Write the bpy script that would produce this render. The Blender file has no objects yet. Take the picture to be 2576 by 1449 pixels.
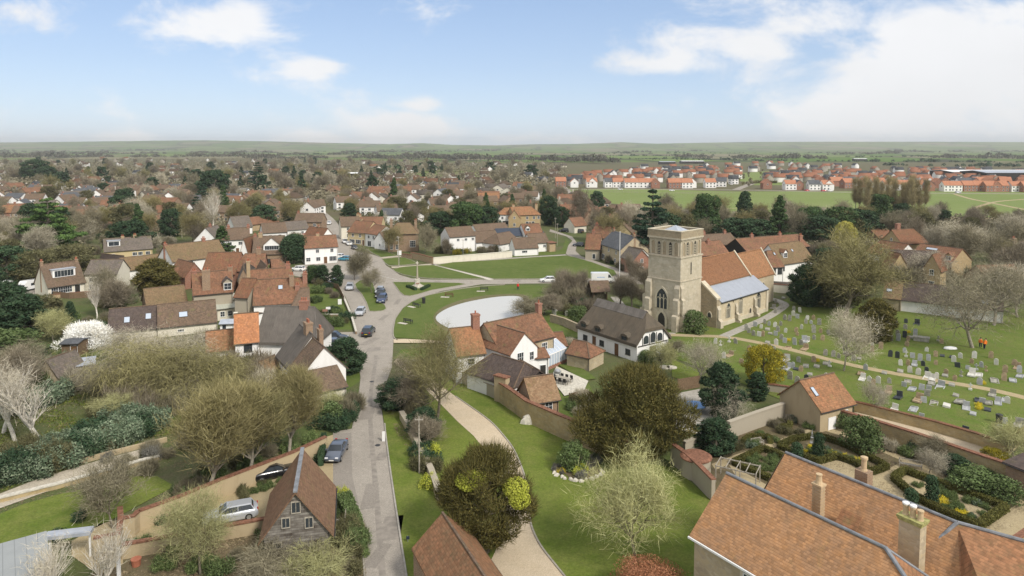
import bpy, math, random
import numpy as np
from mathutils import Vector, Matrix
R=math.radians
scene=bpy.context.scene
# ---------------- camera ----------------
CAMH=35.0; PITCH=math.radians(4.0); FPX=1740.0; V0=368+FPX*math.tan(PITCH)
cam_d=bpy.data.cameras.new('camera'); cam=bpy.data.objects.new('camera',cam_d)
scene.collection.objects.link(cam); scene.camera=cam
cam.location=(0,0,CAMH); cam.rotation_euler=(R(90)-PITCH,0,0)
cam_d.sensor_width=36; cam_d.lens=FPX/2576*36; cam_d.clip_start=.5; cam_d.clip_end=30000; cam_d.shift_y=(V0-724.5)/2576
# ---------------- light ----------------
HAZE_D=.00010
SUN_EL=R(42); SUN_AZ=R(140)      # azimuth measured clockwise from +Y (view direction)
scene.view_settings.view_transform='Standard'; scene.view_settings.look='None'
scene.view_settings.exposure=0.76; scene.view_settings.gamma=1
sd=bpy.data.lights.new('sun','SUN'); sd.energy=2.2; sd.angle=R(10); sd.color=(1,.94,.85)
so=bpy.data.objects.new('sun',sd); scene.collection.objects.link(so)
sdir=Vector((math.sin(SUN_AZ)*math.cos(SUN_EL),math.cos(SUN_AZ)*math.cos(SUN_EL),math.sin(SUN_EL)))
so.rotation_euler=sdir.to_track_quat('Z','Y').to_euler(); so.location=(60,-60,90)
W=bpy.data.worlds.new('World'); scene.world=W; W.use_nodes=True
def ND(nt,t,**k):
    n=nt.nodes.new(t)
    for a,b in k.items(): setattr(n,a,b)
    return n
def setin(n,**k):
    for a,b in k.items(): n.inputs[a].default_value=b
def mth(nt,op,a,b=None,c=None,clamp=False):
    n=ND(nt,'ShaderNodeMath',operation=op,use_clamp=clamp)
    for i,v in enumerate((a,b,c)):
        if v is None: continue
        if hasattr(v,'is_output'): nt.links.new(v,n.inputs[i])
        else: n.inputs[i].default_value=v
    return n.outputs[0]
def mixc(nt,f,a,b,mode='MIX'):
    n=ND(nt,'ShaderNodeMix',data_type='RGBA',blend_type=mode)
    for s,v in ((n.inputs[0],f),(n.inputs[6],a),(n.inputs[7],b)):
        if hasattr(v,'is_output'): nt.links.new(v,s)
        else: s.default_value=v if not isinstance(v,tuple) or len(v)==4 else (*v,1)
    return n.outputs[2]
def world():
    nt=W.node_tree; nt.nodes.clear(); L=nt.links
    out=ND(nt,'ShaderNodeOutputWorld'); bg=ND(nt,'ShaderNodeBackground')
    sky=ND(nt,'ShaderNodeTexSky',sky_type='NISHITA'); sky.sun_disc=False
    sky.sun_elevation=SUN_EL; sky.sun_rotation=SUN_AZ; sky.air_density=1.0; sky.dust_density=.6; sky.ozone_density=2.0; sky.altitude=60
    tc=ND(nt,'ShaderNodeTexCoord'); sx=ND(nt,'ShaderNodeSeparateXYZ'); L.new(tc.outputs['Generated'],sx.inputs[0])
    yy=mth(nt,'MAXIMUM',mth(nt,'ABSOLUTE',sx.outputs[1]),.05)
    az=mth(nt,'DIVIDE',sx.outputs[0],yy); el=mth(nt,'DIVIDE',sx.outputs[2],yy)
    # clouds: soft blobs of cover in direction space, broken up by noise
    cmb=ND(nt,'ShaderNodeCombineXYZ'); L.new(az,cmb.inputs[0]); L.new(mth(nt,'MULTIPLY',el,1.9),cmb.inputs[1]); L.new(mth(nt,'SIGN',sx.outputs[1]),cmb.inputs[2])
    n1=ND(nt,'ShaderNodeTexNoise'); setin(n1,Scale=6.5,Detail=11,Roughness=.62,Distortion=.25); L.new(cmb.outputs[0],n1.inputs['Vector'])
    n2=ND(nt,'ShaderNodeTexNoise'); setin(n2,Scale=1.7,Detail=4,Roughness=.5); L.new(cmb.outputs[0],n2.inputs['Vector'])
    tot=None
    for (u,v,su,sv,a) in ((2450,170,330,150,.85),(2330,300,360,75,.75),(2540,60,200,120,.4),(2050,60,160,60,.5),(570,70,120,55,.62),(120,30,120,50,.34),(790,168,80,26,.5),(1010,322,120,36,.85),
                        (820,350,80,20,.42),(1060,265,70,20,.5),(1640,165,150,26,.42),(1380,348,150,16,.42),(400,180,90,40,.26),(250,20,90,50,.28),(1930,110,120,50,.35),(330,60,160,70,.22),(250,345,300,14,.3),(700,110,90,50,.3)):
        ca=(u-1288)/1740/math.cos(PITCH); ce=(368-v)/1740
        sa,se=su/1740,sv/1740
        q=mth(nt,'ADD',mth(nt,'POWER',mth(nt,'DIVIDE',mth(nt,'SUBTRACT',az,ca),sa),2.0),mth(nt,'POWER',mth(nt,'DIVIDE',mth(nt,'SUBTRACT',el,ce),se),2.0))
        g=mth(nt,'MULTIPLY',mth(nt,'EXPONENT',mth(nt,'MULTIPLY',q,-.8)),a)
        tot=g if tot is None else mth(nt,'MAXIMUM',tot,g)
    # only clouds ahead as described; elsewhere broken cloud
    fr=mth(nt,'GREATER_THAN',sx.outputs[1],0.0)
    tot=mth(nt,'ADD',mth(nt,'MULTIPLY',tot,fr),mth(nt,'MULTIPLY',mth(nt,'SUBTRACT',1.0,fr),.55))
    hi=mth(nt,'MULTIPLY',mth(nt,'GREATER_THAN',el,.45),.55)
    tot=mth(nt,'MAXIMUM',tot,hi)
    dn=mth(nt,'ADD',mth(nt,'MULTIPLY',mth(nt,'SUBTRACT',n1.outputs[0],.5),1.7),mth(nt,'MULTIPLY',mth(nt,'SUBTRACT',n2.outputs[0],.5),.35))
    d=mth(nt,'ADD',dn,tot)
    mr=ND(nt,'ShaderNodeMapRange',interpolation_type='SMOOTHSTEP'); L.new(d,mr.inputs[0]); setin(mr,**{'From Min':.07,'From Max':.52,'To Min':0.0,'To Max':.96})
    # faint underside grey inside thick cloud
    mr2=ND(nt,'ShaderNodeMapRange'); L.new(n2.outputs[0],mr2.inputs[0]); setin(mr2,**{'From Min':.3,'From Max':.7,'To Min':4.4,'To Max':5.2})
    cc=ND(nt,'ShaderNodeCombineColor'); 
    L.new(mth(nt,'MULTIPLY',mr2.outputs[0],.98),cc.inputs[0]); L.new(mth(nt,'MULTIPLY',mr2.outputs[0],.985),cc.inputs[1]); L.new(mr2.outputs[0],cc.inputs[2])
    tint=mixc(nt,1.0,sky.outputs[0],(.80,.80,.92,1),'MULTIPLY')
    ez=mth(nt,'MAXIMUM',sx.outputs[2],0.0)
    rp=ND(nt,'ShaderNodeValToRGB'); L.new(ez,rp.inputs[0]); e=rp.color_ramp.elements
    e[0].position=0; e[0].color=(.33,.39,.47,1); e[1].position=.9; e[1].color=(.15,.21,.34,1)
    for p,c in ((.045,(.285,.355,.44,1)),(.11,(.235,.305,.40,1)),(.20,(.19,.262,.37,1))): q=e.new(p); q.color=c
    rs=mixc(nt,1.0,rp.outputs[0],(10,10,10,1),'MULTIPLY')
    base=mixc(nt,.72,tint,rs)
    col=mixc(nt,mr.outputs[0],base,cc.outputs[0])
    L.new(col,bg.inputs[0]); bg.inputs[1].default_value=.12
    L.new(bg.outputs[0],out.inputs[0])
world()
# ---------------- photo-survey helper: pixel of a survey point + its height -> real position ----------------
CR={0:(0,0,1),1:(0,335.4,3),2:(858.6,335.4,3),3:(1717.4,335.4,3),4:(0,670.8,3),5:(858.6,670.8,3),6:(1717.4,670.8,3),7:(0,966,3),8:(858.6,966,3),9:(1717.4,966,3),10:(1100.1,724.5,4.155)}
cp,sp=math.cos(PITCH),math.sin(PITCH)
def DD(c,x,y):
    o=CR[c]; return (o[0]+x/o[2],o[1]+y/o[2])
def G(u,v,z=0.0):
    a=(u-1288)/FPX; b=(v-V0)/FPX
    d=(a,cp-b*sp,-sp-b*cp); t=(CAMH-z)/-d[2]
    return Vector((d[0]*t,d[1]*t,z))
def GC(c,x,y,z=0.0): return G(*DD(c,x,y),z)
def PIX(p):
    x,y,z=p[0],p[1],p[2]-CAMH
    zc=y*cp-z*sp; yy=y*sp+z*cp
    if zc<=.1: return (-9999,-9999)
    return (1288+FPX*x/zc,V0-FPX*yy/zc)
# ---------------- objects ----------------
COL=scene.collection
def empty(name,loc,rz=0,**k):
    o=bpy.data.objects.new(name,None); COL.objects.link(o); o.location=loc; o.rotation_euler=(0,0,rz); o.empty_display_size=.5
    tag(o,**k); return o
def tag(o,label=None,cat=None,group=None,kind=None):
    if label: o['label']=label
    if cat: o['category']=cat
    if group: o['group']=group
    if kind: o['kind']=kind
    return o
def link(name,me,parent=None,loc=None,rot=None,scale=None):
    o=bpy.data.objects.new(name,me); COL.objects.link(o)
    if parent: o.parent=parent
    if loc is not None: o.location=loc
    if rot is not None: o.rotation_euler=rot
    if scale is not None: o.scale=scale
    return o
def copy_tree(o,parent=None):
    c=o.copy(); COL.objects.link(c); c.parent=parent
    for ch in list(o.children): copy_tree(ch,c)
    return c
class MB:
    """collects faces (with material index) and makes one mesh; uv in metres, v up the slope"""
    def __init__(s): s.v=[]; s.f=[]; s.m=[]; s.mi=0
    def add(s,vs,fs):
        o=len(s.v); s.v+= [tuple(p) for p in vs]
        for f in fs: s.f.append([i+o for i in f]); s.m.append(s.mi)
    def box(s,x0,x1,y0,y1,z0,z1,M=None):
        vs=[Vector(p) for p in ((x0,y0,z0),(x1,y0,z0),(x1,y1,z0),(x0,y1,z0),(x0,y0,z1),(x1,y0,z1),(x1,y1,z1),(x0,y1,z1))]
        if M: vs=[M@p for p in vs]
        s.add(vs,[(0,3,2,1),(4,5,6,7),(0,1,5,4),(1,2,6,5),(2,3,7,6),(3,0,4,7)])
    def tube(s,a,b,r0,r1,n=8,cap=True):
        a=Vector(a); b=Vector(b); d=(b-a).normalized(); u=d.orthogonal().normalized(); w=d.cross(u)
        vs=[]
        for p,r in ((a,r0),(b,r1)):
            for i in range(n):
                t=2*math.pi*i/n; vs.append(p+u*math.cos(t)*r+w*math.sin(t)*r)
        fs=[(i,(i+1)%n,n+(i+1)%n,n+i) for i in range(n)]
        if cap: fs+= [tuple(range(n-1,-1,-1)),tuple(range(n,2*n))]
        s.add(vs,fs)
    def lathe(s,prof,n=16,c=(0,0,0)):
        vs=[];fs=[]
        for r,z in prof:
            for i in range(n):
                t=2*math.pi*i/n; vs.append((c[0]+r*math.cos(t),c[1]+r*math.sin(t),c[2]+z))
        for k in range(len(prof)-1):
            for i in range(n): fs.append((k*n+i,k*n+(i+1)%n,(k+1)*n+(i+1)%n,(k+1)*n+i))
        fs.append(tuple(range(n-1,-1,-1))); fs.append(tuple(range((len(prof)-1)*n,len(prof)*n)))
        s.add(vs,fs)
    def prism(s,pts,z0,z1):
        """closed polygon (ccw) extruded in z"""
        n=len(pts); vs=[(p[0],p[1],z0) for p in pts]+[(p[0],p[1],z1) for p in pts]
        s.add(vs,[tuple(range(n-1,-1,-1)),tuple(range(n,2*n))]+[(i,(i+1)%n,n+(i+1)%n,n+i) for i in range(n)])
    def extr(s,pts,off):
        """planar polygon pts (3d) extruded by vector off"""
        n=len(pts); off=Vector(off); vs=[Vector(p) for p in pts]+[Vector(p)+off for p in pts]
        s.add(vs,[tuple(range(n)),tuple(range(2*n-1,n-1,-1))]+[(i,n+i,n+(i+1)%n,(i+1)%n) for i in range(n)])
    def mesh(s,name,mats,smooth=False,fixn=False):
        me=bpy.data.meshes.new(name); me.from_pydata(s.v,[],s.f)
        if not isinstance(mats,(list,tuple)): mats=[mats]
        for m in mats: me.materials.append(m)
        me.polygons.foreach_set('material_index',s.m)
        if smooth: me.polygons.foreach_set('use_smooth',[True]*len(s.f))
        uv=me.uv_layers.new(name='UVMap'); co=[]
        for f in s.f:
            p=[Vector(s.v[i]) for i in f]; n=Vector((0,0,0))
            for i in range(1,len(p)-1): n+=(p[i]-p[0]).cross(p[i+1]-p[0])
            if n.length<1e-12: n=Vector((0,0,1))
            n.normalize()
            if abs(n.z)>.995: ax,ay=Vector((1,0,0)),Vector((0,1,0))
            else:
                ax=Vector((0,0,1)).cross(n).normalized(); ay=n.cross(ax)
            for q in p: co+=[q.dot(ax),q.dot(ay)]
        uv.data.foreach_set('uv',co); me.update(); return me
    def obj(s,name,mats,parent=None,loc=None,rz=0,smooth=False):
        return link(name,s.mesh(name,mats,smooth),parent,loc,(0,0,rz) if rz else None)
def npmesh(name,v,nper,mat,k=None):
    """v: (n*nper,3) array of separate n-gons"""
    n=len(v)//nper; me=bpy.data.meshes.new(name)
    me.vertices.add(len(v)); me.vertices.foreach_set('co',np.ascontiguousarray(v,dtype=np.float32).ravel())
    me.loops.add(len(v)); me.loops.foreach_set('vertex_index',np.arange(len(v),dtype=np.int32))
    me.polygons.add(n); me.polygons.foreach_set('loop_start',np.arange(0,n*nper,nper,dtype=np.int32))
    for m in (mat if isinstance(mat,(list,tuple)) else [mat]): me.materials.append(m)
    if k is not None: me.polygons.foreach_set('material_index',np.asarray(k,dtype=np.int32))
    me.update(calc_edges=True); return me
# ---------------- materials ----------------
MATS={}
def newmat(name,rough=.8,spec=.3):
    m=bpy.data.materials.new(name); m.use_nodes=True; nt=m.node_tree; b=nt.nodes['Principled BSDF']
    b.inputs['Roughness'].default_value=rough; b.inputs['Specular IOR Level'].default_value=spec
    MATS[name]=m; return m,nt,b
def coord(nt,kind='Object',scale=(1,1,1)):
    tc=ND(nt,'ShaderNodeTexCoord'); mp=ND(nt,'ShaderNodeMapping'); mp.inputs['Scale'].default_value=scale
    nt.links.new(tc.outputs[kind],mp.inputs[0]); return mp.outputs[0]
def noise(nt,vec,scale,detail=3,rough=.55,dist=0):
    n=ND(nt,'ShaderNodeTexNoise'); setin(n,Scale=scale,Detail=detail,Roughness=rough,Distortion=dist)
    if vec is not None: nt.links.new(vec,n.inputs['Vector'])
    return n.outputs[0]
def rng(nt,v,a,b,c=0.0,d=1.0):
    n=ND(nt,'ShaderNodeMapRange'); nt.links.new(v,n.inputs[0]); setin(n,**{'From Min':a,'From Max':b,'To Min':c,'To Max':d}); return n.outputs[0]
def orand(nt):
    return ND(nt,'ShaderNodeObjectInfo').outputs['Random']
def bump(nt,b,h,st=.3,dist=.05):
    n=ND(nt,'ShaderNodeBump'); setin(n,Strength=st,Distance=dist); nt.links.new(h,n.inputs['Height']); nt.links.new(n.outputs[0],b.inputs['Normal'])
def plain(name,c,rough=.7,spec=.3,metal=0,var=.12,scale=3):
    m,nt,b=newmat(name,rough,spec); b.inputs['Metallic'].default_value=metal
    if var:
        n=noise(nt,coord(nt),scale,4)
        b_=mixc(nt,rng(nt,n,.3,.7),tuple(x*(1-var) for x in c),tuple(min(1,x*(1+var)) for x in c)); nt.links.new(b_,b.inputs['Base Color'])
    else: b.inputs['Base Color'].default_value=(*c,1)
    return m
def tile(name,c1,c2,c3,moss=.35,course=.28,mossc=(.16,.15,.06),patch=.5):
    """clay tiles: courses, individual tile tone, weathered patches, moss"""
    m,nt,b=newmat(name,.88,.15); uv=coord(nt,'UV')
    br=ND(nt,'ShaderNodeTexBrick'); nt.links.new(uv,br.inputs['Vector'])
    setin(br,Scale=1.0,Color1=(0,0,0,1),Color2=(1,1,1,1),Mortar=(.5,.5,.5,1)); br.inputs['Mortar Size'].default_value=.012; br.inputs['Brick Width'].default_value=.24; br.inputs['Row Height'].default_value=course
    oc=coord(nt)
    r=orand(nt); off=ND(nt,'ShaderNodeVectorMath',operation='ADD'); nt.links.new(oc,off.inputs[0]); cx=ND(nt,'ShaderNodeCombineXYZ'); nt.links.new(mth(nt,'MULTIPLY',r,90),cx.inputs[0]); nt.links.new(cx.outputs[0],off.inputs[1]); ov=off.outputs[0]
    big=rng(nt,noise(nt,ov,.33,5,.6),.36,.66); sm=noise(nt,ov,1.8,4,.65)
    col=mixc(nt,big,c1,c2); col=mixc(nt,rng(nt,sm,.42,.72,0,.8),col,c3)
    bw=ND(nt,'ShaderNodeRGBToBW'); nt.links.new(br.outputs['Color'],bw.inputs[0])
    col=mixc(nt,1.0,col,mixc(nt,bw.outputs[0],(.78,.78,.78),(1.2,1.2,1.2)),'MULTIPLY')
    # course lines
    sx=ND(nt,'ShaderNodeSeparateXYZ'); nt.links.new(uv,sx.inputs[0])
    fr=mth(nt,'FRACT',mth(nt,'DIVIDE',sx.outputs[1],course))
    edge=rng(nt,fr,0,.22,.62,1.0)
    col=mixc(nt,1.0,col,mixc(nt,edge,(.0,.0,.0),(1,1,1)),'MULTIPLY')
    ms=mth(nt,'MULTIPLY',rng(nt,noise(nt,ov,.75,6,.7,.4),.56-.0*moss,.68),moss*1.5,clamp=True)
    col=mixc(nt,ms,col,mossc)
    li=rng(nt,noise(nt,ov,5.5,3,.6),.68,.74,0,.45*patch)
    col=mixc(nt,li,col,(.38,.33,.24))
    nt.links.new(col,b.inputs['Base Color']); bump(nt,b,mth(nt,'ADD',fr,mth(nt,'MULTIPLY',bw.outputs[0],.5)),.5,.03)
    return m
def brick(name,c1,c2,mort=(.35,.32,.27),bw_=.24,rh=.08,stain=.3):
    m,nt,b=newmat(name,.9,.15); uv=coord(nt,'UV'); br=ND(nt,'ShaderNodeTexBrick'); nt.links.new(uv,br.inputs['Vector'])
    setin(br,Scale=1.0,Color1=(*c1,1),Color2=(*c2,1),Mortar=(*mort,1)); br.inputs['Mortar Size'].default_value=.008; br.inputs['Brick Width'].default_value=bw_; br.inputs['Row Height'].default_value=rh
    n=noise(nt,coord(nt),.7,6,.65); col=mixc(nt,rng(nt,n,.5,.8,0,stain),br.outputs[0],(.12,.10,.07)); nt.links.new(col,b.inputs['Base Color']); return m
def stone(name,c1,c2,c3,scale=2.2,stain=.4,mortar=.5):
    """rubble stone"""
    m,nt,b=newmat(name,.92,.12); uv=coord(nt,'UV',(1,1.7,1)); vo=ND(nt,'ShaderNodeTexVoronoi'); vo.inputs['Scale'].default_value=scale; nt.links.new(uv,vo.inputs['Vector'])
    sc=ND(nt,'ShaderNodeSeparateColor'); nt.links.new(vo.outputs['Color'],sc.inputs[0])
    ve=ND(nt,'ShaderNodeTexVoronoi',feature='DISTANCE_TO_EDGE'); ve.inputs['Scale'].default_value=scale; nt.links.new(uv,ve.inputs['Vector'])
    col=mixc(nt,sc.outputs[0],c1,c2); col=mixc(nt,rng(nt,sc.outputs[1],.6,1,0,.7),col,c3)
    col=mixc(nt,mth(nt,'MULTIPLY',rng(nt,ve.outputs[0],0,.07,1,0),mortar),col,(.42,.37,.28))
    oc=coord(nt); st=rng(nt,noise(nt,oc,.45,6,.65,.3),.5,.74,0,stain); col=mixc(nt,st,col,(.11,.10,.065))
    st2=rng(nt,noise(nt,coord(nt,'Object',(1,1,.25)),1.1,4,.6),.55,.8,0,stain*.7); col=mixc(nt,st2,col,(.22,.19,.12))
    nt.links.new(col,b.inputs['Base Color']); bump(nt,b,ve.outputs[0],.5,.05); return m
def render_(name,c,stain=.35,sc_=(.30,.27,.2)):
    m,nt,b=newmat(name,.85,.2); oc=coord(nt,'Object',(1,1,.3)); n=noise(nt,oc,1.1,6,.7); n2=noise(nt,coord(nt),.4,4)
    tc=ND(nt,'ShaderNodeTexCoord'); sz=ND(nt,'ShaderNodeSeparateXYZ'); nt.links.new(tc.outputs['Object'],sz.inputs[0])
    low=rng(nt,sz.outputs[2],0,.9,.5,0)
    f=mth(nt,'MULTIPLY',mth(nt,'ADD',rng(nt,n,.5,.8,0,1),mth(nt,'MULTIPLY',low,n2)),stain,clamp=True)
    col=mixc(nt,f,c,sc_); nt.links.new(col,b.inputs['Base Color']); bump(nt,b,noise(nt,coord(nt),14,3),.15,.02); return m
def thatch(name,c1,c2,c3):
    m,nt,b=newmat(name,1.0,.05); uv=coord(nt,'UV',(9,.7,1)); n=noise(nt,uv,1.0,6,.7); oc=coord(nt); n2=noise(nt,oc,.55,5,.6,.4)
    n3=noise(nt,coord(nt,'UV',(1.2,.25,1)),1.0,4,.6)
    col=mixc(nt,rng(nt,n,.32,.7),c1,c2); col=mixc(nt,rng(nt,n2,.42,.7,0,.75),col,c3); col=mixc(nt,rng(nt,n3,.5,.75,0,.35),col,tuple(x*.5 for x in c1)); nt.links.new(col,b.inputs['Base Color']); bump(nt,b,n,.8,.06); return m
def leafm(name,c1,c2,c3,rough=.75,tr=.0):
    m,nt,b=newmat(name,.95,.06); g=ND(nt,'ShaderNodeNewGeometry'); oc=coord(nt)
    n=noise(nt,oc,.55,3,.5); r=orand(nt)
    col=mixc(nt,rng(nt,n,.35,.65),c1,c2); col=mixc(nt,mth(nt,'POWER',g.outputs['Random Per Island'],1.6),col,c3)
    k=mth(nt,'MULTIPLY_ADD',r,.35,.82); kc=ND(nt,'ShaderNodeCombineColor')
    for i in range(3): nt.links.new(k,kc.inputs[i])
    col=mixc(nt,1.0,col,kc.outputs[0],'MULTIPLY')
    nt.links.new(col,b.inputs['Base Color']); return m
def ground(name,c1,c2,c3,s1=.05,s2=.6,s3=6.0,mixb=.5,bp=.3,kind='Object',extra=None):
    m,nt,b=newmat(name,.95,.1); oc=coord(nt,kind)
    a=rng(nt,noise(nt,oc,s1,5,.6,.3),.38,.62); bb=rng(nt,noise(nt,oc,s2,5,.65),.35,.68); c=noise(nt,oc,s3,4,.7)
    col=mixc(nt,a,c1,c2); col=mixc(nt,mth(nt,'MULTIPLY',bb,mixb),col,c3)
    col=mixc(nt,1.0,col,mixc(nt,rng(nt,c,.3,.7),(.72,.72,.72),(1.25,1.25,1.25)),'MULTIPLY')
    if extra: col=extra(nt,col,oc)
    nt.links.new(col,b.inputs['Base Color']); bump(nt,b,c,bp,.05); return m
M={}
M['t_orange']=tile('tile_orange',(0.322,0.156,0.081),(0.264,0.145,0.076),(0.160,0.098,0.055),.4,mossc=(0.196,0.165,0.071))
M['t_bright']=tile('tile_bright_orange',(0.457,0.203,0.091),(0.384,0.173,0.084),(0.330,0.161,0.091),.1,.3,patch=.4)
M['t_red']=tile('tile_red_brown',(0.216,0.101,0.059),(0.183,0.097,0.057),(0.114,0.076,0.048),.32)
M['t_rust']=tile('tile_rust',(0.248,0.124,0.075),(0.184,0.098,0.060),(0.116,0.078,0.052),.4,patch=.9)
M['t_brown']=tile('tile_brown',(0.144,0.101,0.071),(0.176,0.120,0.085),(0.109,0.088,0.064),.3)
M['t_dark']=tile('tile_dark_brown',(0.091,0.068,0.059),(0.106,0.082,0.071),(0.076,0.063,0.058),.12,patch=.1)
M['t_moss']=tile('tile_mossy',(0.210,0.136,0.080),(0.179,0.130,0.072),(0.147,0.117,0.066),.6,mossc=(0.158,0.138,0.065),patch=.9)
M['t_manor']=tile('tile_manor',(.35,.195,.10),(.26,.155,.09),(.40,.205,.09),.14,.19,patch=.2,mossc=(.2,.17,.07))
M['t_church']=tile('tile_church',(0.221,0.112,0.061),(0.239,0.117,0.062),(0.196,0.105,0.059),.1,.24,patch=.15)
M['t_chancel']=tile('tile_chancel',(0.340,0.171,0.088),(0.289,0.152,0.080),(0.221,0.131,0.071),.2,.24,patch=.4)
M['t_grey']=tile('tile_grey_brown',(0.140,0.118,0.100),(0.172,0.141,0.119),(0.110,0.101,0.087),.35)
M['t_estate']=tile('tile_estate_orange',(0.446,0.201,0.119),(0.394,0.182,0.108),(0.343,0.168,0.105),.0,.33,patch=0)
M['t_patch']=tile('tile_patchy',(0.268,0.135,0.073),(0.220,0.118,0.066),(0.165,0.114,0.066),.5,.22,mossc=(0.105,0.086,0.048),patch=1.2)
M['stonem']=plain('mossy_stone_cap',(.30,.29,.12),.9,.1,0,.4,4)
M['t_barn']=tile('tile_barn',(0.193,0.116,0.073),(0.161,0.102,0.065),(0.216,0.122,0.076),.25,.22,patch=.6)
M['t_speck']=tile('tile_speckled',(0.204,0.120,0.071),(0.245,0.159,0.093),(0.308,0.219,0.132),.35,.2,patch=1.6)
M['slate']=tile('slate',(.095,.10,.11),(.12,.125,.135),(.075,.08,.085),.08,.3,patch=.2)
M['thatch']=thatch('thatch_brown',(.10,.082,.062),(.145,.12,.09),(.085,.075,.06))
M['thatch_grey']=thatch('thatch_grey',(.115,.10,.088),(.16,.145,.128),(.10,.092,.082))
M['thatch_ridge']=thatch('thatch_ridge',(.12,.11,.10),(.20,.18,.16),(.09,.08,.07))
M['lead']=plain('lead_sheet',(.36,.39,.44),.5,.4,.1,.16,1.2)
M['leadr']=plain('lead_ridge',(.19,.20,.215),.55,.4,.1,.3,2)
M['white']=render_('render_white',(.78,.77,.75),.22); M['cream']=render_('render_cream',(.66,.62,.52),.35)
M['beige']=render_('render_beige',(.52,.42,.24),.3); M['ochre']=render_('garden_wall_render',(.41,.33,.21),.5,(.24,.18,.10))
M['wallgrey']=render_('old_render_grey',(.36,.32,.25),.6); M['church']=stone('church_stone',(.49,.43,.33),(.43,.38,.29),(.54,.49,.40),1.6,.36,.22)
M['churchd']=stone('church_rubble',(.34,.27,.18),(.27,.225,.16),(.38,.32,.22),2.4,.35,.5)
M['ashlar']=stone('limestone_dressing',(.55,.49,.37),(.49,.44,.34),(.60,.55,.45),.9,.3,.12)
M['aisle']=stone('aisle_render_stone',(.52,.44,.31),(.47,.40,.28),(.56,.49,.37),1.4,.25,.15)
M['rubble']=stone('rubble_stone',(.44,.36,.23),(.37,.31,.22),(.50,.43,.31),2.6,.3,.6)
M['gwall']=stone('garden_wall_stone',(.40,.30,.15),(.34,.27,.15),(.44,.36,.22),2.2,.5,.4)
M['brick']=brick('brick_red',(.25,.085,.05),(.30,.12,.07)); M['brickb']=brick('brick_brown',(.22,.13,.075),(.30,.19,.11),stain=.5)
M['bricky']=brick('brick_yellow',(.36,.25,.13),(.42,.30,.17),stain=.35)
M['sty']=stone('yellow_stone',(.40,.29,.15),(.36,.27,.15),(.45,.35,.2),2.4,.2,.5)
M['coping']=plain('wall_coping_tile',(.20,.10,.065),.9,.1,0,.4,4)
M['frame']=plain('window_frame_white',(.75,.75,.74),.45,.4,0,.03); M['dframe']=plain('window_frame_dark',(.06,.055,.05),.5,.3,0,.1)
m_,nt_,b_=newmat('window_glass',.08,.6); b_.inputs['Base Color'].default_value=(.035,.042,.05,1); M['glass']=m_
m_,nt_,b_=newmat('skylight_glass',.12,.8); b_.inputs['Base Color'].default_value=(.42,.48,.56,1); M['sky_glass']=m_
M['door']=plain('door_wood',(.13,.065,.03),.6); M['ddoor']=plain('dark_door',(.03,.028,.025),.6); M['timber']=plain('black_timber',(.025,.022,.02),.7)
M['wood']=plain('weathered_wood',(.33,.30,.25),.85,.15,0,.3,6); M['fencew']=plain('brown_fence_wood',(.16,.11,.07),.9,.1,0,.3,6)
M['pot']=plain('chimney_pot_clay',(.48,.36,.22),.8); M['potr']=plain('chimney_pot_red',(.33,.12,.07),.8)
M['metal']=plain('painted_metal_dark',(.03,.03,.03),.5); M['steel']=plain('galvanised_steel',(.45,.46,.47),.4,.5,.6,.1)
M['stonep']=plain('pale_stone',(.50,.47,.40),.85,.2,0,.25,3); M['concrete']=plain('concrete',(.33,.31,.27),.9,.1,0,.2,2)
M['solar']=plain('dark_solar',(.03,.04,.06),.2,.6,0,.1)
def weatherboard():
    m,nt,b=newmat('weatherboard',.9,.1); uv=coord(nt,'UV'); sx=ND(nt,'ShaderNodeSeparateXYZ'); nt.links.new(uv,sx.inputs[0])
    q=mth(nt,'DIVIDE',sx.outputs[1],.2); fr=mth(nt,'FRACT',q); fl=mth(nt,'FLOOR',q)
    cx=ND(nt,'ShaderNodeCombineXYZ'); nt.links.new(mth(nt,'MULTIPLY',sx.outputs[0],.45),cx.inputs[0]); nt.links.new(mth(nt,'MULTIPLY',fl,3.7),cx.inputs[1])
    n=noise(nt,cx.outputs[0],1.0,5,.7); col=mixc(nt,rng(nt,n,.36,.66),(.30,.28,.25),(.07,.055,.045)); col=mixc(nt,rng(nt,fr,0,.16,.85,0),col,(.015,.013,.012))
    nt.links.new(col,b.inputs['Base Color']); bump(nt,b,fr,.8,.04); return m
M['wboard']=weatherboard()
def ribbed(name,c,period=.6,dark=.6):
    m,nt,b=newmat(name,.5,.4); uv=coord(nt,'UV'); sx=ND(nt,'ShaderNodeSeparateXYZ'); nt.links.new(uv,sx.inputs[0])
    fr=mth(nt,'FRACT',mth(nt,'DIVIDE',sx.outputs[0],period)); n=noise(nt,coord(nt),.8,4)
    col=mixc(nt,rng(nt,fr,0,.10,1,0),c,tuple(x*dark for x in c)); col=mixc(nt,rng(nt,n,.4,.75,0,.4),col,tuple(x*.75 for x in c)); nt.links.new(col,b.inputs['Base Color']); bump(nt,b,fr,.2,.02); return m
M['leadroof']=ribbed('lead_roof_bays',(.31,.335,.385),1.7,.8); M['zinc']=ribbed('zinc_roof',(.27,.285,.285),.75,.55); M['polyroof']=ribbed('pale_ribbed_roof',(.42,.43,.36),.55,.6)
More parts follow.
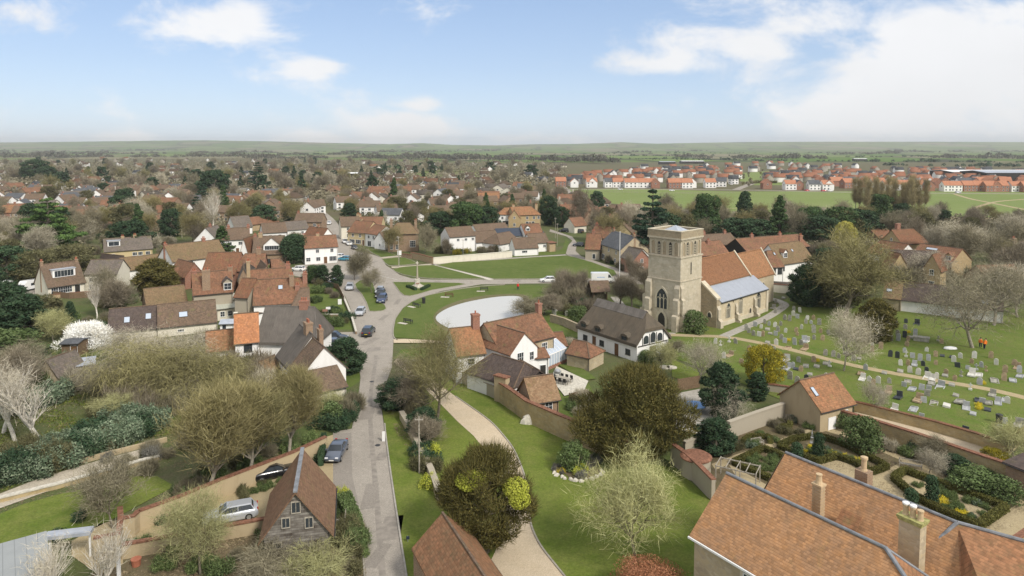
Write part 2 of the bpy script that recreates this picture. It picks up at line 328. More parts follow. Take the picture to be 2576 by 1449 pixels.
# vegetation
M['bark']=plain('bark',(.15,.13,.10),.95,.05,0,.35,4); M['farwood']=leafm('far_wood_twigs',(.060,.060,.045),(.085,.08,.06),(.11,.105,.08)); M['birchb']=plain('birch_bark',(.62,.58,.51),.9,.1,0,.3,4); M['greybark']=plain('grey_bark',(.26,.235,.19),.95,.05,0,.3,4)
M['tw_brown']=leafm('twigs_brown',(0.159,0.141,0.090),(0.207,0.186,0.122),(0.305,0.276,0.191)); M['tw_purple']=leafm('twigs_purple',(0.144,0.122,0.087),(0.193,0.163,0.116),(0.281,0.245,0.180))
M['tw_olive']=leafm('twigs_budding_olive',(0.165,0.151,0.064),(0.213,0.195,0.081),(0.305,0.276,0.145)); M['tw_rust']=leafm('twigs_budding_rust',(0.177,0.151,0.070),(0.213,0.188,0.081),(0.293,0.258,0.133))
M['tw_grey']=leafm('twigs_grey',(0.301,0.270,0.196),(0.397,0.359,0.271),(0.508,0.465,0.362)); M['tw_green']=leafm('twigs_lichen_green',(0.254,0.245,0.105),(0.333,0.327,0.151),(0.444,0.441,0.226))
M['tw_white']=leafm('twigs_pale_birch',(0.366,0.327,0.255),(0.439,0.390,0.313),(0.549,0.503,0.394)); M['blossom']=leafm('white_blossom',(0.756,0.716,0.603),(0.800,0.800,0.765),(0.800,0.800,0.800))
M['yew']=leafm('yew_foliage',(0.071,0.073,0.025),(0.104,0.094,0.030),(0.165,0.138,0.046)); M['ever']=leafm('evergreen_foliage',(0.033,0.070,0.029),(0.054,0.094,0.035),(0.091,0.133,0.051))
M['everd']=leafm('dark_evergreen',(0.026,0.057,0.031),(0.040,0.072,0.035),(0.065,0.094,0.049)); M['cedar']=leafm('cedar_foliage',(0.055,0.113,0.035),(0.091,0.161,0.044),(0.146,0.226,0.070))
M['lime']=leafm('yellow_green_foliage',(.34,.38,.04),(.42,.45,.06),(.5,.52,.10)); M['golden']=leafm('golden_foliage',(.22,.18,.02),(.10,.11,.02),(.42,.34,.03))
M['shrub']=leafm('shrub_green',(0.067,0.101,0.032),(0.085,0.126,0.046),(0.146,0.188,0.081)); M['laurel']=leafm('laurel_silvery',(0.061,0.101,0.058),(0.122,0.163,0.099),(0.232,0.276,0.185))
M['ivy']=leafm('olive_scrub',(.085,.085,.04),(.12,.115,.055),(.17,.16,.085)); M['box']=leafm('box_hedge',(.07,.075,.02),(.10,.10,.03),(.14,.13,.045)); M['beech']=leafm('beech_hedge_russet',(.24,.10,.05),(.32,.14,.075),(.42,.21,.12))
M['willow']=leafm('weeping_willow_yellow',(.35,.33,.06),(.42,.38,.08),(.5,.46,.14)); M['daff']=leafm('daffodil_yellow',(.7,.55,.02),(.75,.6,.03),(.8,.7,.1))
M['poplar']=leafm('poplar_twigs',(.26,.21,.10),(.32,.27,.13),(.38,.33,.2)); M['lav']=leafm('lavender_grey',(.12,.12,.105),(.17,.165,.14),(.22,.21,.18)); M['bed']=leafm('bed_plants',(.06,.10,.03),(.11,.16,.05),(.20,.24,.10))
M['pine']=leafm('scots_pine_needles',(.018,.042,.026),(.028,.055,.032),(.05,.08,.05))
# ground covers
M['g_green']=ground('grass_green',(.072,.110,.022),(.095,.132,.030),(.14,.15,.05),.06,.5,7,.5)
M['g_lawn']=ground('grass_lawn',(.088,.128,.020),(.125,.162,.028),(.18,.185,.055),.09,.42,5,.6)
M['g_yard']=ground('grass_churchyard',(.085,.135,.022),(.125,.168,.032),(.15,.145,.055),.06,.6,6,.65)
M['g_field']=ground('grass_field',(.15,.20,.055),(.17,.215,.065),(.19,.22,.085),.008,.05,1.2,.6,0)
M['g_garden']=ground('garden_ground',(.085,.10,.035),(.12,.105,.06),(.07,.11,.03),.05,.4,4,.6)
M['g_rough']=ground('rough_ground',(.11,.095,.055),(.095,.105,.045),(.15,.125,.08),.02,.25,3,.6)
M['soil']=ground('flower_bed_soil',(.12,.09,.055),(.15,.115,.075),(.09,.10,.04),.2,1.3,8,.5)
M['gravel']=ground('gravel_drive',(.50,.41,.29),(.45,.375,.27),(.56,.47,.35),.12,.9,14,.5,.25)
M['gravely']=ground('gravel_yellow',(.36,.29,.17),(.32,.26,.16),(.42,.35,.22),.15,.8,12,.5,.25)
M['mud']=ground('muddy_bank',(.17,.14,.085),(.13,.12,.06),(.10,.12,.04),.3,1.2,7,.6)
M['paving']=ground('stone_paving',(.42,.37,.29),(.38,.34,.27),(.48,.43,.35),.15,.8,6,.5,.1)
def road(name,c):
    def ex(nt,col,oc):
        n=noise(nt,coord(nt,'Object',(1,.35,1)),.55,5,.7,.6); col=mixc(nt,rng(nt,n,.56,.70,0,.45),col,tuple(x*.62 for x in c))
        n=noise(nt,oc,2.2,4,.7,.5); return mixc(nt,rng(nt,n,.58,.68,0,.5),col,tuple(min(1,x*1.4) for x in c))
    return ground(name,c,tuple(x*.88 for x in c),tuple(x*1.12 for x in c),.05,.5,9,.6,.1,extra=ex)
M['road']=road('asphalt_old',(.31,.28,.24)); M['road2']=road('asphalt_car_park',(.25,.225,.195)); M['track']=plain('asphalt_wheel_worn',(.245,.22,.19),.85,.15,0,.2,1.5)
M['kerb']=plain('kerb_stone',(.30,.275,.23),.9,.1,0,.2,3); M['paint']=plain('road_paint_white',(.55,.54,.5),.8,.1,0,.3,5)
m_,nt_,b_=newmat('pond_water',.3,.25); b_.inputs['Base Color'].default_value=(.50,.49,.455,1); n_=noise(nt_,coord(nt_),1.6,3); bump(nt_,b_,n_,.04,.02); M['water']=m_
# ================= THE GROUND =================
def spline(pts,closed=True,n=6):
    P=[Vector(p) for p in pts]; out=[]; N=len(P)
    for i in range(N if closed else N-1):
        p0=P[(i-1)%N] if closed or i>0 else P[0]; p1=P[i]; p2=P[(i+1)%N]; p3=P[(i+2)%N] if closed or i<N-2 else P[-1]
        for k in range(n):
            t=k/n; out.append(.5*((2*p1)+(-p0+p2)*t+(2*p0-5*p1+4*p2-p3)*t*t+(-p0+3*p1-3*p2+p3)*t**3))
    if not closed: out.append(P[-1])
    return out
def gp(c,pts,z=0): return [GC(c,x,y,z) for x,y in pts]
def tri_fill(name,pts,z,mat,kind='structure',label=None,z0=None):
    import mathutils
    tris=mathutils.geometry.tessellate_polygon([[Vector((p[0],p[1],0)) for p in pts]])
    mb=MB(); vs=[(p[0],p[1],z) for p in pts]; fs=[]
    for t in tris:
        a,b,c=[Vector(vs[i]) for i in t]
        fs.append(t if (b-a).cross(c-a).z>0 else (t[0],t[2],t[1]))
    mb.add(vs,fs)
    if z0 is not None:
        n=len(pts); mb.add([(p[0],p[1],z0) for p in pts]+vs,[(i,(i+1)%n,n+(i+1)%n,n+i) for i in range(n)])
    o=mb.obj(name,mat); tag(o,kind=kind,label=label); return o
def ribbon(name,path,w,z0,z1,mat,closed=False,kind='structure'):
    """solid strip along a path: width w"""
    mb=MB(); N=len(path); L=[];Rr=[]
    for i,p in enumerate(path):
        a=path[(i-1)%N] if closed or i>0 else path[i]; b=path[(i+1)%N] if closed or i<N-1 else path[i]
        t=Vector((b[0]-a[0],b[1]-a[1],0)); t=t.normalized() if t.length>0 else Vector((1,0,0)); n=Vector((-t.y,t.x,0)); ww=w[i] if isinstance(w,list) else w
        p=Vector((p[0],p[1],0)); L.append(p+n*ww/2); Rr.append(p-n*ww/2)
    vs=[];fs=[]
    for i in range(N):
        for q in (Rr[i],L[i]):
            vs.append((q.x,q.y,z0)); vs.append((q.x,q.y,z1))
    for i in range(N if closed else N-1):
        j=(i+1)%N; a=4*i; b=4*j
        fs+= [(a+1,b+1,b+3,a+3),(a,b,b+1,a+1),(a+3,b+3,b+2,a+2)]
    if not closed: fs+= [(0,1,3,2),(4*N-4,4*N-2,4*N-1,4*N-3)]
    mb.add(vs,fs); o=mb.obj(name,mat)
    if kind: tag(o,kind=kind)
    return o
def farmland():
    m,nt,b=newmat('farmland',1,.05); oc=coord(nt,'Object',(1,.55,1)); w=ND(nt,'ShaderNodeTexNoise'); setin(w,Scale=.004,Detail=2); nt.links.new(oc,w.inputs['Vector'])
    vv=mixc(nt,.5,(0,0,0),(0,0,0)); ad=ND(nt,'ShaderNodeVectorMath',operation='MULTIPLY_ADD'); nt.links.new(w.outputs['Color'],ad.inputs[0]); ad.inputs[1].default_value=(180,180,0); nt.links.new(oc,ad.inputs[2])
    vo=ND(nt,'ShaderNodeTexVoronoi'); vo.inputs['Scale'].default_value=1/330; nt.links.new(ad.outputs[0],vo.inputs['Vector'])
    ve=ND(nt,'ShaderNodeTexVoronoi',feature='DISTANCE_TO_EDGE'); ve.inputs['Scale'].default_value=1/330; nt.links.new(ad.outputs[0],ve.inputs['Vector'])
    sc=ND(nt,'ShaderNodeSeparateColor'); nt.links.new(vo.outputs['Color'],sc.inputs[0])
    col=mixc(nt,sc.outputs[0],(.12,.175,.045),(.155,.19,.07)); col=mixc(nt,rng(nt,sc.outputs[1],.66,.7),col,(.19,.175,.105)); col=mixc(nt,rng(nt,sc.outputs[2],.7,.74),col,(.09,.15,.03))
    col=mixc(nt,rng(nt,ve.outputs[0],.022,.05,1,0),col,(.045,.05,.03))
    nt.links.new(col,b.inputs['Base Color']); return m
M['farm']=farmland()
mb=MB(); mb.add([(-9000,-250,0),(9000,-250,0),(9000,9000,0),(-9000,9000,0)],[(0,1,2,3)]); tag(mb.obj('ground',M['farm']),kind='structure')
def poly(name,pts,z,mat,c=0,smooth=0,kerb=False,z0=None,h=None):
    p=gp(c,pts)
    if smooth: p=spline(p,True,smooth)
    a=sum(p[i][0]*p[(i+1)%len(p)][1]-p[(i+1)%len(p)][0]*p[i][1] for i in range(len(p)))
    if a<0: p=p[::-1]
    o=tri_fill(name,p,z,mat,z0=z0)
    if kerb: ribbon('kerb',p,.16,0.0,z+.015,M['kerb'],True)
    return p
# village ground: mixed gardens, earth and rough grass under all the houses
poly('village_ground',[(-900,1800),(-1500,700),(-500,470),(-60,402),(680,398),(930,404),(1250,410),(1560,408),(2700,408),(3300,425),(3900,600),(4200,1800)],.02,M['g_rough'])
poly('near_gardens_ground',[(-500,1700),(-400,640),(300,600),(900,560),(1450,560),(1600,600),(2100,590),(2700,640),(3200,1000),(3200,1800)],.04,M['g_garden'],smooth=4)
# playing field and recreation ground beyond
poly('playing_field',[(1425,478),(1560,474),(1850,482),(2576,480),(2700,480),(2700,545),(2430,548),(2300,530),(2000,560),(1700,530),(1480,505)],.06,M['g_field'])
poly('recreation_ground',[(930,432),(1060,428),(1225,430),(1228,446),(1100,444),(925,440)],.06,M['g_field'])
poly('verge_green',[(1855,436),(1940,430),(2010,455),(2000,466),(1900,466),(1860,455)],.06,M['g_field'])
def trail(pts,w,z,mat,name='path',c=0,n=5): 
    p=spline(gp(c,pts),False,n); return ribbon(name,p,w,.0,z,mat)
trail([(2400,488),(2440,500),(2500,512),(2590,530)],2.6,.085,M['gravely']); trail([(2440,528),(2480,514),(2520,506),(2600,500)],2.6,.082,M['gravely']); trail([(2280,545),(2400,549),(2600,552)],6,.08,M['gravely'])
trail([(1300,478),(1500,476),(1850,478),(2150,484),(2600,488)],5.5,.08,M['road'],'road'); trail([(1420,470),(1432,482),(1440,498)],3,.08,M['road']); trail([(1850,478),(1900,460),(1960,452),(2020,446),(1930,438)],6,.08,M['road'],'road')
trail([(1640,536),(1860,524),(2140,536)],1.6,.08,M['gravely'])
trail([(742,440),(752,465),(762,490),(778,510),(800,532),(826,558),(838,585),(862,625)],[7]*36,.06,M['road'],'road')
# ---- lanes, high street and the open junction: one sheet of worn tarmac
lane=[(930,1620),(918,1449),(912,1360),(907,1290),(903,1275),(836,1235),(838,1088),(885,1080),(893,1040),(902,1000),(907,950),(900,905),(880,875),(805,874),(806,838),(893,836),(893,812),(880,772),(868,745),(845,718),(812,706),(735,694),(742,668),(790,664),(850,662),(846,625),(836,592),(826,562),(842,560),(858,592),(896,632),(938,641),(958,648),(972,669),(985,677),(1005,692),(1035,701),(1087,704),(1238,704),(1480,703),(1545,690),(1515,670),(1428,643),(1417,632),(1440,606),(1425,595),(1382,583),(1384,577),(1440,596),(1452,612),(1448,632),(1462,645),(1560,678),(1640,690),(1700,700),(1700,722),(1560,712),(1330,714),(1210,716),(1110,733),(1050,752),(1010,790),(993,830),(989,870),(986,925),(964,985),(960,1030),(968,1090),(980,1170),(993,1260),(1008,1360),(1022,1449),(1042,1620)]
poly('road',lane,.08,M['road'])
# grey parking bay
poly('parking_bay',[(838,1094),(884,1090),(886,1200),(902,1270),(838,1232)],.105,M['road2'])
# wheel-worn darker strip of the lane
p=spline(gp(0,[(975,1560),(962,1449),(955,1350),(947,1250),(941,1180),(934,1100),(931,1030),(934,980),(942,930),(946,895)]),False,6); ribbon('road_wear',p,[.55]*len(p),.08,.085,M['track'])
# greens: raised turf with stone kerbs
GZ=.17
poly('village_green',[(1097,668),(1140,661),(1250,655),(1345,648),(1424,644),(1445,648),(1490,661),(1545,681),(1552,692),(1530,701),(1400,702),(1243,703)],GZ,M['g_green'],kerb=True,z0=0)
poly('village_green',[(988,679),(1005,674),(1021,672),(1058,669),(1091,668),(1150,684),(1218,702),(1143,703),(1076,701),(1040,697),(1015,692),(996,685)],GZ,M['g_green'],kerb=True,z0=0)
poly('village_green',[(962,654),(990,650),(1018,649),(1034,655),(1052,664),(1016,668),(978,669),(968,662)],GZ,M['g_green'],kerb=True,z0=0)
poly('village_green',[(921,627),(956,631),(978,636),(1000,644),(958,648),(938,638)],GZ,M['g_green'],kerb=True,z0=0)
poly('village_green',[(988,711),(1032,711),(1100,712),(1154,713),(1172,716),(1140,722),(1087,731),(1050,742),(1032,746),(1016,744),(1006,736),(996,722)],GZ,M['g_green'],kerb=True,z0=0)
poly('village_green',[(893,716),(905,707),(925,706),(938,713),(946,737),(952,761),(968,768),(972,778),(964,783),(944,785),(929,784),(922,763),(910,741),(897,727)],GZ,M['g_green'],kerb=True,z0=0)
pg=poly('village_green',[(992,850),(990,835),(996,803),(1014,777),(1036,761),(1076,745),(1143,731),(1210,722),(1300,718),(1420,722),(1505,730),(1480,760),(1420,790),(1400,860),(1150,870),(1100,858)],GZ,M['g_green'],kerb=False,z0=0)
ribbon('kerb',spline(gp(0,[(1000,858),(991,850),(989,835),(995,803),(1013,776),(1035,760),(1075,744),(1143,730),(1210,721),(1270,717)]),False,4),.2,0,.19,M['kerb'])
trail([(1100,666),(1250,652.5),(1424,641.5)],1.6,.1,M['concrete']); trail([(1090,665),(1148,682),(1236,704)],1.7,.1,M['stonep'],n=2)
trail([(958,650),(1000,646),(1040,647),(1075,656)],2.0,.1,M['paving']); trail([(985,673),(1040,670),(1098,664)],2.2,.1,M['paving'])
poly('pond_bank',[(1090,800),(1112,776),(1150,760),(1200,748),(1260,742),(1312,742),(1332,755),(1330,805),(1300,845),(1180,852),(1110,828)],GZ+.02,M['mud'],smooth=5)
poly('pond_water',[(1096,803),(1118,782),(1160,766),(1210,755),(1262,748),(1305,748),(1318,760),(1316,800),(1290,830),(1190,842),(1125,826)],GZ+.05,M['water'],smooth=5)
poly('grass_verge',[(1062,655),(1092,663),(1250,651),(1423,640),(1432,610),(1424,600),(1416,624),(1408,630),(1250,640),(1088,654),(1070,650)],.12,M['g_green'])
# road markings
for (x0,y0,x1,y1,w) in ((832,672,848,669,.12),(864,688,880,681,.12),(880,681,873,674,.12),(848,682,866,677,.12),(940,690,1000,705,.1),(846,690,862,692,.12)):
    a=G(x0,y0); b=G(x1,y1); ribbon('road_marking',[a,b],w,.08,.092,M['paint'])
# verges, lawns and drive at the manor
poly('lawn',[(988,905),(1010,880),(1150,870),(1160,960),(1080,990),(1040,905+20)],.07,M['g_green'])
poly('lawn',[(968,1000),(1000,960),(1160,962),(1250,1004),(1325,1061),(1425,1107),(1532,1151),(1700,1180),(1790,1262),(1760,1449),(1770,1620),(1050,1620),(1025,1449),(1010,1360),(996,1260),(982,1170),(970,1090),(962,1030)],.09,M['g_lawn'])
poly('driveway',[(990,912),(1000,902),(1045,935),(1100,965),(1146,999),(1209,1043),(1240,1068),(1265,1096),(1287,1124),(1302,1153),(1313,1180),(1319,1199),(1326,1232),(1329,1266),(1333,1300),(1337,1326),(1350,1358),(1367,1386),(1392,1418),(1419,1449),(1500,1560),(1290,1560),(1225,1500),(1215,1449),(1240,1403),(1262,1353),(1275,1300),(1272,1250),(1258,1200),(1238,1160),(1215,1129),(1192,1099),(1152,1063),(1109,1019),(1070,980),(1030,945)],.115,M['gravel'])
poly('driveway',[(990,856),(1020,855),(1080,858),(1140,862),(1140,868),(1060,865),(990,865)],.19,M['gravel'])
ribbon('drive_edging',spline(gp(0,[(1146,999),(1209,1043),(1240,1068),(1265,1096),(1287,1124),(1302,1153),(1313,1180),(1319,1199),(1326,1232),(1329,1266),(1333,1300),(1337,1326),(1350,1358),(1367,1386),(1392,1418),(1430,1465)]),False,3),.16,0,.19,M['kerb'])
ribbon('kerb',spline(gp(0,[(968,1068),(971,1100),(980,1170),(993,1260),(1008,1360),(1022,1449),(1036,1560)]),False,4),.16,0,.2,M['concrete'])
ribbon('kerb',spline(gp(0,[(907,1000),(897,1035),(890,1072)]),False,4),.14,0,.18,M['kerb']); ribbon('kerb',spline(gp(0,[(904,1275),(911,1360),(917,1449),(926,1560)]),False,4),.14,0,.16,M['kerb'])
# churchyard
poly('churchyard_grass',[(1390,770),(1480,745),(1600,770),(1660,830),(1900,800),(2000,740),(2200,750),(2700,790),(2900,1100),(2531,1125),(2187,1036),(2070,1010),(1960,1005),(1840,955),(1690,900),(1660,860),(1440,850),(1400,815)],.11,M['g_yard'])
trail([(1640,842),(1740,846),(1820,849),(1900,862),(2000,884),(2100,910),(2200,932),(2330,955),(2480,980),(2600,1008)],1.7,.135,M['gravely']); 
trail([(1820,848),(1880,822),(1930,800),(1968,775),(1972,765),(1950,755),(1925,750)],1.9,.14,M['concrete'])
trail([(1545,748),(1590,800),(1620,835),(1700,842)],1.8,.13,M['concrete'])
# gravel walk between the walls
poly('gravel_walk',[(2110,1040),(2190,1040),(2360,1088),(2531,1140),(2535,1172),(2420,1140),(2250,1085),(2110,1060)],.13,M['gravel'])
# walled garden
poly('walled_garden_ground',[(1836,1100),(1971,1050),(2064,1050),(2300,1130),(2576,1215),(2800,1290),(2800,1600),(2300,1500),(1900,1400),(1770,1240),(1780,1150)],.12,M['soil'])
for pts in ([(1790,1170),(1840,1150),(1900,1130),(1990,1098),(2045,1078),(2052,1082),(1990,1110),(1930,1136),(1860,1160),(1800,1185)],
            [(1830,1165),(1870,1190),(1960,1240),(2060,1270),(2200,1330),(2180,1345),(2040,1290),(1940,1260),(1850,1200)],
            [(1960,1130),(2020,1165),(2060,1150),(2140,1170),(2240,1180),(2270,1162),(2150,1110),(2055,1080),(2065,1074),(2160,1100),(2290,1160),(2360,1185),(2550,1250),(2620,1290),(2600,1440),(2480,1400),(2300,1330),(2150,1240),(2070,1215),(1980,1175)],
            ): poly('garden_path',pts,.135,M['gravely'])
# lower left garden: lawns, gravel court, terraces
poly('lawn',[(-40,1290),(0,1295),(60,1270),(150,1245),(242,1226),(300,1200),(395,1200),(440,1225),(300,1300),(200,1350),(150,1370),(0,1375),(-60,1385)],.10,M['g_lawn'])
poly('gravel_court',[(310,1340),(430,1270),(560,1215),(700,1155),(790,1110),(840,1095),(838,1235),(800,1330),(660,1310),(600,1330),(430,1362),(330,1360)],.095,M['gravely'])
poly('gravel_court',[(180,1365),(250,1320),(300,1310),(310,1420),(250,1449),(180,1400)],.10,M['gravely'])
poly('terrace_path',[(-40,1260),(100,1205),(250,1160),(400,1120),(400,1140),(250,1195),(100,1245),(-40,1295)],.10,M['paving'])
poly('kitchen_garden_soil',[(310,1375),(600,1345),(860,1300),(908,1290),(920,1449),(930,1600),(200,1600),(230,1449)],.09,M['soil'])
poly('lawn',[(240,1100),(300,1050),(450,1010),(600,1000),(520,1040),(380,1090)],.08,M['g_green']); poly('lawn',[(230,890),(290,870),(330,890),(300,960),(250,930)],.08,M['g_green'])
poly('lawn',[(845,1000),(905,960),(905,920),(880,900),(850,905),(850,960)],.06,M['g_green']); poly('lawn',[(780,700),(850,720),(885,790),(890,830),(800,830),(775,760)],.06,M['g_green'])
poly('lawn',[(1375,985),(1480,965),(1500,1000),(1520,1060),(1480,1080),(1400,1040)],.10,M['g_green']); poly('lawn',[(1390,790),(1440,850),(1400,850)],.2,M['g_green'])
poly('patio',[(1385,955),(1400,925),(1480,962),(1470,985),(1420,1000)],.25,M['stonep']); poly('lawn',[(1400,918),(1460,925),(1500,955),(1470,960)],.2,M['g_green'])
poly('paved_yard',[(1660,1000),(1760,980),(1800,1050),(1780,1100),(1700,1080)],.12,M['concrete']); poly('lawn',[(1690,905),(1760,935),(1750,965),(1690,950)],.13,M['g_lawn'])
poly('caravan_yard',[(0,700),(110,695),(125,740),(0,745)],.07,M['road2'])
# ---- far hills
def hills():
    top=[(-700,358),(-300,359),(0,358.5),(200,356.5),(420,353.5),(520,353),(700,356),(860,360),(980,362.5),(1065,360),(1140,364.5),(1250,365.5),(1330,363),(1450,362),(1560,357.5),(1650,361.5),(1760,359),(1900,357),(2100,356.5),(2300,356.5),(2576,357.5),(2900,357),(3300,359)]
    rows=[]
    vs=[];fs=[]; n=len(top); D=[4600,5600,6600,7600,8300,8800]; prof=[0,.10,.38,.78,1,.93]
    for k,(dist,pf) in enumerate(zip(D,prof)):
        for i,(u,v) in enumerate(top):
            a=(u-1288)/1740/cp; hh=(368-v)/1740*8300+CAMH
            jig=0 if k in(0,4) else (math.sin(i*2.3+k*1.7)*.06)
            vs.append((a*dist,dist,max(-2,hh*(pf+jig) if k else -2)))
    for k in range(len(D)-1):
        for i in range(n-1): fs.append((k*n+i,k*n+i+1,(k+1)*n+i+1,(k+1)*n+i))
    mb=MB(); mb.add(vs,fs); tag(mb.obj('hills',M['farm'],smooth=True),kind='structure')
hills()
# ================= BUILDERS =================
def winmesh(w,h,nx,ny,dark=False,one=False,arch=False):
    key=(round(w,2),round(h,2),nx,ny,dark,one)
    if key in winmesh.c: return winmesh.c[key]
    f=MB(); t=.07 if w>.5 else .05; b=.035
    f.box(-w/2,-w/2+t,-.05,.04,-h/2,h/2); f.box(w/2-t,w/2,-.05,.04,-h/2,h/2); f.box(-w/2+t,w/2-t,-.05,.04,h/2-t,h/2); f.box(-w/2-.04,w/2+.04,-.10,.03,-h/2-.03,-h/2+t)
    for i in range(1,nx):
        x=-w/2+w*i/nx; bb=b if not(nx>2 and i%2==0) else .05; f.box(x-bb/2,x+bb/2,-.035,.03,-h/2+t+.001,h/2-t-.001)
    for j in range(1,ny):
        z=-h/2+h*j/ny; f.box(-w/2+t+.001,w/2-t-.001,-.03,.028,z-b/2,z+b/2)
    g=MB(); g.box(-w/2+t*.5,w/2-t*.5,-.012,.02,-h/2+t*.5,h/2-t*.5)
    if one:
        f.mi=1; f.box(-w/2+t*.5,w/2-t*.5,-.012,.02,-h/2+t*.5,h/2-t*.5)
        r=(f.mesh('window',[M['dframe' if dark else 'frame'],M['glass']]),None)
    else: r=(f.mesh('window',M['dframe' if dark else 'frame']),g.mesh('pane',M['glass']))
    winmesh.c[key]=r; return r
winmesh.c={}
def sidexf(L,d,s,f,z,out=.0):
    if s==0: return Vector((f*L,-out,z)),0
    if s==1: return Vector((L+out,f*d,z)),R(90)
    if s==2: return Vector(((1-f)*L,d+out,z)),R(180)
    return Vector((-out,(1-f)*d,z)),R(-90)
def roofmesh(L,d,he,rise,hl,hr,ov,t,oe=None,yr=.5,hlf=0):
    """shell roof, ridge along x at y=yr*d"""
    sl=rise/(d/2); oe=.25 if oe is None else oe; yR=d*yr
    s0=rise/yR; s1=rise/(d-yR)
    def layer(dz):
        return [(-oe,-ov,he-ov*s0+dz),(L+oe,-ov,he-ov*s0+dz),(L+oe,d+ov,he-ov*s1+dz),(-oe,d+ov,he-ov*s1+dz),(-oe if hl==0 else hl,yR,he+rise+dz),(L+oe if hr==0 else L-hr,yR,he+rise+dz)]
    mb=MB(); A=layer(t); B=layer(0)
    if hl>0: pass
    vs=A+B; fs=[(0,1,5,4),(2,3,4,5),(7,6,10,11),(9,8,11,10),(0,6,7,1),(2,8,9,3)]
    if hl>0: fs+= [(3,0,4),(6,9,10),(3,9,6,0)]
    else: fs+= [(0,4,10,6),(4,3,9,10)]
    if hr>0: fs+= [(1,2,5),(8,7,11),(1,7,8,2)]
    else: fs+= [(5,1,7,11),(2,5,11,8)]
    if hlf:  # half hip on the right-hand end: gable below, hipped above
        f=.42; A=layer(t); B=layer(0); xe=L+oe; vs=[];
        def pts(dz): return [(-oe if hl==0 else 0,-ov,he-ov*s0+dz),(xe,-ov,he-ov*s0+dz),(xe,yR*f,he+rise*f+dz),(L-hlf,yR,he+rise+dz),(xe,d-(d-yR)*f,he+rise*f+dz),(xe,d+ov,he-ov*s1+dz),(-oe if hl==0 else 0,d+ov,he-ov*s1+dz),(-oe if hl==0 else hl,yR,he+rise+dz)]
        mb=MB(); vs=pts(t)+pts(0); fs=[(0,1,2,3,7),(7,3,4,5,6),(2,4,3),(15,11,10,9,8),(14,13,12,11,15),(11,12,10),(0,8,9,1),(1,9,10,2),(2,10,12,4),(4,12,13,5),(5,13,14,6),(6,14,15,7) if hl==0 else (6,14,8,0),(7,15,8,0) if hl==0 else (0,7,6)]
        mb.add(vs,fs); return mb
    mb.add(vs,fs); return mb
def wallmb(L,d,he,rise,hl,hr,yr=.5,z0=-.3,hlf=0):
    mb=MB(); g=.02
    vs=[(0,0,z0),(L,0,z0),(L,d,z0),(0,d,z0),(0,0,he+g),(L,0,he+g),(L,d,he+g),(0,d,he+g)]
    fs=[(0,1,5,4),(2,3,7,6)]
    if hl==0: vs.append((0,yr*d,he+rise)); fs.append((3,0,4,len(vs)-1,7))
    else: fs.append((3,0,4,7))
    if hlf: n=len(vs); vs+=[(L,yr*d*.42,he+rise*.42),(L,d-(d-yr*d)*.42,he+rise*.42)]; fs.append((1,2,6,n+1,n,5))
    elif hr==0: vs.append((L,yr*d,he+rise)); fs.append((1,2,6,len(vs)-1,5))
    else: fs.append((1,2,6,5))
    mb.add(vs,fs); return mb
def chimney(parent,x,y,z0,z1,w=.9,l=.6,mat='brick',pots=2,potm='potr'):
    mb=MB(); mb.box(x-w/2,x+w/2,y-l/2,y+l/2,z0,z1-.25); mb.box(x-w/2-.07,x+w/2+.07,y-l/2-.07,y+l/2+.07,z1-.25,z1)
    c=mb.obj('chimney',M[mat],parent)
    for i in range(pots):
        q=MB(); q.lathe([(.14,0),(.11,.1),(.12,.42),(.14,.45),(.13,.5)],10,(x+(i-(pots-1)/2)*(w/max(pots,1))*.8,y,z1)); q.obj('chimney_pot',M[potm],c)
    return c
def addwin(parent,L,d,spec,dark=False,one=False):
    s,f,z,w,h,nx,ny=spec; p,r=sidexf(L,d,s,f,z,.012)
    a,b=winmesh(w,h,nx,ny,dark,one); o=link('window',a,parent,p,(0,0,r))
    if b: link('pane',b,o)
    return o
def adddoor(parent,L,d,s,f,w=.95,h=2.05,mat='door'):
    mb=MB(); mb.box(-w/2,w/2,-.03,.03,0,h); mb.mi=1; mb.box(-w/2-.08,-w/2,-.05,.03,0,h+.08); mb.box(w/2,w/2+.08,-.05,.03,0,h+.08); mb.box(-w/2,w/2,-.05,.03,h,h+.08)
    p,r=sidexf(L,d,s,f,0,.012); return mb.obj('door',[M[mat],M['frame']],parent,p,r)
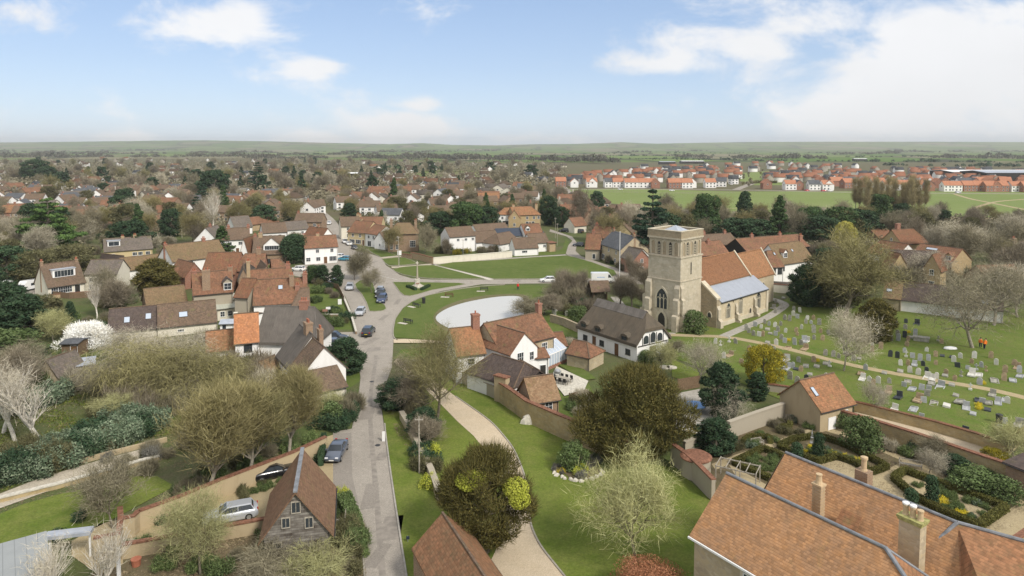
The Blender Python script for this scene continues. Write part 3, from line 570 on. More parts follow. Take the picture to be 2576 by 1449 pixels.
def dormer(parent,L,d,he,rise,f,up,w,h,kind,wall,roof,nx=2,ny=1,side=0,yr=.5):
    """dormer on the front slope; up=fraction up the slope where its face stands"""
    yR=d*yr; y0=up*yR; z0=he+rise*up; x=f*L; s=rise/yR
    ztop=z0+h; 
    mb=MB(); dep=h/s+.1
    mb.add([(x-w/2,y0,z0-.3),(x+w/2,y0,z0-.3),(x+w/2,y0,ztop),(x-w/2,y0,ztop),(x-w/2,y0+dep,ztop),(x+w/2,y0+dep,ztop),(x-w/2,y0+.0,z0-.3),(x+w/2,y0+.0,z0-.3)],[(0,1,2,3),(1,5,2),(0,3,4)])
    if kind=='gable':
        g=w*.45; mb.add([(x-w/2,y0,ztop),(x+w/2,y0,ztop),(x,y0,ztop+g)],[(0,1,2)])
        dd=(h+g)/s+.1; o=.18; og=o*.9
        D=mb.obj('dormer',M[wall],parent)
        rb=MB()
        for sg in (-1,1):
            P=[(x+sg*(w/2+o),y0-.2,ztop-og+.03),(x+sg*(w/2+o),y0+h/s+.0,ztop-og+.03),(x,y0+dd,ztop+g+.03),(x,y0-.2,ztop+g+.03)]
            if sg>0: P=P[::1]
            else: P=P[::-1]
            rb.extr(P,(0,0,.1))
        rb.obj('dormer_roof',M[roof],D)
    else:
        D=mb.obj('dormer',M[wall],parent); rb=MB(); rb.box(x-w/2-.15,x+w/2+.15,y0-.2,y0+dep+.1,ztop,ztop+.12); rb.obj('dormer_roof',M['lead' if kind=='flat' else roof],D)
    a,b=winmesh(w*.86,h*.82,nx,ny,False,True); link('window',a,D,(x,y0-.02,z0+h*.5),(0,0,0))
    return D
def skylight(parent,L,d,he,rise,f,up,w=.8,h=1.0,yr=.5,t=.16,face=0):
    yR=d*yr; ang=math.atan2(rise,yR); n=Vector((0,-math.sin(ang),math.cos(ang))); c=Vector((f*L,up*yR,he+rise*up+t))
    mb=MB(); Mx=Matrix.Translation(c+n*.03)@Matrix.Rotation(ang,4,'X'); mb.box(-w/2,w/2,-h/2,h/2,-.04,.05,Mx); mb.mi=1; mb.box(-w/2+.07,w/2-.07,-h/2+.07,h/2-.07,.05,.065,Mx)
    return mb.obj('skylight',[M['dframe'],M['sky_glass']],parent)
def house(label,c,e1,e2,he,d,rise,wall,roof,axis='x',hl=0,hr=0,ov=.3,ch=(),w=(),doors=(),dor=(),sky=(),cat='house',name='house',group=None,yr=.5,oe=.2,dark=False,t=.14,ridge=True,kind=None,L=None,zb=0,gmat=None,at=None,hlf=0):
    """e1,e2: survey points of the near eave corners (left,right); he eave height, d depth, rise of the ridge over the eave"""
    if at: A=Vector((0,0,0)); B=Vector((1,0,0))
    else: A=GC(c,*e1,he); B=GC(c,*e2,he)
    if L is not None:
        dirn=(B-A).normalized(); B=A+dirn*L
    A.z=B.z=0; Lx=(B-A).length; ang=math.atan2(B.y-A.y,B.x-A.x)
    if axis=='x': org=A; rz=ang; LL,dd=Lx,d
    else: org=B; rz=ang+R(90); LL,dd=d,Lx
    if at: org,rz,LL,dd=at
    h=empty(name,org,rz,label=label,cat=cat,group=group)
    wm=wallmb(LL,dd,he,rise,hl,hr,yr,hlf=hlf); wo=wm.obj('wall',M[wall],h)
    roofmesh(LL,dd,he,rise,hl,hr,ov,t,oe,yr,hlf).obj('roof',M[roof],h)
    if ridge:
        rb=MB(); x0=-oe if hl==0 else hl; x1=LL+oe if hr==0 else LL-hr
        rb.tube((x0,yr*dd,he+rise+t),(x1,yr*dd,he+rise+t),.11,.11,6)
        yR=yr*dd; s0=rise/yR
        for (cond,ex,rx) in ((hl>0,-oe,x0),(hr>0,LL+oe,x1)):
            if cond:
                for yy in (-ov,dd+ov): rb.tube((ex,yy,he-ov*s0+t),(rx,yR,he+rise+t),.10,.10,6)
        rb.obj('ridge_tiles',M['t_brown' if roof not in('slate','thatch','thatch_grey') else ('leadr' if roof=='slate' else 'thatch_ridge')],h)
    if at is None or True:
        gm=MB(); sl_=rise/(yr*dd); zg=he-ov*sl_; x0=-oe if hl==0 else 0; gm.tube((x0,-ov-.05,zg-.0),(LL+oe,-ov-.05,zg),.06,.06,6); gm.tube((LL-.15,-.06,zg),(LL-.15,-.06,0),.04,.04,5); gm.obj('gutter',M['dframe' if wall in('white','cream','beige') else 'metal'],h) if 'thatch' not in roof else None
    for q in ch:
        x,y,top=q[0]*LL,q[1]*dd,q[2]; kw=q[3] if len(q)>3 else {}
        chimney(h,x,y,he*.3,he+rise+top,**kw)
    for q in w: addwin(h,LL,dd,q,dark)
    for q in doors: adddoor(h,LL,dd,*q)
    for q in dor: dormer(h,LL,dd,he,rise,q[0],q[1],q[2],q[3],q[4],q[5] if len(q)>5 else wall,q[6] if len(q)>6 else roof,*(q[7:9]))
    for q in sky: skylight(h,LL,dd,he,rise,*q,yr=yr,t=t)
    h['L']=LL; h['d']=dd; h['he']=he; h['rise']=rise
    return h
# rows of identical windows: W(side, [fractions], z, w, h, nx, ny)
def Wr(s,fs,z,w=1.0,h=1.1,nx=2,ny=2): return [(s,f,z,w,h,nx,ny) for f in fs]
# ---------------- vegetation meshes ----------------
def skeleton(rs,H,trunk,spread,levels,kids,up,r0,fork=1,sub=.68,bend=.25):
    """limb segments and twig positions; limbs leave the stem from low down"""
    segs=[];tips=[]
    def grow(p,dr,ln,r,lev):
        n=4 if lev<2 else 3; q=p; dcur=dr.copy(); k=kids if lev>0 else kids+fork+2; ph=rs.uniform(0,6.28); made=0
        for i in range(n):
            dcur=(dcur+Vector((rs.gauss(0,bend*.7),rs.gauss(0,bend*.7),rs.gauss(0,bend*.3)+up*.06))).normalized()
            e=q+dcur*ln/n; ra=r*(1-.6*i/n); rb=r*(1-.6*(i+1)/n); segs.append((q,e,ra,rb))
            if lev>=levels-1 or (lev==levels-2 and i>0): tips.append((q+(e-q)*rs.random(),dcur.copy(),lev))
            q=e
            if lev<levels and (lev>0 or i>=1):
                m=int(round(k*(i+1)/n))-made
                for j in range(m):
                    made+=1; a=ph+2.4*made+rs.uniform(-.4,.4); tilt=rs.uniform(.6,1.05)*spread*(1.1 if lev==0 else 1.0)*(1.25-.5*i/n)
                    u=dcur.orthogonal().normalized(); v=dcur.cross(u)
                    nd=dcur*math.cos(tilt)+(u*math.cos(a)+v*math.sin(a))*math.sin(tilt); nd.z+=up*.12; nd.normalize()
                    grow(q,nd,ln*sub*rs.uniform(.75,1.15)*(1.1-.25*i/n),rb*.68,lev+1)
        if lev>=levels: tips.append((q,dcur.copy(),lev))
    grow(Vector((0,0,-.2)),Vector((0,0,1)),trunk,r0,0)
    zmax=max(t[0].z for t in tips); s=H*.93/zmax
    return [(a*s,b*s,ra*s,rb*s) for a,b,ra,rb in segs],[(p*s,d_,l) for p,d_,l in tips]
def limbs_mesh(segs,rmin,mat,nside=5):
    V=[];n=nside
    F=[]
    for a,b,ra,rb in segs:
        if ra<rmin: continue
        d=(b-a); 
        if d.length<1e-5: continue
        d=d.normalized(); u=d.orthogonal().normalized(); w=d.cross(u)
        if abs(d.z)>.3: u=Vector((1,0,-d.x/d.z)).normalized(); w=d.cross(u)
        o=len(V)
        for p,r in ((a,ra),(b+d*ra*.25,rb)):
            for i in range(n):
                t=6.2832*i/n; V.append(p+u*(math.cos(t)*r)+w*(math.sin(t)*r))
        for i in range(n): F.append((o+i,o+(i+1)%n,o+n+(i+1)%n,o+n+i))
    me=bpy.data.meshes.new('trunk'); me.from_pydata([tuple(v) for v in V],[],F); me.materials.append(mat); me.polygons.foreach_set('use_smooth',[True]*len(F)); me.update(); return me
def slivers(P,D,ln,wd,rng_,droop=0,curve=0):
    """thin twigs: one bent strip of 2 tris each -> as triangles"""
    n=len(P); up=np.array([0,0,1.]); L=ln*rng_.uniform(.5,1.3,(n,1))
    D=D/np.linalg.norm(D,axis=1,keepdims=True); E=P+D*L; E[:,2]-=droop*L[:,0]
    S=np.cross(D,rng_.normal(size=(n,3))); S/=np.linalg.norm(S,axis=1,keepdims=True)+1e-9; W_=wd*rng_.uniform(.7,1.3,(n,1))
    return np.stack([P-S*W_/2,P+S*W_/2,E],1).reshape(-1,3)
def bare(seed,H,trunk=1,spread=.75,levels=4,kids=3,up=1.0,r0=.09,ntw=18,tl=1.0,tw=.05,bark='bark',twig='tw_brown',droop=0,rand=.75,fork=1,rmin=.006,sub=.68,bend=.2):
    rs=random.Random(seed); g=np.random.default_rng(seed)
    segs,tips=skeleton(rs,H,trunk,spread,levels,kids,up,r0,fork,sub,bend)
    tm=limbs_mesh(segs,rmin,M[bark])
    P=np.array([tuple(t[0]) for t in tips]); D=np.array([tuple(t[1]) for t in tips])
    P=np.repeat(P,ntw,0); D=np.repeat(D,ntw,0); 
    P=P+g.normal(size=P.shape)*tl*.28; D=D+g.normal(size=D.shape)*rand
    V=slivers(P,D,tl,tw,g,droop); V[:,2]=np.maximum(V[:,2],.15)
    return [('trunk',tm),('crown',npmesh('crown',V,3,M[twig]))]
def leafcloud(C,Rr,n,size,g,shell=.55,flat=1.0,tri=True):
    """leaf triangles scattered in ellipsoids: C centres, Rr radii (k,3)"""
    k=len(C); vol=(Rr.prod(1))**(2/3); idx=g.choice(k,n,p=vol/vol.sum())
    d=g.normal(size=(n,3)); d/=np.linalg.norm(d,axis=1,keepdims=True); rad=(shell+(1-shell)*g.random((n,1))**.6)
    P=C[idx]+d*Rr[idx]*rad
    N=d+g.normal(size=(n,3))*.6; N/=np.linalg.norm(N,axis=1,keepdims=True)
    U=np.cross(N,g.normal(size=(n,3))); U/=np.linalg.norm(U,axis=1,keepdims=True)+1e-9; Vv=np.cross(N,U)
    s=size*g.uniform(.6,1.4,(n,1))
    return np.stack([P-U*s*.5-Vv*s*.35,P+U*s*.5-Vv*s*.35,P+Vv*s*.75],1).reshape(-1,3)
def sprays(C,Rr,n,ln,wd,g,upb=.6,shell=.6):
    """upright feathery sprays for yews"""
    k=len(C); vol=(Rr.prod(1))**(2/3); idx=g.choice(k,n,p=vol/vol.sum()); d=g.normal(size=(n,3)); d/=np.linalg.norm(d,axis=1,keepdims=True)
    P=C[idx]+d*Rr[idx]*(shell+(1-shell)*g.random((n,1))); D=d*.9+g.normal(size=(n,3))*.35; D[:,2]+=upb
    return slivers(P,D,ln,wd,g)
def crown_clumps(rs,H,Rw,base,k,shape='round',cr=(.22,.38)):
    C=[];S=[]
    for i in range(k):
        t=(i+.5)/k; a=i*2.39996+rs.uniform(-.3,.3); z=base+(H-base)*t
        if shape=='round': q=math.sqrt(max(0,1-(2*t-1)**2))*.9+.08
        elif shape=='cone': q=(1-t)*.95+.04
        elif shape=='egg': q=(math.sin(math.pi*min(1,t**.75))*.85+.1)
        elif shape=='column': q=.5 if t<.85 else .3
        elif shape=='dome': q=math.sqrt(max(0,1-t*t))*.9+.05
        r=Rw*q*rs.uniform(.45,.95); c=Rw*rs.uniform(*cr)*(1.0 if shape!='cone' else .5+.7*(1-t))
        C.append((math.cos(a)*r,math.sin(a)*r,min(z,H-c*.6))); S.append((c,c,c*rs.uniform(.6,.95)))
    return np.array(C),np.array(S)
def evergreen(seed,H,Rw,base=.1,k=36,n=9000,size=.32,shape='round',mat='ever',bark='bark',cr=(.22,.38),spray=0,core=True,tr=.03,upb=.6,sl=.9,sw=.16,bits=None):
    rs=random.Random(seed); g=np.random.default_rng(seed); C,S=crown_clumps(rs,H,Rw,base*H,k,shape,cr)
    V=leafcloud(C,S,n,size,g)
    if spray: V=np.concatenate([V,sprays(C,S,spray,sl,sw,g,upb)])
    V[:,2]=np.maximum(V[:,2],.05)
    segs=[]; p=Vector((0,0,-.2)); r=H*tr
    top=Vector((0,0,H*.8)); segs.append((p,Vector((0,0,H*.4)),r,r*.7)); segs.append((Vector((0,0,H*.4)),top,r*.7,r*.2))
    for i in range(0,k,max(1,k//14)):
        e=Vector(C[i]); b=Vector((0,0,max(.3,e.z*.72-.2))); segs.append((b,e,r*.35,r*.1))
    out=[('trunk',limbs_mesh(segs,0,M[bark])),('crown',npmesh('crown',V,3,M[mat]))]
    if bits:
        C2=np.array([b[0] for b in bits]); S2=np.array([b[1] for b in bits]); V2=leafcloud(C2,S2,n//3,size*.8,g,.6); out.append(('new_growth',npmesh('new_growth',V2,3,M['lime'])))
    return out
def cedar(seed,H,Rw,n=9000,mat='cedar',tiers=9,size=.4,base=.2):
    rs=random.Random(seed); g=np.random.default_rng(seed); C=[];S=[];segs=[(Vector((0,0,-.2)),Vector((0,0,H*.9)),H*.035,H*.01)]
    for t in range(tiers):
        z=H*(base+(1-base)*t/(tiers-.5)); Rr=Rw*(1-(t/tiers)**1.6)*rs.uniform(.8,1.1)+.4
        for j in range(7):
            a=rs.uniform(0,6.28); r=Rr*rs.uniform(.35,.9); c=Rr*rs.uniform(.22,.38)+.3
            C.append((math.cos(a)*r,math.sin(a)*r,z+rs.uniform(-.3,.3)+r*.08)); S.append((c,c,c*.32)); segs.append((Vector((0,0,z-.5)),Vector(C[-1]),H*.01,H*.004))
    V=leafcloud(np.array(C),np.array(S),n,size,g,.3)
    return [('trunk',limbs_mesh(segs,0,M['bark'])),('crown',npmesh('crown',V,3,M[mat]))]
def thicket(seed,w,d,h,n=2500,mat='ivy',ln=.8,wd=.06,k=14,leafy=.5,size=.22):
    rs=random.Random(seed); g=np.random.default_rng(seed)
    C=np.array([(rs.uniform(-.42,.42)*w,rs.uniform(-.42,.42)*d,h*rs.uniform(.2,.5)) for i in range(k)]); S=np.array([(w*rs.uniform(.12,.24),d*rs.uniform(.14,.26),h*rs.uniform(.3,.55)) for i in range(k)])
    A=sprays(C,S,int(n*(1-leafy)),ln,wd,g,.8,.3); parts=[A]
    if leafy: parts.append(leafcloud(C,S,int(n*leafy),size,g,.4))
    V=np.concatenate(parts); V[:,2]=np.maximum(V[:,2],.03); return [('crown',npmesh('foliage',V,3,M[mat]))]
def plant(parts,name,loc,rz=0,s=1.0,label=None,cat='tree',group=None,sz=None):
    o=empty(name,loc,rz,label=label,cat=cat,group=group); o.scale=(s,s,sz or s)
    for nm,me in parts: link(nm,me,o)
    return o
def plant1(parts,name,loc,rz=0,s=1.0,label=None,cat='shrub',group=None,sz=None,sx=None):
    o=link(name,parts[-1][1],None,loc,(0,0,rz),(sx or s,s,sz or s)); tag(o,label,cat,group); return o
# ================= HOUSES ROUND THE GREEN AND BEHIND THE HIGH STREET =================
B=dict
H_=house
H_('cream chalet house with a wide white six-light dormer in its brown roof',1,(362,1158),(642,1118),2.6,8,4.6,'cream','t_brown',ch=[(.03,.5,.9,B(mat='brickb',w=.6)),(.97,.5,.5,B(mat='brickb',w=.6))],
   dor=[(.5,.33,4.8,1.9,'flat','white','t_brown',6,1)],w=Wr(0,[.17,.36,.54],1.4,1.5,1.5,3,2),doors=[(0,.78,1.1,2.1,'ddoor')])
H_('low cream house with brown roof right of the chalet with the white dormer',1,(640,1062),(880,1058),4.2,7,2.8,'cream','t_grey',w=Wr(0,[.2,.6,.85],2.8,1.0,1.0)+Wr(0,[.2,.6],1.1,1.1,1.1))
H_('sand coloured chalet bungalow with mossy roof and a boxy white two-pane dormer',1,(790,892),(1150,866),2.9,8.5,3.3,'beige','t_grey',ch=[(.66,.5,.8,B(mat='bricky')),(.4,.5,.6,B(mat='bricky'))],
   dor=[(.2,.35,3.4,1.7,'flat','white','t_grey',2,1)],w=Wr(0,[.15],1.4,1.6,1.2,2,1)+Wr(0,[.62,.74,.9],1.5,1.3,1.1,3,1)+Wr(3,[.5],3.6,.8,1.1))
H_('small dark timbered gable cottage beside the sand coloured bungalow',1,(905,1010),(965,1000),2.8,9,2.8,'t_dark','t_dark',axis='y')
H_('low mossy orange roofed cottage behind the dark yew',1,(945,1035),(1230,1000),2.6,7,2.8,'white','t_moss',w=Wr(3,[.5],1.6,.9,1.0))
H_('long brown roofed bungalow with a small white dormer, among bare trees',1,(812,684),(1190,684),2.8,9,3.2,'brickb','t_rust',ch=[(.1,.5,.7,B(mat='brickb'))],dor=[(.82,.3,3.5,1.3,'flat','white','t_brown',3,1)],w=Wr(0,[.2,.45,.7],1.4,1.5,1.1,3,1))
H_('white cottage gable with grey roof and brick stack behind the mossy roofed inn',1,(1462,812),(1645,812),3.2,9,4.3,'white','t_grey',axis='y',ch=[(.4,.5,.8,B(mat='brick',w=1.2))],w=Wr(3,[.3,.7],1.5,.9,1.1))
H_('white two storey cottage with brown roof and a stack on its left end',1,(1655,806),(1880,796),4.9,8,3.2,'white','t_brown',ch=[(.3,.5,.9,B(mat='brick')),(.98,.5,.8,B(mat='brick'))],w=Wr(0,[.35,.7],3.6,1.2,1.1,2,2)+Wr(0,[.3],1.3,1.4,1.2,3,2)+Wr(3,[.5],3.5,.9,1.0),doors=[(0,.6)])
H_('brown roofed inn with long white dormer window and dark shopfront below',1,(1905,912),(2135,905),3.4,9.5,4.6,'brickb','t_brown',ch=[(.2,.5,1.0,B(mat='bricky',w=1.1,l=1.0)),(.02,.5,.6,{})],
   dor=[(.62,.18,4.6,1.6,'gable','white','t_brown',6,1)],w=Wr(0,[.3],1.2,1.2,1.2)+Wr(0,[.72],1.2,4.0,1.3,5,1),dark=True)
H_('narrow white gable fronted house with red roof left of the inn',1,(1812,905),(1872,905),3.6,9,4.2,'white','t_red',axis='y',w=Wr(3,[.5],2.0,.8,1.2))
H_('brown roof with white back wall behind the inn',1,(1985,752),(2165,742),3.6,8,3,'white','t_brown',w=Wr(0,[.3,.7],2.2,1.1,1.1))
H_('low red roofed range with yellow ridge behind the white cottage',1,(1890,690),(2105,664),2.8,7,2.6,'bricky','t_rust')
H_('white cottage with steep grey gable behind the two storey cottage',1,(1770,712),(1905,700),3.0,7,4.0,'white','t_grey',w=Wr(3,[.5],2.8,.7,.9))
H_('long white cottage with russet roof, bay and porch facing the pub car park',1,(2300,866),(2548,852),5.0,8,2.9,'white','t_rust',ch=[(.45,.5,.7,B(mat='bricky')),(.02,.5,.6,{})],w=Wr(0,[.38,.82],3.9,1.0,1.1,2,2)+Wr(0,[.1,.4],1.5,1.3,1.2,2,2)+Wr(0,[.85],1.4,2.2,1.5,5,1),doors=[(0,.62)])
H_('brick house with dark brown roof at the bend of the high street',1,(2220,668),(2425,668),4.8,8,3.0,'brickb','t_brown',ch=[(.05,.5,.7,{})],w=Wr(0,[.75],3.5,1.2,1.2,2,2)+Wr(0,[.25],3.5,1.0,1.1))
H_('white house with grey roof next to the high street bend',1,(2170,730),(2330,718),3.5,7,2.8,'white','t_grey',w=Wr(0,[.3,.7],2.2,1.0,1.0))
H_('russet gable with sloping white end wall by the round dark tree',1,(2285,782),(2420,800),3.0,6,3.4,'white','t_red',ch=[(.5,.5,.5,B(mat='brickb'))])
# cluster of old roofs
H_('white inn with mossy orange roof and brick ridge stack',1,(1302,968),(1706,918),5.0,9,3.8,'white','t_moss',ch=[(.72,.5,.9,B(w=.9)),(.01,.5,.5,B(w=.8))],w=Wr(0,[.33],3.9,1.2,1.5,2,2)+Wr(3,[.4],3.5,.8,1.2)+Wr(0,[.12],1.5,1.0,1.2))
H_('steep red-brown roof joined to the right of the mossy roofed inn',1,(1520,1062),(1770,1060),4.2,10,4.4,'brick','t_red')
H_('russet hipped roof with brick ridge stack in the cluster of old roofs',1,(1735,1040),(1990,1030),4.6,9,3.4,'brick','t_rust',hl=3,hr=.0,ch=[(.8,.5,1.3,B(mat='brickb',w=1.1,l=.9)),(.05,.45,.4,{})])
H_('rust coloured brick gable with tiled hood left of the old roof cluster',1,(1395,1082),(1540,1062),3.2,9,3.0,'brick','t_rust',axis='y')
H_('low russet lean-to roof left of the rust coloured brick gable',1,(1288,1092),(1400,1084),2.6,6,2.2,'brickb','t_rust')
H_('small grey gabled roof, left one of the three by the tall stack',1,(1800,1105),(1880,1100),4.0,9,2.5,'brickb','t_grey',axis='y')
H_('small grey gabled roof, middle one of the three by the tall stack',1,(1885,1100),(1965,1092),4.4,9,2.5,'brickb','t_grey',axis='y')
H_('small pinkish gabled roof, right one of the three by the tall stack',1,(1965,1090),(2060,1082),4.4,9,2.7,'brickb','t_brown',axis='y')
H_('low russet roofs between the inn and the pub car park',1,(2060,1060),(2205,1050),4.0,9,2.8,'brickb','t_rust',hr=2.5)
H_('old house with lichened orange roof, big brick stack and white dormer',1,(1462,1216),(1755,1190),5.4,8,3.6,'wallgrey','t_rust',ch=[(.33,.12,1.0,B(mat='brickb',w=1.5,l=1.1,pots=2)),(.05,.5,.5,{}),(1.0,.5,.8,B(mat='brickb'))],dor=[(.88,.05,1.7,1.7,'gable','wallgrey','t_dark',2,2)],w=Wr(0,[.15],3.5,1.0,1.0))
H_('grey brick rear range with red roof between the lichened house and white walled house',1,(1770,1230),(1870,1235),5.5,6,3.0,'wallgrey','t_red')
H_('orange tiled outbuilding with sagging roof behind the long barn',1,(1112,1312),(1412,1276),2.6,7.5,3.0,'brickb','t_moss')
H_('long russet roof running behind the white walled house with rooflight',1,(1875,1165),(2200,1145),6.0,7,3.0,'brick','t_rust',ch=[(.0,.3,2.2,B(w=.7,l=.7,mat='bricky')),(.93,.5,1.0,{})])
H_('white walled house with lichened red roof and one rooflight',1,(1915,1292),(2312,1268),4.2,8,4.0,'white','t_rust',ch=[(.72,.35,1.0,B(w=.9,mat='brickb')),(.98,.4,1.1,B(w=.9))],sky=[(.5,.62,.9,1.0)],w=Wr(3,[.5],3.5,.8,1.0)+Wr(0,[.9],3.0,.9,.9))
H_('small brown hipped roof in front of the white walled house with rooflight',1,(1950,1350),(2170,1325),2.6,5,1.9,'brickb','t_brown',hr=2.0,ch=[(.02,.3,.6,{}),(.9,.5,.6,B(mat='bricky'))])
H_('low brown gabled roof just behind the thatched cottage row',1,(2190,1330),(2335,1320),3.2,8,3.2,'brickb','t_brown',hl=2,ch=[(.4,.5,.8,{})])
# glazed lean-to roofs
H_('upper pale ribbed lean-to roof of the old courtyard',4,(1590,270),(1800,240),3.4,6,.9,'cream','polyroof',ridge=False,yr=.9)
H_('lower pale ribbed lean-to roof of the old courtyard',4,(1640,322),(1828,300),2.4,6,.9,'cream','polyroof',ridge=False,yr=.9,w=Wr(0,[.2,.5,.8],1.3,.9,1.1))
# long barn in two roofs
H_('long dark brown barn roof with two rooflights, left half of the long barn',4,(818,492),(1190,457),1.7,7,3.3,'cream','t_dark',sky=[(.36,.42,1.0,1.3),(.80,.50,1.0,1.3)],t=.16)
H_('long brown barn roof with one wide rooflight, right half of the long barn',4,(1190,455),(1638,408),2.0,7,3.3,'cream','t_brown',sky=[(.43,.42,1.5,1.2)],w=Wr(0,[.38],.9,1.1,.5,3,1),oe=.05)
H_('white yard shed with pale doors beside the long barn',4,(1660,432),(1765,428),2.1,3,.4,'white','lead',ridge=False,w=Wr(0,[.3],1.2,.8,1.5,1,1))
# cottage with the bright orange roof
cot=H_('white cottage with bright orange tiled roof and two dark sash windows',4,(1775,572),(1948,556),4.4,7,3.6,'white','t_bright',w=Wr(0,[.55],3.3,1.25,1.25,3,3)+Wr(0,[.55],1.25,1.25,1.5,3,3),dark=True,ch=[(.02,.6,.2,B(mat='cream',w=.5,pots=0))])
H_('white walled low wing with faded orange roof left of the orange roofed cottage',4,(1552,640),(1770,618),2.4,6,2.4,'white','t_orange',oe=.05)
H_('long grey thatched cottage with white walls behind the orange roofed cottage',4,(1945,560),(2385,566),3.6,8,4.3,'white','thatch_grey',ov=.5,t=.45,hr=1.5,oe=.3,ch=[(.66,.5,1.5,B(w=1.4,l=.9,pots=3))])
wg=H_('white boarded gable house with brown roof by the lane',4,(2280,815),(2610,757),3.8,5.2,3.3,'white','t_brown',axis='y',ch=[(.9,.35,1.5,B(w=1.1,pots=2,mat='brickb'))],w=Wr(3,[.72],3.9,.5,.75,2,3)+Wr(0,[.3],2,.8,.9),dark=True)
_r=wg.rotation_euler.z; _x=Vector((math.cos(_r),math.sin(_r),0)); _y=Vector((-_x.y,_x.x,0))
H_('grey thatched wing joined behind the white boarded gable',4,(0,0),(1,0),3.6,0,3.8,'white','thatch_grey',ov=.5,t=.4,oe=.1,at=(wg.location+_x*5.4-_y*.1,_r,6.5,wg['d']+.3),ch=[(.3,.5,1.7,B(w=1.4,l=1.0,pots=3,mat='brickb'))])
H_('dark brown lean-to roof with cream wall below the white boarded gable',4,(2362,952),(2612,895),2.5,3.4,1.9,'cream','t_brown',yr=.97,ridge=False)
H_('small mossy roofed outhouse left of the white boarded gable',4,(2020,790),(2130,740),1.9,3,1.2,'beige','t_moss')
# garden sheds, left
H_('brown timber shed with flat felt roof by the white blossom tree',4,(462,582),(588,580),2.3,3.0,.25,'fencew','slate',ridge=False,doors=[(0,.75,1.0,1.9,'door')])
H_('low garden studio with pale flat roof and orange brick front',4,(462,768),(710,735),2.2,3.4,.3,'bricky','lead',ridge=False,w=Wr(0,[.4],1.2,1.2,1.2,2,1),cat='garden studio',yr=.9)
H_('small stone gabled outhouse in front of the garden studio',4,(285,815),(432,825),2.0,5,2.2,'rubble','t_grey',axis='y')
# high street right side
H_('cream two storey terrace house, farthest left of the high street row',2,(0,702),(50,700),5.0,8,3.0,'cream','t_brown',ch=[(.95,.5,.7,B(mat='bricky'))],w=Wr(0,[.3,.7],3.9,.9,1.2)+Wr(0,[.3,.7],1.4,.9,1.2),L=8)
H_('beige high street shop with dark shopfront and russet roof',2,(48,742),(182,752),4.6,9,3.5,'beige','t_rust',ch=[(.3,.5,.8,B(mat='bricky'))],w=Wr(0,[.3,.7],3.5,1.0,1.2)+Wr(0,[.25,.6],1.3,2.4,1.5,3,1),doors=[(0,.88)])
H_('long russet roof behind the high street shop',2,(110,690),(302,690),5.0,8,2.6,'beige','t_rust',ch=[(.0,.5,1.2,B(mat='bricky',w=1.2))],oe=.1)
H_('white high street house with brown roof and garage door',2,(180,752),(270,765),4.6,8,2.6,'white','t_rust',w=Wr(0,[.3,.7],3.4,1.1,1.1)+Wr(0,[.35],1.1,2.2,2.0,2,1))
H_('white cottage gable at the end of the high street row',2,(250,800),(330,810),3.2,7,2.6,'white','t_brown',axis='y',w=Wr(3,[.5],1.5,.8,.9))
H_('tall brown brick house with white bay window behind the ochre bare tree',2,(350,760),(585,756),6.0,10,3.0,'brickb','t_moss',hl=3,hr=3,ch=[(.1,.5,1.2,B(mat='brickb')),(.9,.5,1.0,B(mat='brickb'))],w=Wr(0,[.8],2.6,1.9,2.2,3,3)+Wr(0,[.3,.12],4.4,1.0,1.4,2,2)+Wr(0,[.3,.12],1.6,1.0,1.6,2,2))
H_('white house with grey roof behind the tall brown brick house',2,(290,612),(440,615),4.6,7,2.4,'white','slate',w=Wr(0,[.3,.8],3.0,1.2,1.1))
H_('white bungalow with low slate roof left of the big evergreen',2,(455,625),(550,632),2.8,7,1.6,'white','slate',w=Wr(0,[.6],1.5,1.2,1.0))
# white farm group behind the green wall
H_('tall white barn conversion with brown roof and three small windows',2,(816,782),(1012,768),5.4,7,2.6,'white','t_brown',w=Wr(0,[.33,.63,.9],4.2,1.0,.9,3,1)+Wr(3,[.5],3.6,.7,.9),oe=.1)
H_('long low white range with brown roof right of the tall white barn',2,(1018,822),(1200,806),2.9,7,3.0,'white','t_brown',w=Wr(0,[.3],1.5,1.0,.9),oe=.1)
H_('purple-brown roof behind the long low white range',2,(1030,752),(1272,735),3.2,8,2.6,'white','t_brown')
H_('dark solar covered roof in the white farm group',2,(1182,778),(1362,770),2.8,6,2.4,'white','solar',ridge=False)
H_('pyramid brown roof with pale ridges in the white farm group',2,(1196,838),(1340,810),2.6,8,2.8,'white','t_brown',hl=3.5,hr=.0,w=Wr(3,[.5],1.5,.8,.9))
H_('white barn with brown roof and three small panes beside the green',2,(1308,868),(1487,860),2.6,6,2.8,'white','t_brown',w=Wr(0,[.42],1.4,1.8,.8,3,1),oe=.1)
H_('brown roofed white range behind the barn beside the green',2,(1432,828),(1566,820),3.2,6.5,2.6,'white','t_brown',w=Wr(0,[.75],2.0,1.0,.9))
H_('white gabled house with two dormers at the back of the white farm group',2,(1388,762),(1520,756),3.4,8,3.2,'white','t_rust',dor=[(.22,.3,1.6,1.2,'gable','white','t_brown',2,1)],w=Wr(0,[.8],2.0,1.0,1.0))
H_('flat topped yellow brick annexe at the right end of the white farm group',2,(1572,830),(1620,826),3.0,5,.2,'bricky','coping',ridge=False)
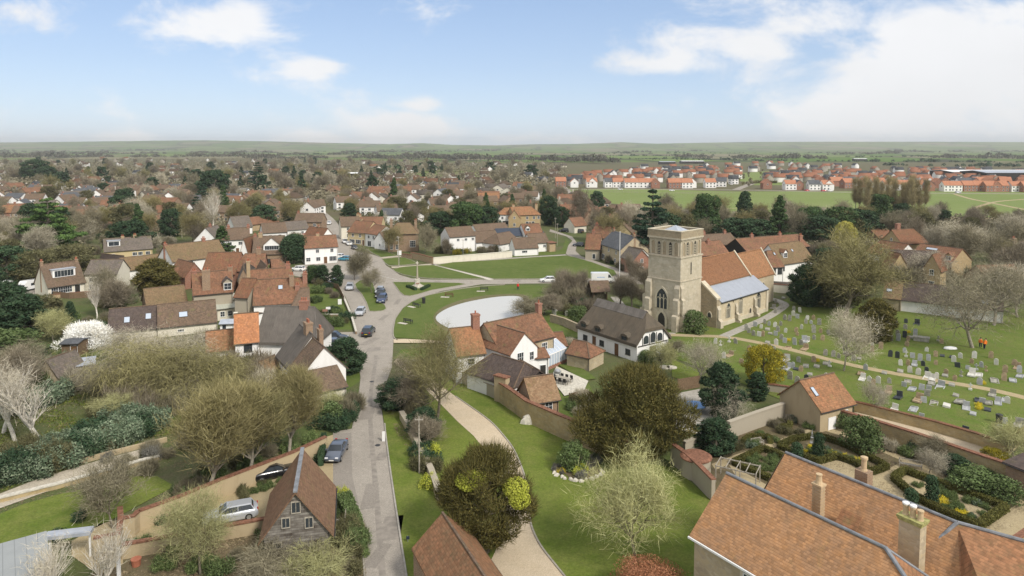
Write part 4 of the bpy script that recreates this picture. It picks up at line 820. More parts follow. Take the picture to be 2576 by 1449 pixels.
# large house with orange roof
H_('white wing of the large orange roofed house',2,(1180,612),(1300,612),5.0,8,2.6,'white','t_orange',hl=3,w=Wr(0,[.3,.7],3.5,1.0,1.2)+Wr(0,[.5],1.4,2.6,1.6,4,1))
H_('large yellow stone house with orange roof and tall sash windows',2,(1300,618),(1505,612),5.2,9,3.2,'sty','t_orange',hr=3,ch=[(.95,.5,.9,B(mat='bricky',w=1.2)),(.1,.5,.9,B(mat='bricky',w=1.2))],w=Wr(0,[.5,.75,.92],3.9,1.1,1.3,2,2)+Wr(0,[.5,.72],1.4,1.3,1.8,2,2),doors=[(0,.6)])
H_('tall stone gable projecting from the large orange roofed house',2,(1262,640),(1350,640),5.0,5,3.2,'sty','t_orange',axis='y',w=Wr(3,[.5],5.2,.8,1.0)+Wr(3,[.5],2.2,1.0,1.3))
# right of the green
H_('narrow cottage with white gable and steep red roof at the corner of the green',2,(1842,868),(1950,872),3.6,7,4.2,'wallgrey','t_rust',ch=[(.45,.5,.9,{})],w=Wr(3,[.5],3.0,.7,1.0)+Wr(3,[.4],1.2,.7,1.0)+Wr(0,[.6],1.2,1.0,1.6,1,1))
H_('red roof rising behind the corner cottage',2,(1880,780),(2000,790),4.0,7,3.4,'brickb','t_rust',ch=[(.1,.5,.9,{})])
H_('stone cottage with dark slate roof and white bay overlooking the green',2,(1952,830),(2108,880),5.0,9,3.6,'rubble','slate',ch=[(.03,.5,.8,B(mat='brickb')),(.97,.5,.8,B(mat='brickb'))],w=Wr(0,[.1,.45,.8],3.9,.95,1.1,2,2)+Wr(0,[.18],1.3,2.0,1.6,4,1)+Wr(0,[.75],1.4,1.0,1.2),doors=[(0,.5)])
H_('brown roofed brick rear wing of the slate roofed cottage',2,(2120,850),(2270,870),4.2,9,3.2,'brickb','t_brown')
H_('white dormered cottage with brown roof right of the flagpole',2,(2130,930),(2210,950),3.0,6,2.6,'white','t_brown',dor=[(.4,.1,1.4,1.2,'gable','white','t_brown',2,1)],w=Wr(0,[.5],1.4,1.2,1.1))
H_('red brick gabled house with white bay window beside the church tower',2,(2205,958),(2330,950),4.0,7,2.6,'brick','t_grey',axis='y',w=Wr(3,[.5],3.7,.9,1.1)+Wr(3,[.45],1.4,1.8,1.4,4,2))
H_('stone house with brown gable beyond the slate roofed cottage',2,(2050,745),(2190,750),3.4,8,3.2,'beige','t_brown',axis='y')
H_('cream cottage half hidden beside the parked cars behind the green',2,(1680,690),(1760,700),3.0,7,3,'cream','t_rust',axis='y')
for i,(a,b,rf) in enumerate((((1620,590),(1760,590),'t_brown'),((1960,640),(2100,620),'t_brown'),((2000,590),(2180,600),'t_brown'),((1700,640),(1830,650),'t_rust'),((2080,700),(2180,700),'t_rust'))):
    H_('brown roofed house half hidden among trees behind the slate roofed cottage',2,a,b,3,8,3,'brickb',rf)
# behind the church
H_('brown roofed brick house with white window just right of the church tower',3,(125,925),(350,905),4.4,8,3.2,'brick','t_rust',ch=[(.55,.4,.5,B(w=1.0))],w=Wr(0,[.28],3.4,1.3,.8,3,1))
H_('rear brown roof with twin stacks behind the church nave',3,(130,850),(420,830),3.6,8,2.8,'brickb','t_brown',ch=[(.3,.5,1.0,{}),(.85,.5,.9,{})])
H_('long russet barn roof with dark boarded gable behind the chancel',3,(480,890),(955,850),4.8,9,3.0,'timber','t_rust',ch=[(.25,.5,1.0,B(w=1.0)),(.7,.5,.9,B(w=.9))],oe=.1)
H_('white house with mossy roof, one gabled dormer and two rooflights behind the chancel',3,(745,985),(985,950),5.0,8,4.4,'white','t_moss',ch=[(1.0,.5,1.6,B(w=1.2))],dor=[(.22,.25,1.6,1.5,'gable','white','t_red',2,2)],sky=[(-.02,.5,.6,.8),(.55,.55,.6,.8)],w=Wr(0,[.06,.66],3.6,1.1,1.1,2,2),dark=True)
H_('timber framed bay with hipped russet roof behind the chancel',3,(655,1008),(760,1000),4.6,7,3.4,'white','t_rust',hl=2,w=Wr(0,[.3,.75],3.3,1.4,1.6,4,3),dark=True)
H_('low white wall range with grey coping behind the chancel',3,(670,1128),(870,1140),1.9,1.2,.2,'white','t_grey',ridge=False)
H_('white walled barn with sagging red roof and a small dormer at right',3,(1368,892),(1610,935),2.6,9,3.6,'white','t_red',dor=[(.8,.15,1.6,1.1,'flat','white','t_brown',3,1)],sky=[(.42,.35,.5,.9)],hl=2)
H_('cottage with white weatherboard gable, hipped red roof and a tall brick stack',3,(1655,835),(1862,822),4.0,8,4.0,'sty','t_red',hr=2.5,ch=[(.25,.55,2.0,B(w=1.4,l=1.0,pots=0))],w=Wr(3,[.5],5,.8,.9)+Wr(0,[.7],2.2,.9,1.0))
H_('red roofed range linked behind the two gabled stone house',3,(1480,790),(1600,780),2.8,7,2.6,'brickb','t_red')
H_('yellow stone house with twin tile-hung gables and dark valley roof',3,(1560,1005),(1960,1020),4.6,9,3.6,'sty','t_dark',w=Wr(0,[.25,.47,.78],1.5,1.5,1.3,4,1),oe=.1,ov=.1)
H_('left tile-hung gable of the yellow stone house',3,(1575,1012),(1700,1010),4.8,4,3.4,'sty','t_red',axis='y',w=Wr(3,[.38],4.4,1.0,1.2,2,2)+Wr(3,[.4],1.5,1.5,1.3,4,1))
H_('right tile-hung gable of the yellow stone house',3,(1815,1020),(1945,1035),5.0,5,3.6,'sty','t_red',axis='y',w=Wr(3,[.5],4.3,1.0,1.4,2,2)+Wr(3,[.5],1.6,1.3,1.1,3,1))
H_('red roofed rear range with a long rooflight behind the twin gabled house',3,(1720,930),(2030,975),4.8,9,3.2,'sty','t_rust',sky=[(.35,.7,3.0,.8)],dor=[(.9,.1,1.5,1.3,'gable','sty','t_rust',2,1)])
H_('long low barn with purple-brown roof and white wall beside the churchyard',3,(1640,1252),(2420,1338),2.6,8.5,3.0,'white','t_dark',sky=[(.83,.3,1.2,1.1)],oe=.05)
H_('mossy roofed stone end of the long low churchyard barn',3,(1510,1238),(1648,1253),2.7,8.5,3.0,'rubble','t_moss',sky=[(.3,.4,1.1,.9)],oe=.05)
H_('white house with a tall brick stack up its gable at the right edge',3,(2335,915),(2600,960),4.4,9,4.2,'white','t_grey',axis='y',ch=[(.02,.42,1.3,B(mat='brickb',w=1.0,l=1.0))],w=Wr(3,[.75],3.8,1.3,1.0,3,1)+Wr(3,[.7],1.3,1.2,1.2,2,2))
H_('pinkish tiled house roof hidden behind bare trees at the right edge',3,(2320,1130),(2600,1120),3.2,8,3.4,'brickb','t_rust')
# ================= CHURCH =================
def arch_pts(w,h,n=7,round_=False):
    """pointed arch outline in x,z from bottom left, ccw seen from -y"""
    hs=h-w*(.5 if round_ else .82); pts=[(-w/2,0),(w/2,0)]
    if round_:
        for i in range(n*2+1):
            t=math.pi*i/(2*n); pts.append((w/2*math.cos(t),hs+w/2*math.sin(t)))
    else:
        r=w; 
        for i in range(n+1):
            t=math.radians(60)*i/n; pts.append((-w/2+r*math.cos(t),hs+r*math.sin(t)*(h-hs)/(w*.866)))
        for i in range(1,n+1):
            t=math.radians(60)*(1-i/n); pts.append((w/2-r*math.cos(t),hs+r*math.sin(t)*(h-hs)/(w*.866)))
    return pts
def archface(mb,w,h,y0,y1,cx=0,cz=0,round_=False):
    P=arch_pts(w,h,6,round_); mb.extr([(cx+x,y0,cz+z) for x,z in P],(0,y1-y0,0))
def archring(mb,w,h,t,y0,y1,cx=0,cz=0,round_=False):
    A=arch_pts(w,h,6,round_); B=arch_pts(w+2*t,h+t*1.3,6,round_); n=len(A)
    vs=[(cx+x,y0,cz+z) for x,z in A]+[(cx+x,y0,cz+z-(0)) for x,z in B]+[(cx+x,y1,cz+z) for x,z in A]+[(cx+x,y1,cz+z) for x,z in B]
    fs=[]
    for i in range(1,n):
        j=(i+1)%n
        fs+= [(i,n+i,n+j,j),(n+i,3*n+i,3*n+j,n+j),(2*n+i,i,j,2*n+j)]
    mb.add(vs,fs)
def archwin(parent,loc,rz,w,h,lights,name='window',ringt=.22,trace=True,round_=False,glass='glass',sur='ashlar'):
    f=MB(); archring(f,w,h,ringt,-.10,.05,round_=round_)
    o=f.obj(name,M[sur],parent,loc,rz)
    g=MB(); archface(g,w,h,-.02,.03,round_=round_); g.obj('pane' if 'door' not in name else 'door_leaf',M[glass],o)
    if lights>1:
        m=MB()
        for i in range(1,lights): x=-w/2+w*i/lights; m.box(x-.07,x+.07,-.08,.02,0,h-w*.45)
        if trace:
            for i in range(lights):
                x=-w/2+w*(i+.5)/lights; archring(m,w/lights-.16,h-w*.72,.08,-.07,.02,cx=x)
        m.obj('tracery',M[sur],o)
    return o
T0=Vector((31.6,128.4,0)); CA=R(43)
ch=empty('church',T0,CA,label='medieval stone church with square belfry tower, red tiled nave and lead aisle roof',cat='church')
def CB(name,mat,*boxes,parent=ch):
    mb=MB()
    for b in boxes: mb.box(*b)
    return mb.obj(name,M[mat],parent)
S=7.3
tw=CB('tower','church',(0,S,0,S,-.3,14.0),(.12,S-.12,.12,S-.12,14.0,17.7))
# string courses, corbel table and parapet
def band(mb,o,z0,z1,i=0.0):
    mb.box(-o,S+o,-o,i,z0,z1); mb.box(-o,S+o,S-i,S+o,z0,z1); mb.box(-o,i,i,S-i,z0,z1); mb.box(S-i,S+o,i,S-i,z0,z1)
mb=MB(); band(mb,.14,9.45,9.65); band(mb,.16,13.95,14.2); band(mb,.2,17.45,17.75)
for k in range(16):
    x=.25+k*(S-.5)/15
    mb.box(x-.09,x+.09,-.14,.12,17.2,17.45); mb.box(-.14,.12,x-.09,x+.09,17.2,17.45)
mb.obj('string_course',M['church'],tw)
mb=MB(); band(mb,.15,17.75,19.0,.35); mb.obj('parapet',M['churchd'],tw)
mb=MB(); band(mb,.2,19.0,19.12,.4); mb.obj('parapet_coping',M['ashlar'],tw)
mb=MB(); mb.box(.35,S-.35,.35,S-.35,17.9,18.25); mb.add([(1.0,1.0,18.252),(S-1,1.0,18.252),(S-1,S-1,18.252),(1,S-1,18.252),(S/2,S/2,19.75)],[(0,1,4),(1,2,4),(2,3,4),(3,0,4)]); mb.obj('tower_roof',M['lead'],tw)
mb=MB(); mb.box(4.9,5.9,1.8,2.6,18.26,18.75); mb.obj('roof_hatch',M['frame'],tw)
# blind arcade with louvred belfry openings (two faces shown, and the rest)
for (rz,ox,oy) in ((0,0,0),(-90,0,S),(90,S,0),(180,S,S)):
    base=Matrix.Translation((ox,oy,0))@Matrix.Rotation(R(rz),4,'Z')
    for i in range(5):
        c=base@Vector((.12+.95+i*(S-2.14)/4,.12,14.35)); lou=i in(1,3)
        f=MB(); archring(f,.82,2.65,.14,-.12,.05); o=f.obj('belfry_arch',M['church'],tw,c,R(rz))
        if lou:
            g=MB(); archface(g,.62,2.45,-.03,.02,cz=.05); g.obj('belfry_opening',M['ddoor'],o)
            l=MB()
            for q in range(6): l.box(-.26,.26,-.09,.0,.25+q*.31,.36+q*.31)
            l.obj('louvres',M['ashlar'],o)
        else:
            g=MB(); archface(g,.80,2.62,-.012,.012); g.obj('blind_panel',M['churchd'],o)
# west front: window, door
archwin(ch,(-.03,S*.55,3.9),-R(90),2.5,3.9,3,'west_window',.34)
archwin(ch,(-.06,S*.55,.25),-R(90),1.6,2.9,1,'west_door',.5,glass='ddoor')
f=MB(); f.box(-.02,.15,S*.55-2.1,S*.55+2.1,3.5,3.66); f.obj('sill_course',M['ashlar'],ch)
mb=MB(); mb.box(-.28,-.02,.6,.75,1.4,2.4); mb.obj('notice_board',M['frame'],ch)
# slit in south face, upper stage
mb=MB(); mb.box(3.4,3.72,-.03,.02,10.6,12.9); mb.obj('slit_window',M['ddoor'],ch)
# buttresses
def buttress(x0,x1,y0,y1,dirx,diry,hs):
    mb=MB()
    for k,(h,sh) in enumerate(hs):
        a=(x0-(sh if dirx<0 else 0),x1+(sh if dirx>0 else 0),y0-(sh if diry<0 else 0),y1+(sh if diry>0 else 0)); z0=-.3 if k==len(hs)-1 else hs[k+1][0]
        mb.box(*a,z0,h)
        # sloped weathering on top
        if dirx: xi=x0 if dirx<0 else x1; xo=a[0] if dirx<0 else a[1]; mb.add([(xi,a[2],h),(xi,a[3],h),(xo,a[3],h),(xo,a[2],h),(xi,a[2],h+.7),(xi,a[3],h+.7)],[(0,3,2,1),(4,5,2,3),(0,4,3),(1,2,5)])
        else: yi=y0 if diry<0 else y1; yo=a[2] if diry<0 else a[3]; mb.add([(a[0],yi,h),(a[1],yi,h),(a[1],yo,h),(a[0],yo,h),(a[0],yi,h+.7),(a[1],yi,h+.7)],[(0,1,2,3),(4,3,2,5),(0,3,4),(1,5,2)])
    return mb.obj('buttress',M['church'],ch)
buttress(0,0,.0,1.1,-1,0,((8.2,.35),(6.0,.7),(3.0,1.1))); buttress(0,0,S-1.0,S+.1,-1,0,((8.8,.6),(5.5,1.0),(3.0,1.4)))
buttress(0,.95,0,0,0,-1,((8.2,.3),(6.0,.6),(3.0,.9))); buttress(.0,.9,S,S,0,1,((8.8,.7),(6.0,1.3),(3.2,1.9)))
# nave, chancel
def block(nm,e0,e1,n0,n1,he,rz_,roof,wall):
    L=e1-e0;d=n1-n0; w_=wallmb(L,d,he,rz_-he,0,0); o=w_.obj(nm+'_wall',M[wall],ch,(e0,n0,0)); r=roofmesh(L,d,he,rz_-he,0,0,.15,.16,0.0); r.obj(nm+'_roof',M[roof],ch,(e0,n0,0))
    # raised gable copings
    for x in (e1,):
        mb=MB(); y0,y1,yc=n0-.35,n1+.35,(n0+n1)/2; s=(rz_-he)/(d/2)
        for sg,ya in ((1,y0),(-1,y1)):
            za=he-.35*s+.3; mb.extr([(x-.02,ya,za),(x-.02,yc,rz_+.55),(x-.02,yc,rz_+.2),(x-.02,ya,za-.4)] if sg>0 else [(x-.02,yc,rz_+.55),(x-.02,ya,za),(x-.02,ya,za-.4),(x-.02,yc,rz_+.2)],(.4,0,0))
        mb.obj('gable_coping',M['ashlar'],ch)
    mb=MB(); mb.tube((e0,(n0+n1)/2,rz_+.16),(e1,(n0+n1)/2,rz_+.16),.13,.13,6); mb.obj('ridge_tiles',M['t_chancel'],ch)
block('nave',S,26,-.05,7.4,7.7,12.0,'t_church','aisle'); block('chancel',26.4,38,.35,7.1,6.4,11.4,'t_chancel','aisle')
mb=MB(); mb.box(26.0,26.4,.0,7.35,-.3,8.0); mb.obj('chancel_arch_wall',M['aisle'],ch)
# south aisle with lead roof and stepped west end
mb=MB(); e0,e1,n0=8.4,27.6,-3.4
mb.box(e0,e1,n0,-.06,-.3,5.0); mb.add([(e0,n0,5),(e1,n0,5),(e1,-.06,5),(e0,-.06,5),(e0,-.06,7.1),(e1,-.06,7.1)],[(0,3,4),(1,5,2),(2,5,4,3)]); mb.obj('aisle_wall',M['aisle'],ch)
mb=MB(); mb.extr([(e0+.3,n0-.25,4.86),(e1+.1,n0-.25,4.86),(e1+.1,-.08,7.25),(e0+.3,-.08,7.25)],(0,0,.12)); mb.obj('aisle_roof',M['leadroof'],ch)
mb=MB(); mb.box(e0+.3,e1,n0-.36,n0-.25,4.72,4.86); mb.tube((e1-.3,n0-.12,4.8),(e1-.3,n0-.12,0),.06,.06,6); mb.tube((e0+5,n0-.12,4.8),(e0+5,n0-.12,4.2),.05,.05,6); mb.obj('gutter',M['metal'],ch)
mb=MB(); mb.box(S,e0,-3.4,-.02,-.3,5.6); mb.add([(S,-3.4,5.6),(e0,-3.4,5.6),(e0,-.02,5.6),(S,-.02,5.6),(S,-.02,8.4),(e0,-.02,8.4)],[(0,1,5,4),(1,2,5),(0,4,3),(2,3,4,5)]); mb.obj('aisle_west_wall',M['churchd'],ch)
mb=MB(); mb.extr([(S-.15,-3.5,5.6),(S-.15,.0,8.4),(S-.15,.0,8.75),(S-.15,-3.5,5.95)][::-1],(1.4,0,0)); mb.obj('gable_coping',M['ashlar'],ch)
mb=MB(); mb.box(26.9,27.75,-3.6,-3.4,-.3,4.7); mb.obj('corner_pilaster',M['ashlar'],ch)
for x,w,h,z in ((11.6,1.5,3.0,1.4),(16.4,1.3,3.5,1.5),(23.6,1.9,3.5,1.4)): archwin(ch,(x,n0-.02,z),0,w,h,3,'aisle_window',.16)
archwin(ch,(20.3,n0-.02,.1),0,.75,1.9,1,'priest_door',.14,glass='ddoor')
buttress(14.2,15.0,n0,n0,0,-1,((3.2,.35),(1.6,.8),(.5,1.2))); buttress(21.6,22.4,n0,n0,0,-1,((3.4,.4),(1.8,.8),(.5,1.2))); buttress(7.4,8.4,n0,n0,0,-1,((3.6,.4),(1.4,.9)))
mb=MB(); mb.box(8.4,27.6,n0-.14,n0,-.3,.9); mb.obj('plinth',M['ashlar'],ch)
archwin(ch,(S-.02,-1.9,2.0),-R(90),.8,1.0,1,'west_aisle_window',.16)
archwin(ch,(33,.33,1.8),0,1.2,3.2,2,'chancel_window',.16)
# ================= THE MANOR, BOTTOM RIGHT =================
ma=R(-55.5); mo=Vector((16.8,51.9,0)); ux=Vector((math.cos(ma),math.sin(ma),0)); uy=Vector((-math.sin(ma),math.cos(ma),0))
# local frame: x along the ridge towards the camera, y across to the right (away)
man=empty('manor_house',mo,ma,label='large stone manor house with double tiled roof and lead ridges, bottom right',cat='manor house')
hw=3.85; he,rz_=6.1,9.5; sl=(rz_-he)/hw; sep=7.0; vz=rz_-sl*sep/2; L1=12.0
mb=MB(); mb.mi=0
mb.add([(0,-hw,-.3),(30,-hw,-.3),(30,sep+hw,-.3),(0,sep+hw,-.3),(0,-hw,he),(30,-hw,he),(30,sep+hw,he),(0,sep+hw,he),(0,0,rz_),(0,sep,rz_),(0,sep/2,vz)],[(0,1,5,4),(1,2,6,5),(2,3,7,6),(3,0,4,8,10,9,7)])
mb.obj('wall',M['rubble'],man)
def slab(mb,P,t=.18): mb.extr(P[::-1],(0,0,t))
zE=he-.3*sl
def up(P): return [(p[0],p[1],p[2]) for p in P]
mb=MB(); mb.extr([(-.25,-hw-.3,zE),(L1+8,-hw-.3,zE),(L1,0,rz_),(-.25,0,rz_)],(0,0,.18)); mb.obj('front_roof_slope',M['t_manor'],man)
mb=MB(); mb.extr([(-.25,0,rz_),(L1,0,rz_),(L1+3,sep/2,vz),(-.25,sep/2,vz)],(0,0,.18)); mb.obj('valley_roof_slope',M['t_manor'],man)
mb=MB(); mb.extr([(.45-.25,sep/2,vz),(L1+3,sep/2,vz),(L1+1.2,sep,rz_),(.45-.25,sep,rz_)],(0,0,.181)); mb.obj('rear_roof_slope',M['t_manor'],man)
mb=MB(); mb.extr([(.2,sep,rz_),(L1+1.2,sep,rz_),(L1+1.2,sep+hw+.3,zE),(.2,sep+hw+.3,zE)],(0,0,.179)); mb.obj('outer_roof_slope',M['t_manor'],man)
# hip at the end of the front range, and the cross wing beyond the big stack
K=Vector((L1+1.2,sep,rz_)); K2=Vector((L1+9.5,sep+3.6,rz_-.4))
mb=MB(); mb.extr([(L1,0,rz_),(L1+8,-hw-.3,zE),(L1+10,-hw-.3,zE),(L1+3,sep/2,vz)],(0,0,.18)); mb.extr([(L1+3,sep/2,vz),(L1+10,-hw-.3,zE-.2),(L1+16,-2,zE-.2),tuple(K2),tuple(K)],(0,0,.178)); mb.obj('cross_wing_roof',M['t_church' if False else 't_orange'],man)
mb=MB(); mb.extr([tuple(K),tuple(K2),(L1+11,sep+9,zE),(L1+1.2,sep+hw+.3,zE)],(0,0,.177)); mb.obj('outer_wing_roof',M['t_manor'],man)
mb=MB()
def lead(a,b,r=.12):
    a=Vector(a)+Vector((0,0,.2)); b=Vector(b)+Vector((0,0,.2)); mb.tube(a,b,r,r,8)
lead((-.25,0,rz_),(L1,0,rz_)); lead((.2,sep,rz_),tuple(K)); lead((L1,0,rz_),(L1+8,-hw-.3,zE),.14); lead(tuple(K),tuple(K2),.13); lead(tuple(K),(L1+.0,sep*.72,vz+1.0),.14); lead((L1,0,rz_),(L1+3,sep/2,vz+.05),.09)
mb.obj('lead_ridge',M['leadr'],man)
mb=MB(); mb.box(-.3,L1+8,-hw-.42,-hw-.3,zE-.02,zE+.12); mb.obj('gutter',M['frame'],man)
# sash window under the eave, with stone dressings
a,b=winmesh(1.5,2.3,4,5); w_=link('window',a,man,(5.1,-hw-.03,4.35),(0,0,0)); link('pane',b,w_); mb=MB(); mb.box(4.1,4.32,-hw-.05,-hw+.1,3.0,5.75); mb.box(5.9,6.1,-hw-.05,-hw+.1,3.0,5.75); mb.box(4.1,6.1,-hw-.08,-hw+.1,2.9,3.12); mb.obj('window_dressing',M['ashlar'],man)
# narrow banded stack rising from the valley, with pitched saddle at its foot
mb=MB(); cx,cy=5.6,3.0; mb.box(cx-.33,cx+.33,cy-.28,cy+.28,vz-.2,rz_+.8)
for k in range(14): mb.box(cx-.36,cx+.36,cy-.31,cy+.31,vz+.7+k*.24,vz+.75+k*.24)
c=mb.obj('chimney',M['bricky'],man); q=MB(); q.box(cx-.4,cx+.4,cy-.35,cy+.35,rz_+.8,rz_+.92); q.lathe([(.27,0),(.22,.2),(.19,.6),(.23,.64),(.23,.7),(.15,.7)],12,(cx,cy,rz_+.92)); q.obj('chimney_pot',M['pot'],c)
q=MB(); q.box(cx-.75,cx+.9,cy-.6,cy+.75,vz+.05,vz+.8); q.extr([(cx+.9,cy-.6,vz+.8),(cx+2.3,cy-.0,vz+.55),(cx+.9,cy+.75,vz+.8),(cx+.5,cy,vz+1.35)],(0,0,.08)); q.obj('chimney_saddle',M['leadr'],c)
q=MB(); q.extr([(cx+.9,cy+.3,vz+.6),(cx+2.4,cy+.3,vz+.6),(cx+2.4,cy+1.6,vz+1.9),(cx+.9,cy+1.6,vz+1.9)],(0,0,.12)); q.obj('brick_cheek',M['t_orange'],c)
# pots behind second ridge
mb=MB(); mb.box(5.4,6.4,sep+1.2,sep+2.0,vz,rz_+.5); c=mb.obj('chimney',M['brickb'],man); q=MB(); q.lathe([(.26,0),(.2,.15),(.2,.85),(.27,.87),(.27,1.05),(.1,1.1)],12,(5.9,sep+1.6,rz_+.5)); q.obj('chimney_pot',M['pot'],c)
# big stone stack with three pots
cx,cy=11.9,3.6; mb=MB(); mb.box(cx-.68,cx+.68,cy-.42,cy+.42,vz-1.2,rz_+.9); c=mb.obj('chimney',M['rubble'],man); q=MB(); q.box(cx-.82,cx+.82,cy-.54,cy+.54,rz_+.9,rz_+1.06); q.box(cx-.76,cx+.76,cy-.48,cy+.48,rz_+.76,rz_+.89); q.obj('chimney_cap',M['stonem'],c)
for i in range(3): q=MB(); q.lathe([(.22,0),(.18,.1),(.165,.55),(.21,.57),(.21,.66),(.12,.68)],12,(cx-.47+i*.47,cy,rz_+1.06)); q.obj('chimney_pot',M['pot'],c); q=MB(); q.lathe([(.2,.68),(.22,.7),(.22,.8),(.09,.85)],12,(cx-.47+i*.47,cy,rz_+1.06)); (q.obj('pot_cowl',M['frame'],c) if i<2 else None)
# ================= BARN, CENTRE COTTAGES, OUTBUILDINGS =================
bz=3.9
bn=H_('tall weatherboarded barn with steep red-brown roof and three dark openings in its gable',7,(1992,1150),(2478,1092),3.6,7.7,3.4,'wboard','t_barn',axis='y',ov=.45,oe=.35,w=(),ridge=False,cat='barn',name='barn',t=.16)
bw,bl=bn['d'],bn['L']
mb=MB(); mb.box(-.35,bl+.35,bw/2-.17,bw/2+.17,bn['he']+bn['rise']+.13,bn['he']+bn['rise']+.26); mb.obj('ridge_tiles',M['leadr'],bn)
for (f,z,w_,h_) in ((.5,5.75,.62,.85),(.70,4.35,.55,.8),(.34,4.55,.55,.75),(.20,2.7,.6,.4)):
    p,r=sidexf(bl,bw,3,f,z,.02); mb=MB(); mb.box(-w_/2,w_/2,-.05,.05,-h_/2,h_/2); mb.mi=1
    mb.box(-w_/2-.07,-w_/2,-.09,.05,-h_/2,h_/2); mb.box(w_/2,w_/2+.07,-.09,.05,-h_/2,h_/2); mb.box(-w_/2-.07,w_/2+.07,-.09,.05,h_/2,h_/2+.08); mb.box(-w_/2-.07,w_/2+.07,-.09,.05,-h_/2-.08,-h_/2); mb.box(-.02,.02,-.07,-.05,-h_/2,h_/2)
    mb.obj('window',[M['glass'],M['wood']],bn,p,r)
pass
def ridge_house(label,r1,r2,hr,e,wall,roof,ext=0,**kw):
    """from the far ridge end r1, near ridge end r2 (height hr) and the left eave corner e at the far end"""
    R1=G(*r1,hr); R2=G(*r2,hr); d=(R2-R1).normalized(); best=None
    for k in range(10,int(hr*20)):
        z=k/20; E=G(*e,z); q=E-R1; al=abs(q.x*d.x+q.y*d.y)
        if best is None or al<best[0]: best=(al,z,E)
    z,E=best[1],best[2]; hw=abs((E.x-R1.x)*-d.y+(E.y-R1.y)*d.x)
    L=(R2-R1).length+ext; rz=math.atan2(d.y,d.x)+math.pi; org=R1+d*L; org.z=0; py=Vector((-math.sin(rz),math.cos(rz),0)); 
    side=1 if (E-R1).dot(py)>0 else -1
    return H_(label,0,(0,0),(1,0),z,0,hr-z,wall,roof,at=(org-py*hw,rz,L,2*hw),**kw)
ob=ridge_house('steep russet tiled outbuilding roof with dark patches at the bottom edge beside the drive',(1115,1296),(1218,1452),5.4,(1040,1384),'brickb','t_patch',ext=3,ov=.1,cat='outbuilding',name='outbuilding')

# white house in the middle
ce=H_('rear range of the white house by the pond, rust tiled with stone end wall',10,(640,632),(1218,492),4.9,7,3.0,'rubble','t_rust',ch=[(.99,.5,1.6,B(w=.8,l=.8,pots=1))],w=Wr(0,[.82],3.5,1.2,1.2,3,2),oe=.15)
H_('left range of the white house by the pond, orange tiled with round topped brick stack',10,(205,702),(500,668),4.4,7,3.0,'white','t_orange',ch=[(.92,.5,2.0,B(w=1.1,l=1.1,pots=1))],w=Wr(0,[.5],3.2,1.2,1.0,2,2),oe=.15)
H_('gabled cross wing of the white house by the pond, with three leaded windows',10,(768,690),(1045,615),4.9,8.5,2.5,'white','t_rust',axis='y',w=[(3,.35,4.0,1.3,1.5,3,2),(3,.78,3.8,.9,1.3,2,2)],oe=.15)
H_('low white porch wing below the gable of the white house by the pond',5,(1460,690),(1562,680),3.2,4,.8,'white','t_rust',ridge=False,doors=[(0,.6,.9,2.0,'ddoor')])
H_('long dark brown low roofed range with white wall in front of the white house',10,(312,868),(800,1030),2.6,6.0,2.3,'white','t_dark',hl=2.2,hr=.8,w=Wr(0,[.65],1.5,1.6,.7,3,1),cat='outbuilding')
H_('dark brown roofed garden room with black glazed gable, on the patio',10,(930,1000),(1185,952),2.5,5,1.5,'timber','t_dark',axis='y',oe=.25,w=[(3,.5,1.5,2.6,1.6,4,2)],dark=True,cat='garden room')
H_('small stone summerhouse with speckled mossy roof and blue-paned window',5,(1440,1018),(1640,988),2.5,4.5,2.3,'brickb','t_speck',w=Wr(0,[.62],1.3,1.1,1.6,2,3)+Wr(3,[.3,.6],1.4,.6,1.0,1,1),cat='summerhouse',oe=.25)
H_('red tiled garden outbuilding with hipped end between white house and thatched cottage',10,(1355,678),(1590,726),2.2,4.6,1.5,'rubble','t_rust',hr=1.8,cat='outbuilding')
H_('low red roofed store attached behind the garden outbuilding',5,(1605,600),(1700,590),2.4,4,1.6,'brick','t_red',cat='outbuilding')
th=H_('white thatched cottage with low eyebrow windows and arched gallery beside the church',5,(1785,440),(2232,582),3.1,7.4,3.9,'white','thatch',hl=1.2,hlf=1.5,ov=.5,oe=.3,t=.5,w=Wr(0,[.14,.43,.86],1.25,1.1,1.0,2,2)+[],doors=[(0,.30),(0,.68)],ridge=False,cat='cottage',name='thatched_cottage',dark=True)
tl,td=th['L'],th['d']
mb=MB(); zz=3.1+3.9+.5
mb.extr([(1.0,td/2-1.0,zz-1.08),(tl-1.4,td/2-1.0,zz-1.08),(tl-1.4,td/2,zz+.12),(1.0,td/2,zz+.12)],(0,0,.1)); mb.extr([(1.0,td/2,zz+.12),(tl-1.4,td/2,zz+.12),(tl-1.4,td/2+1.0,zz-1.08),(1.0,td/2+1.0,zz-1.08)],(0,0,.1)); mb.obj('thatched_ridge',M['thatch_ridge'],th)
for f in (.13,.38,.82):
    x=f*tl; mb=MB(); mb.box(x-.75,x+.75,-.30,.9,3.1,3.85); mb.extr([(x-.95,-.42,3.72),(x-.6,-.42,4.12),(x,-.42,4.26),(x+.6,-.42,4.12),(x+.95,-.42,3.72),(x+.6,-.42,3.84),(x-.6,-.42,3.84)][::-1],(0,1.9,.2)); o=mb.obj('thatched_dormer',M['thatch'],th)
    a,b=winmesh(1.15,.68,2,1,True,True); link('window',a,o,(x,-.34,3.48))
for i in range(3):
    y=td*(.28+.22*i); g=MB(); archface(g,1.15,1.35+(.35 if i==1 else 0),-.04,.03,round_=True); g.obj('arched_window',M['glass'],th,(tl+.03,y,2.75),R(90))
g=MB()
for i in range(4): y=td*(.17+.22*i); g.box(tl+.0,tl+.07,y-.06,y+.06,2.5,4.3)
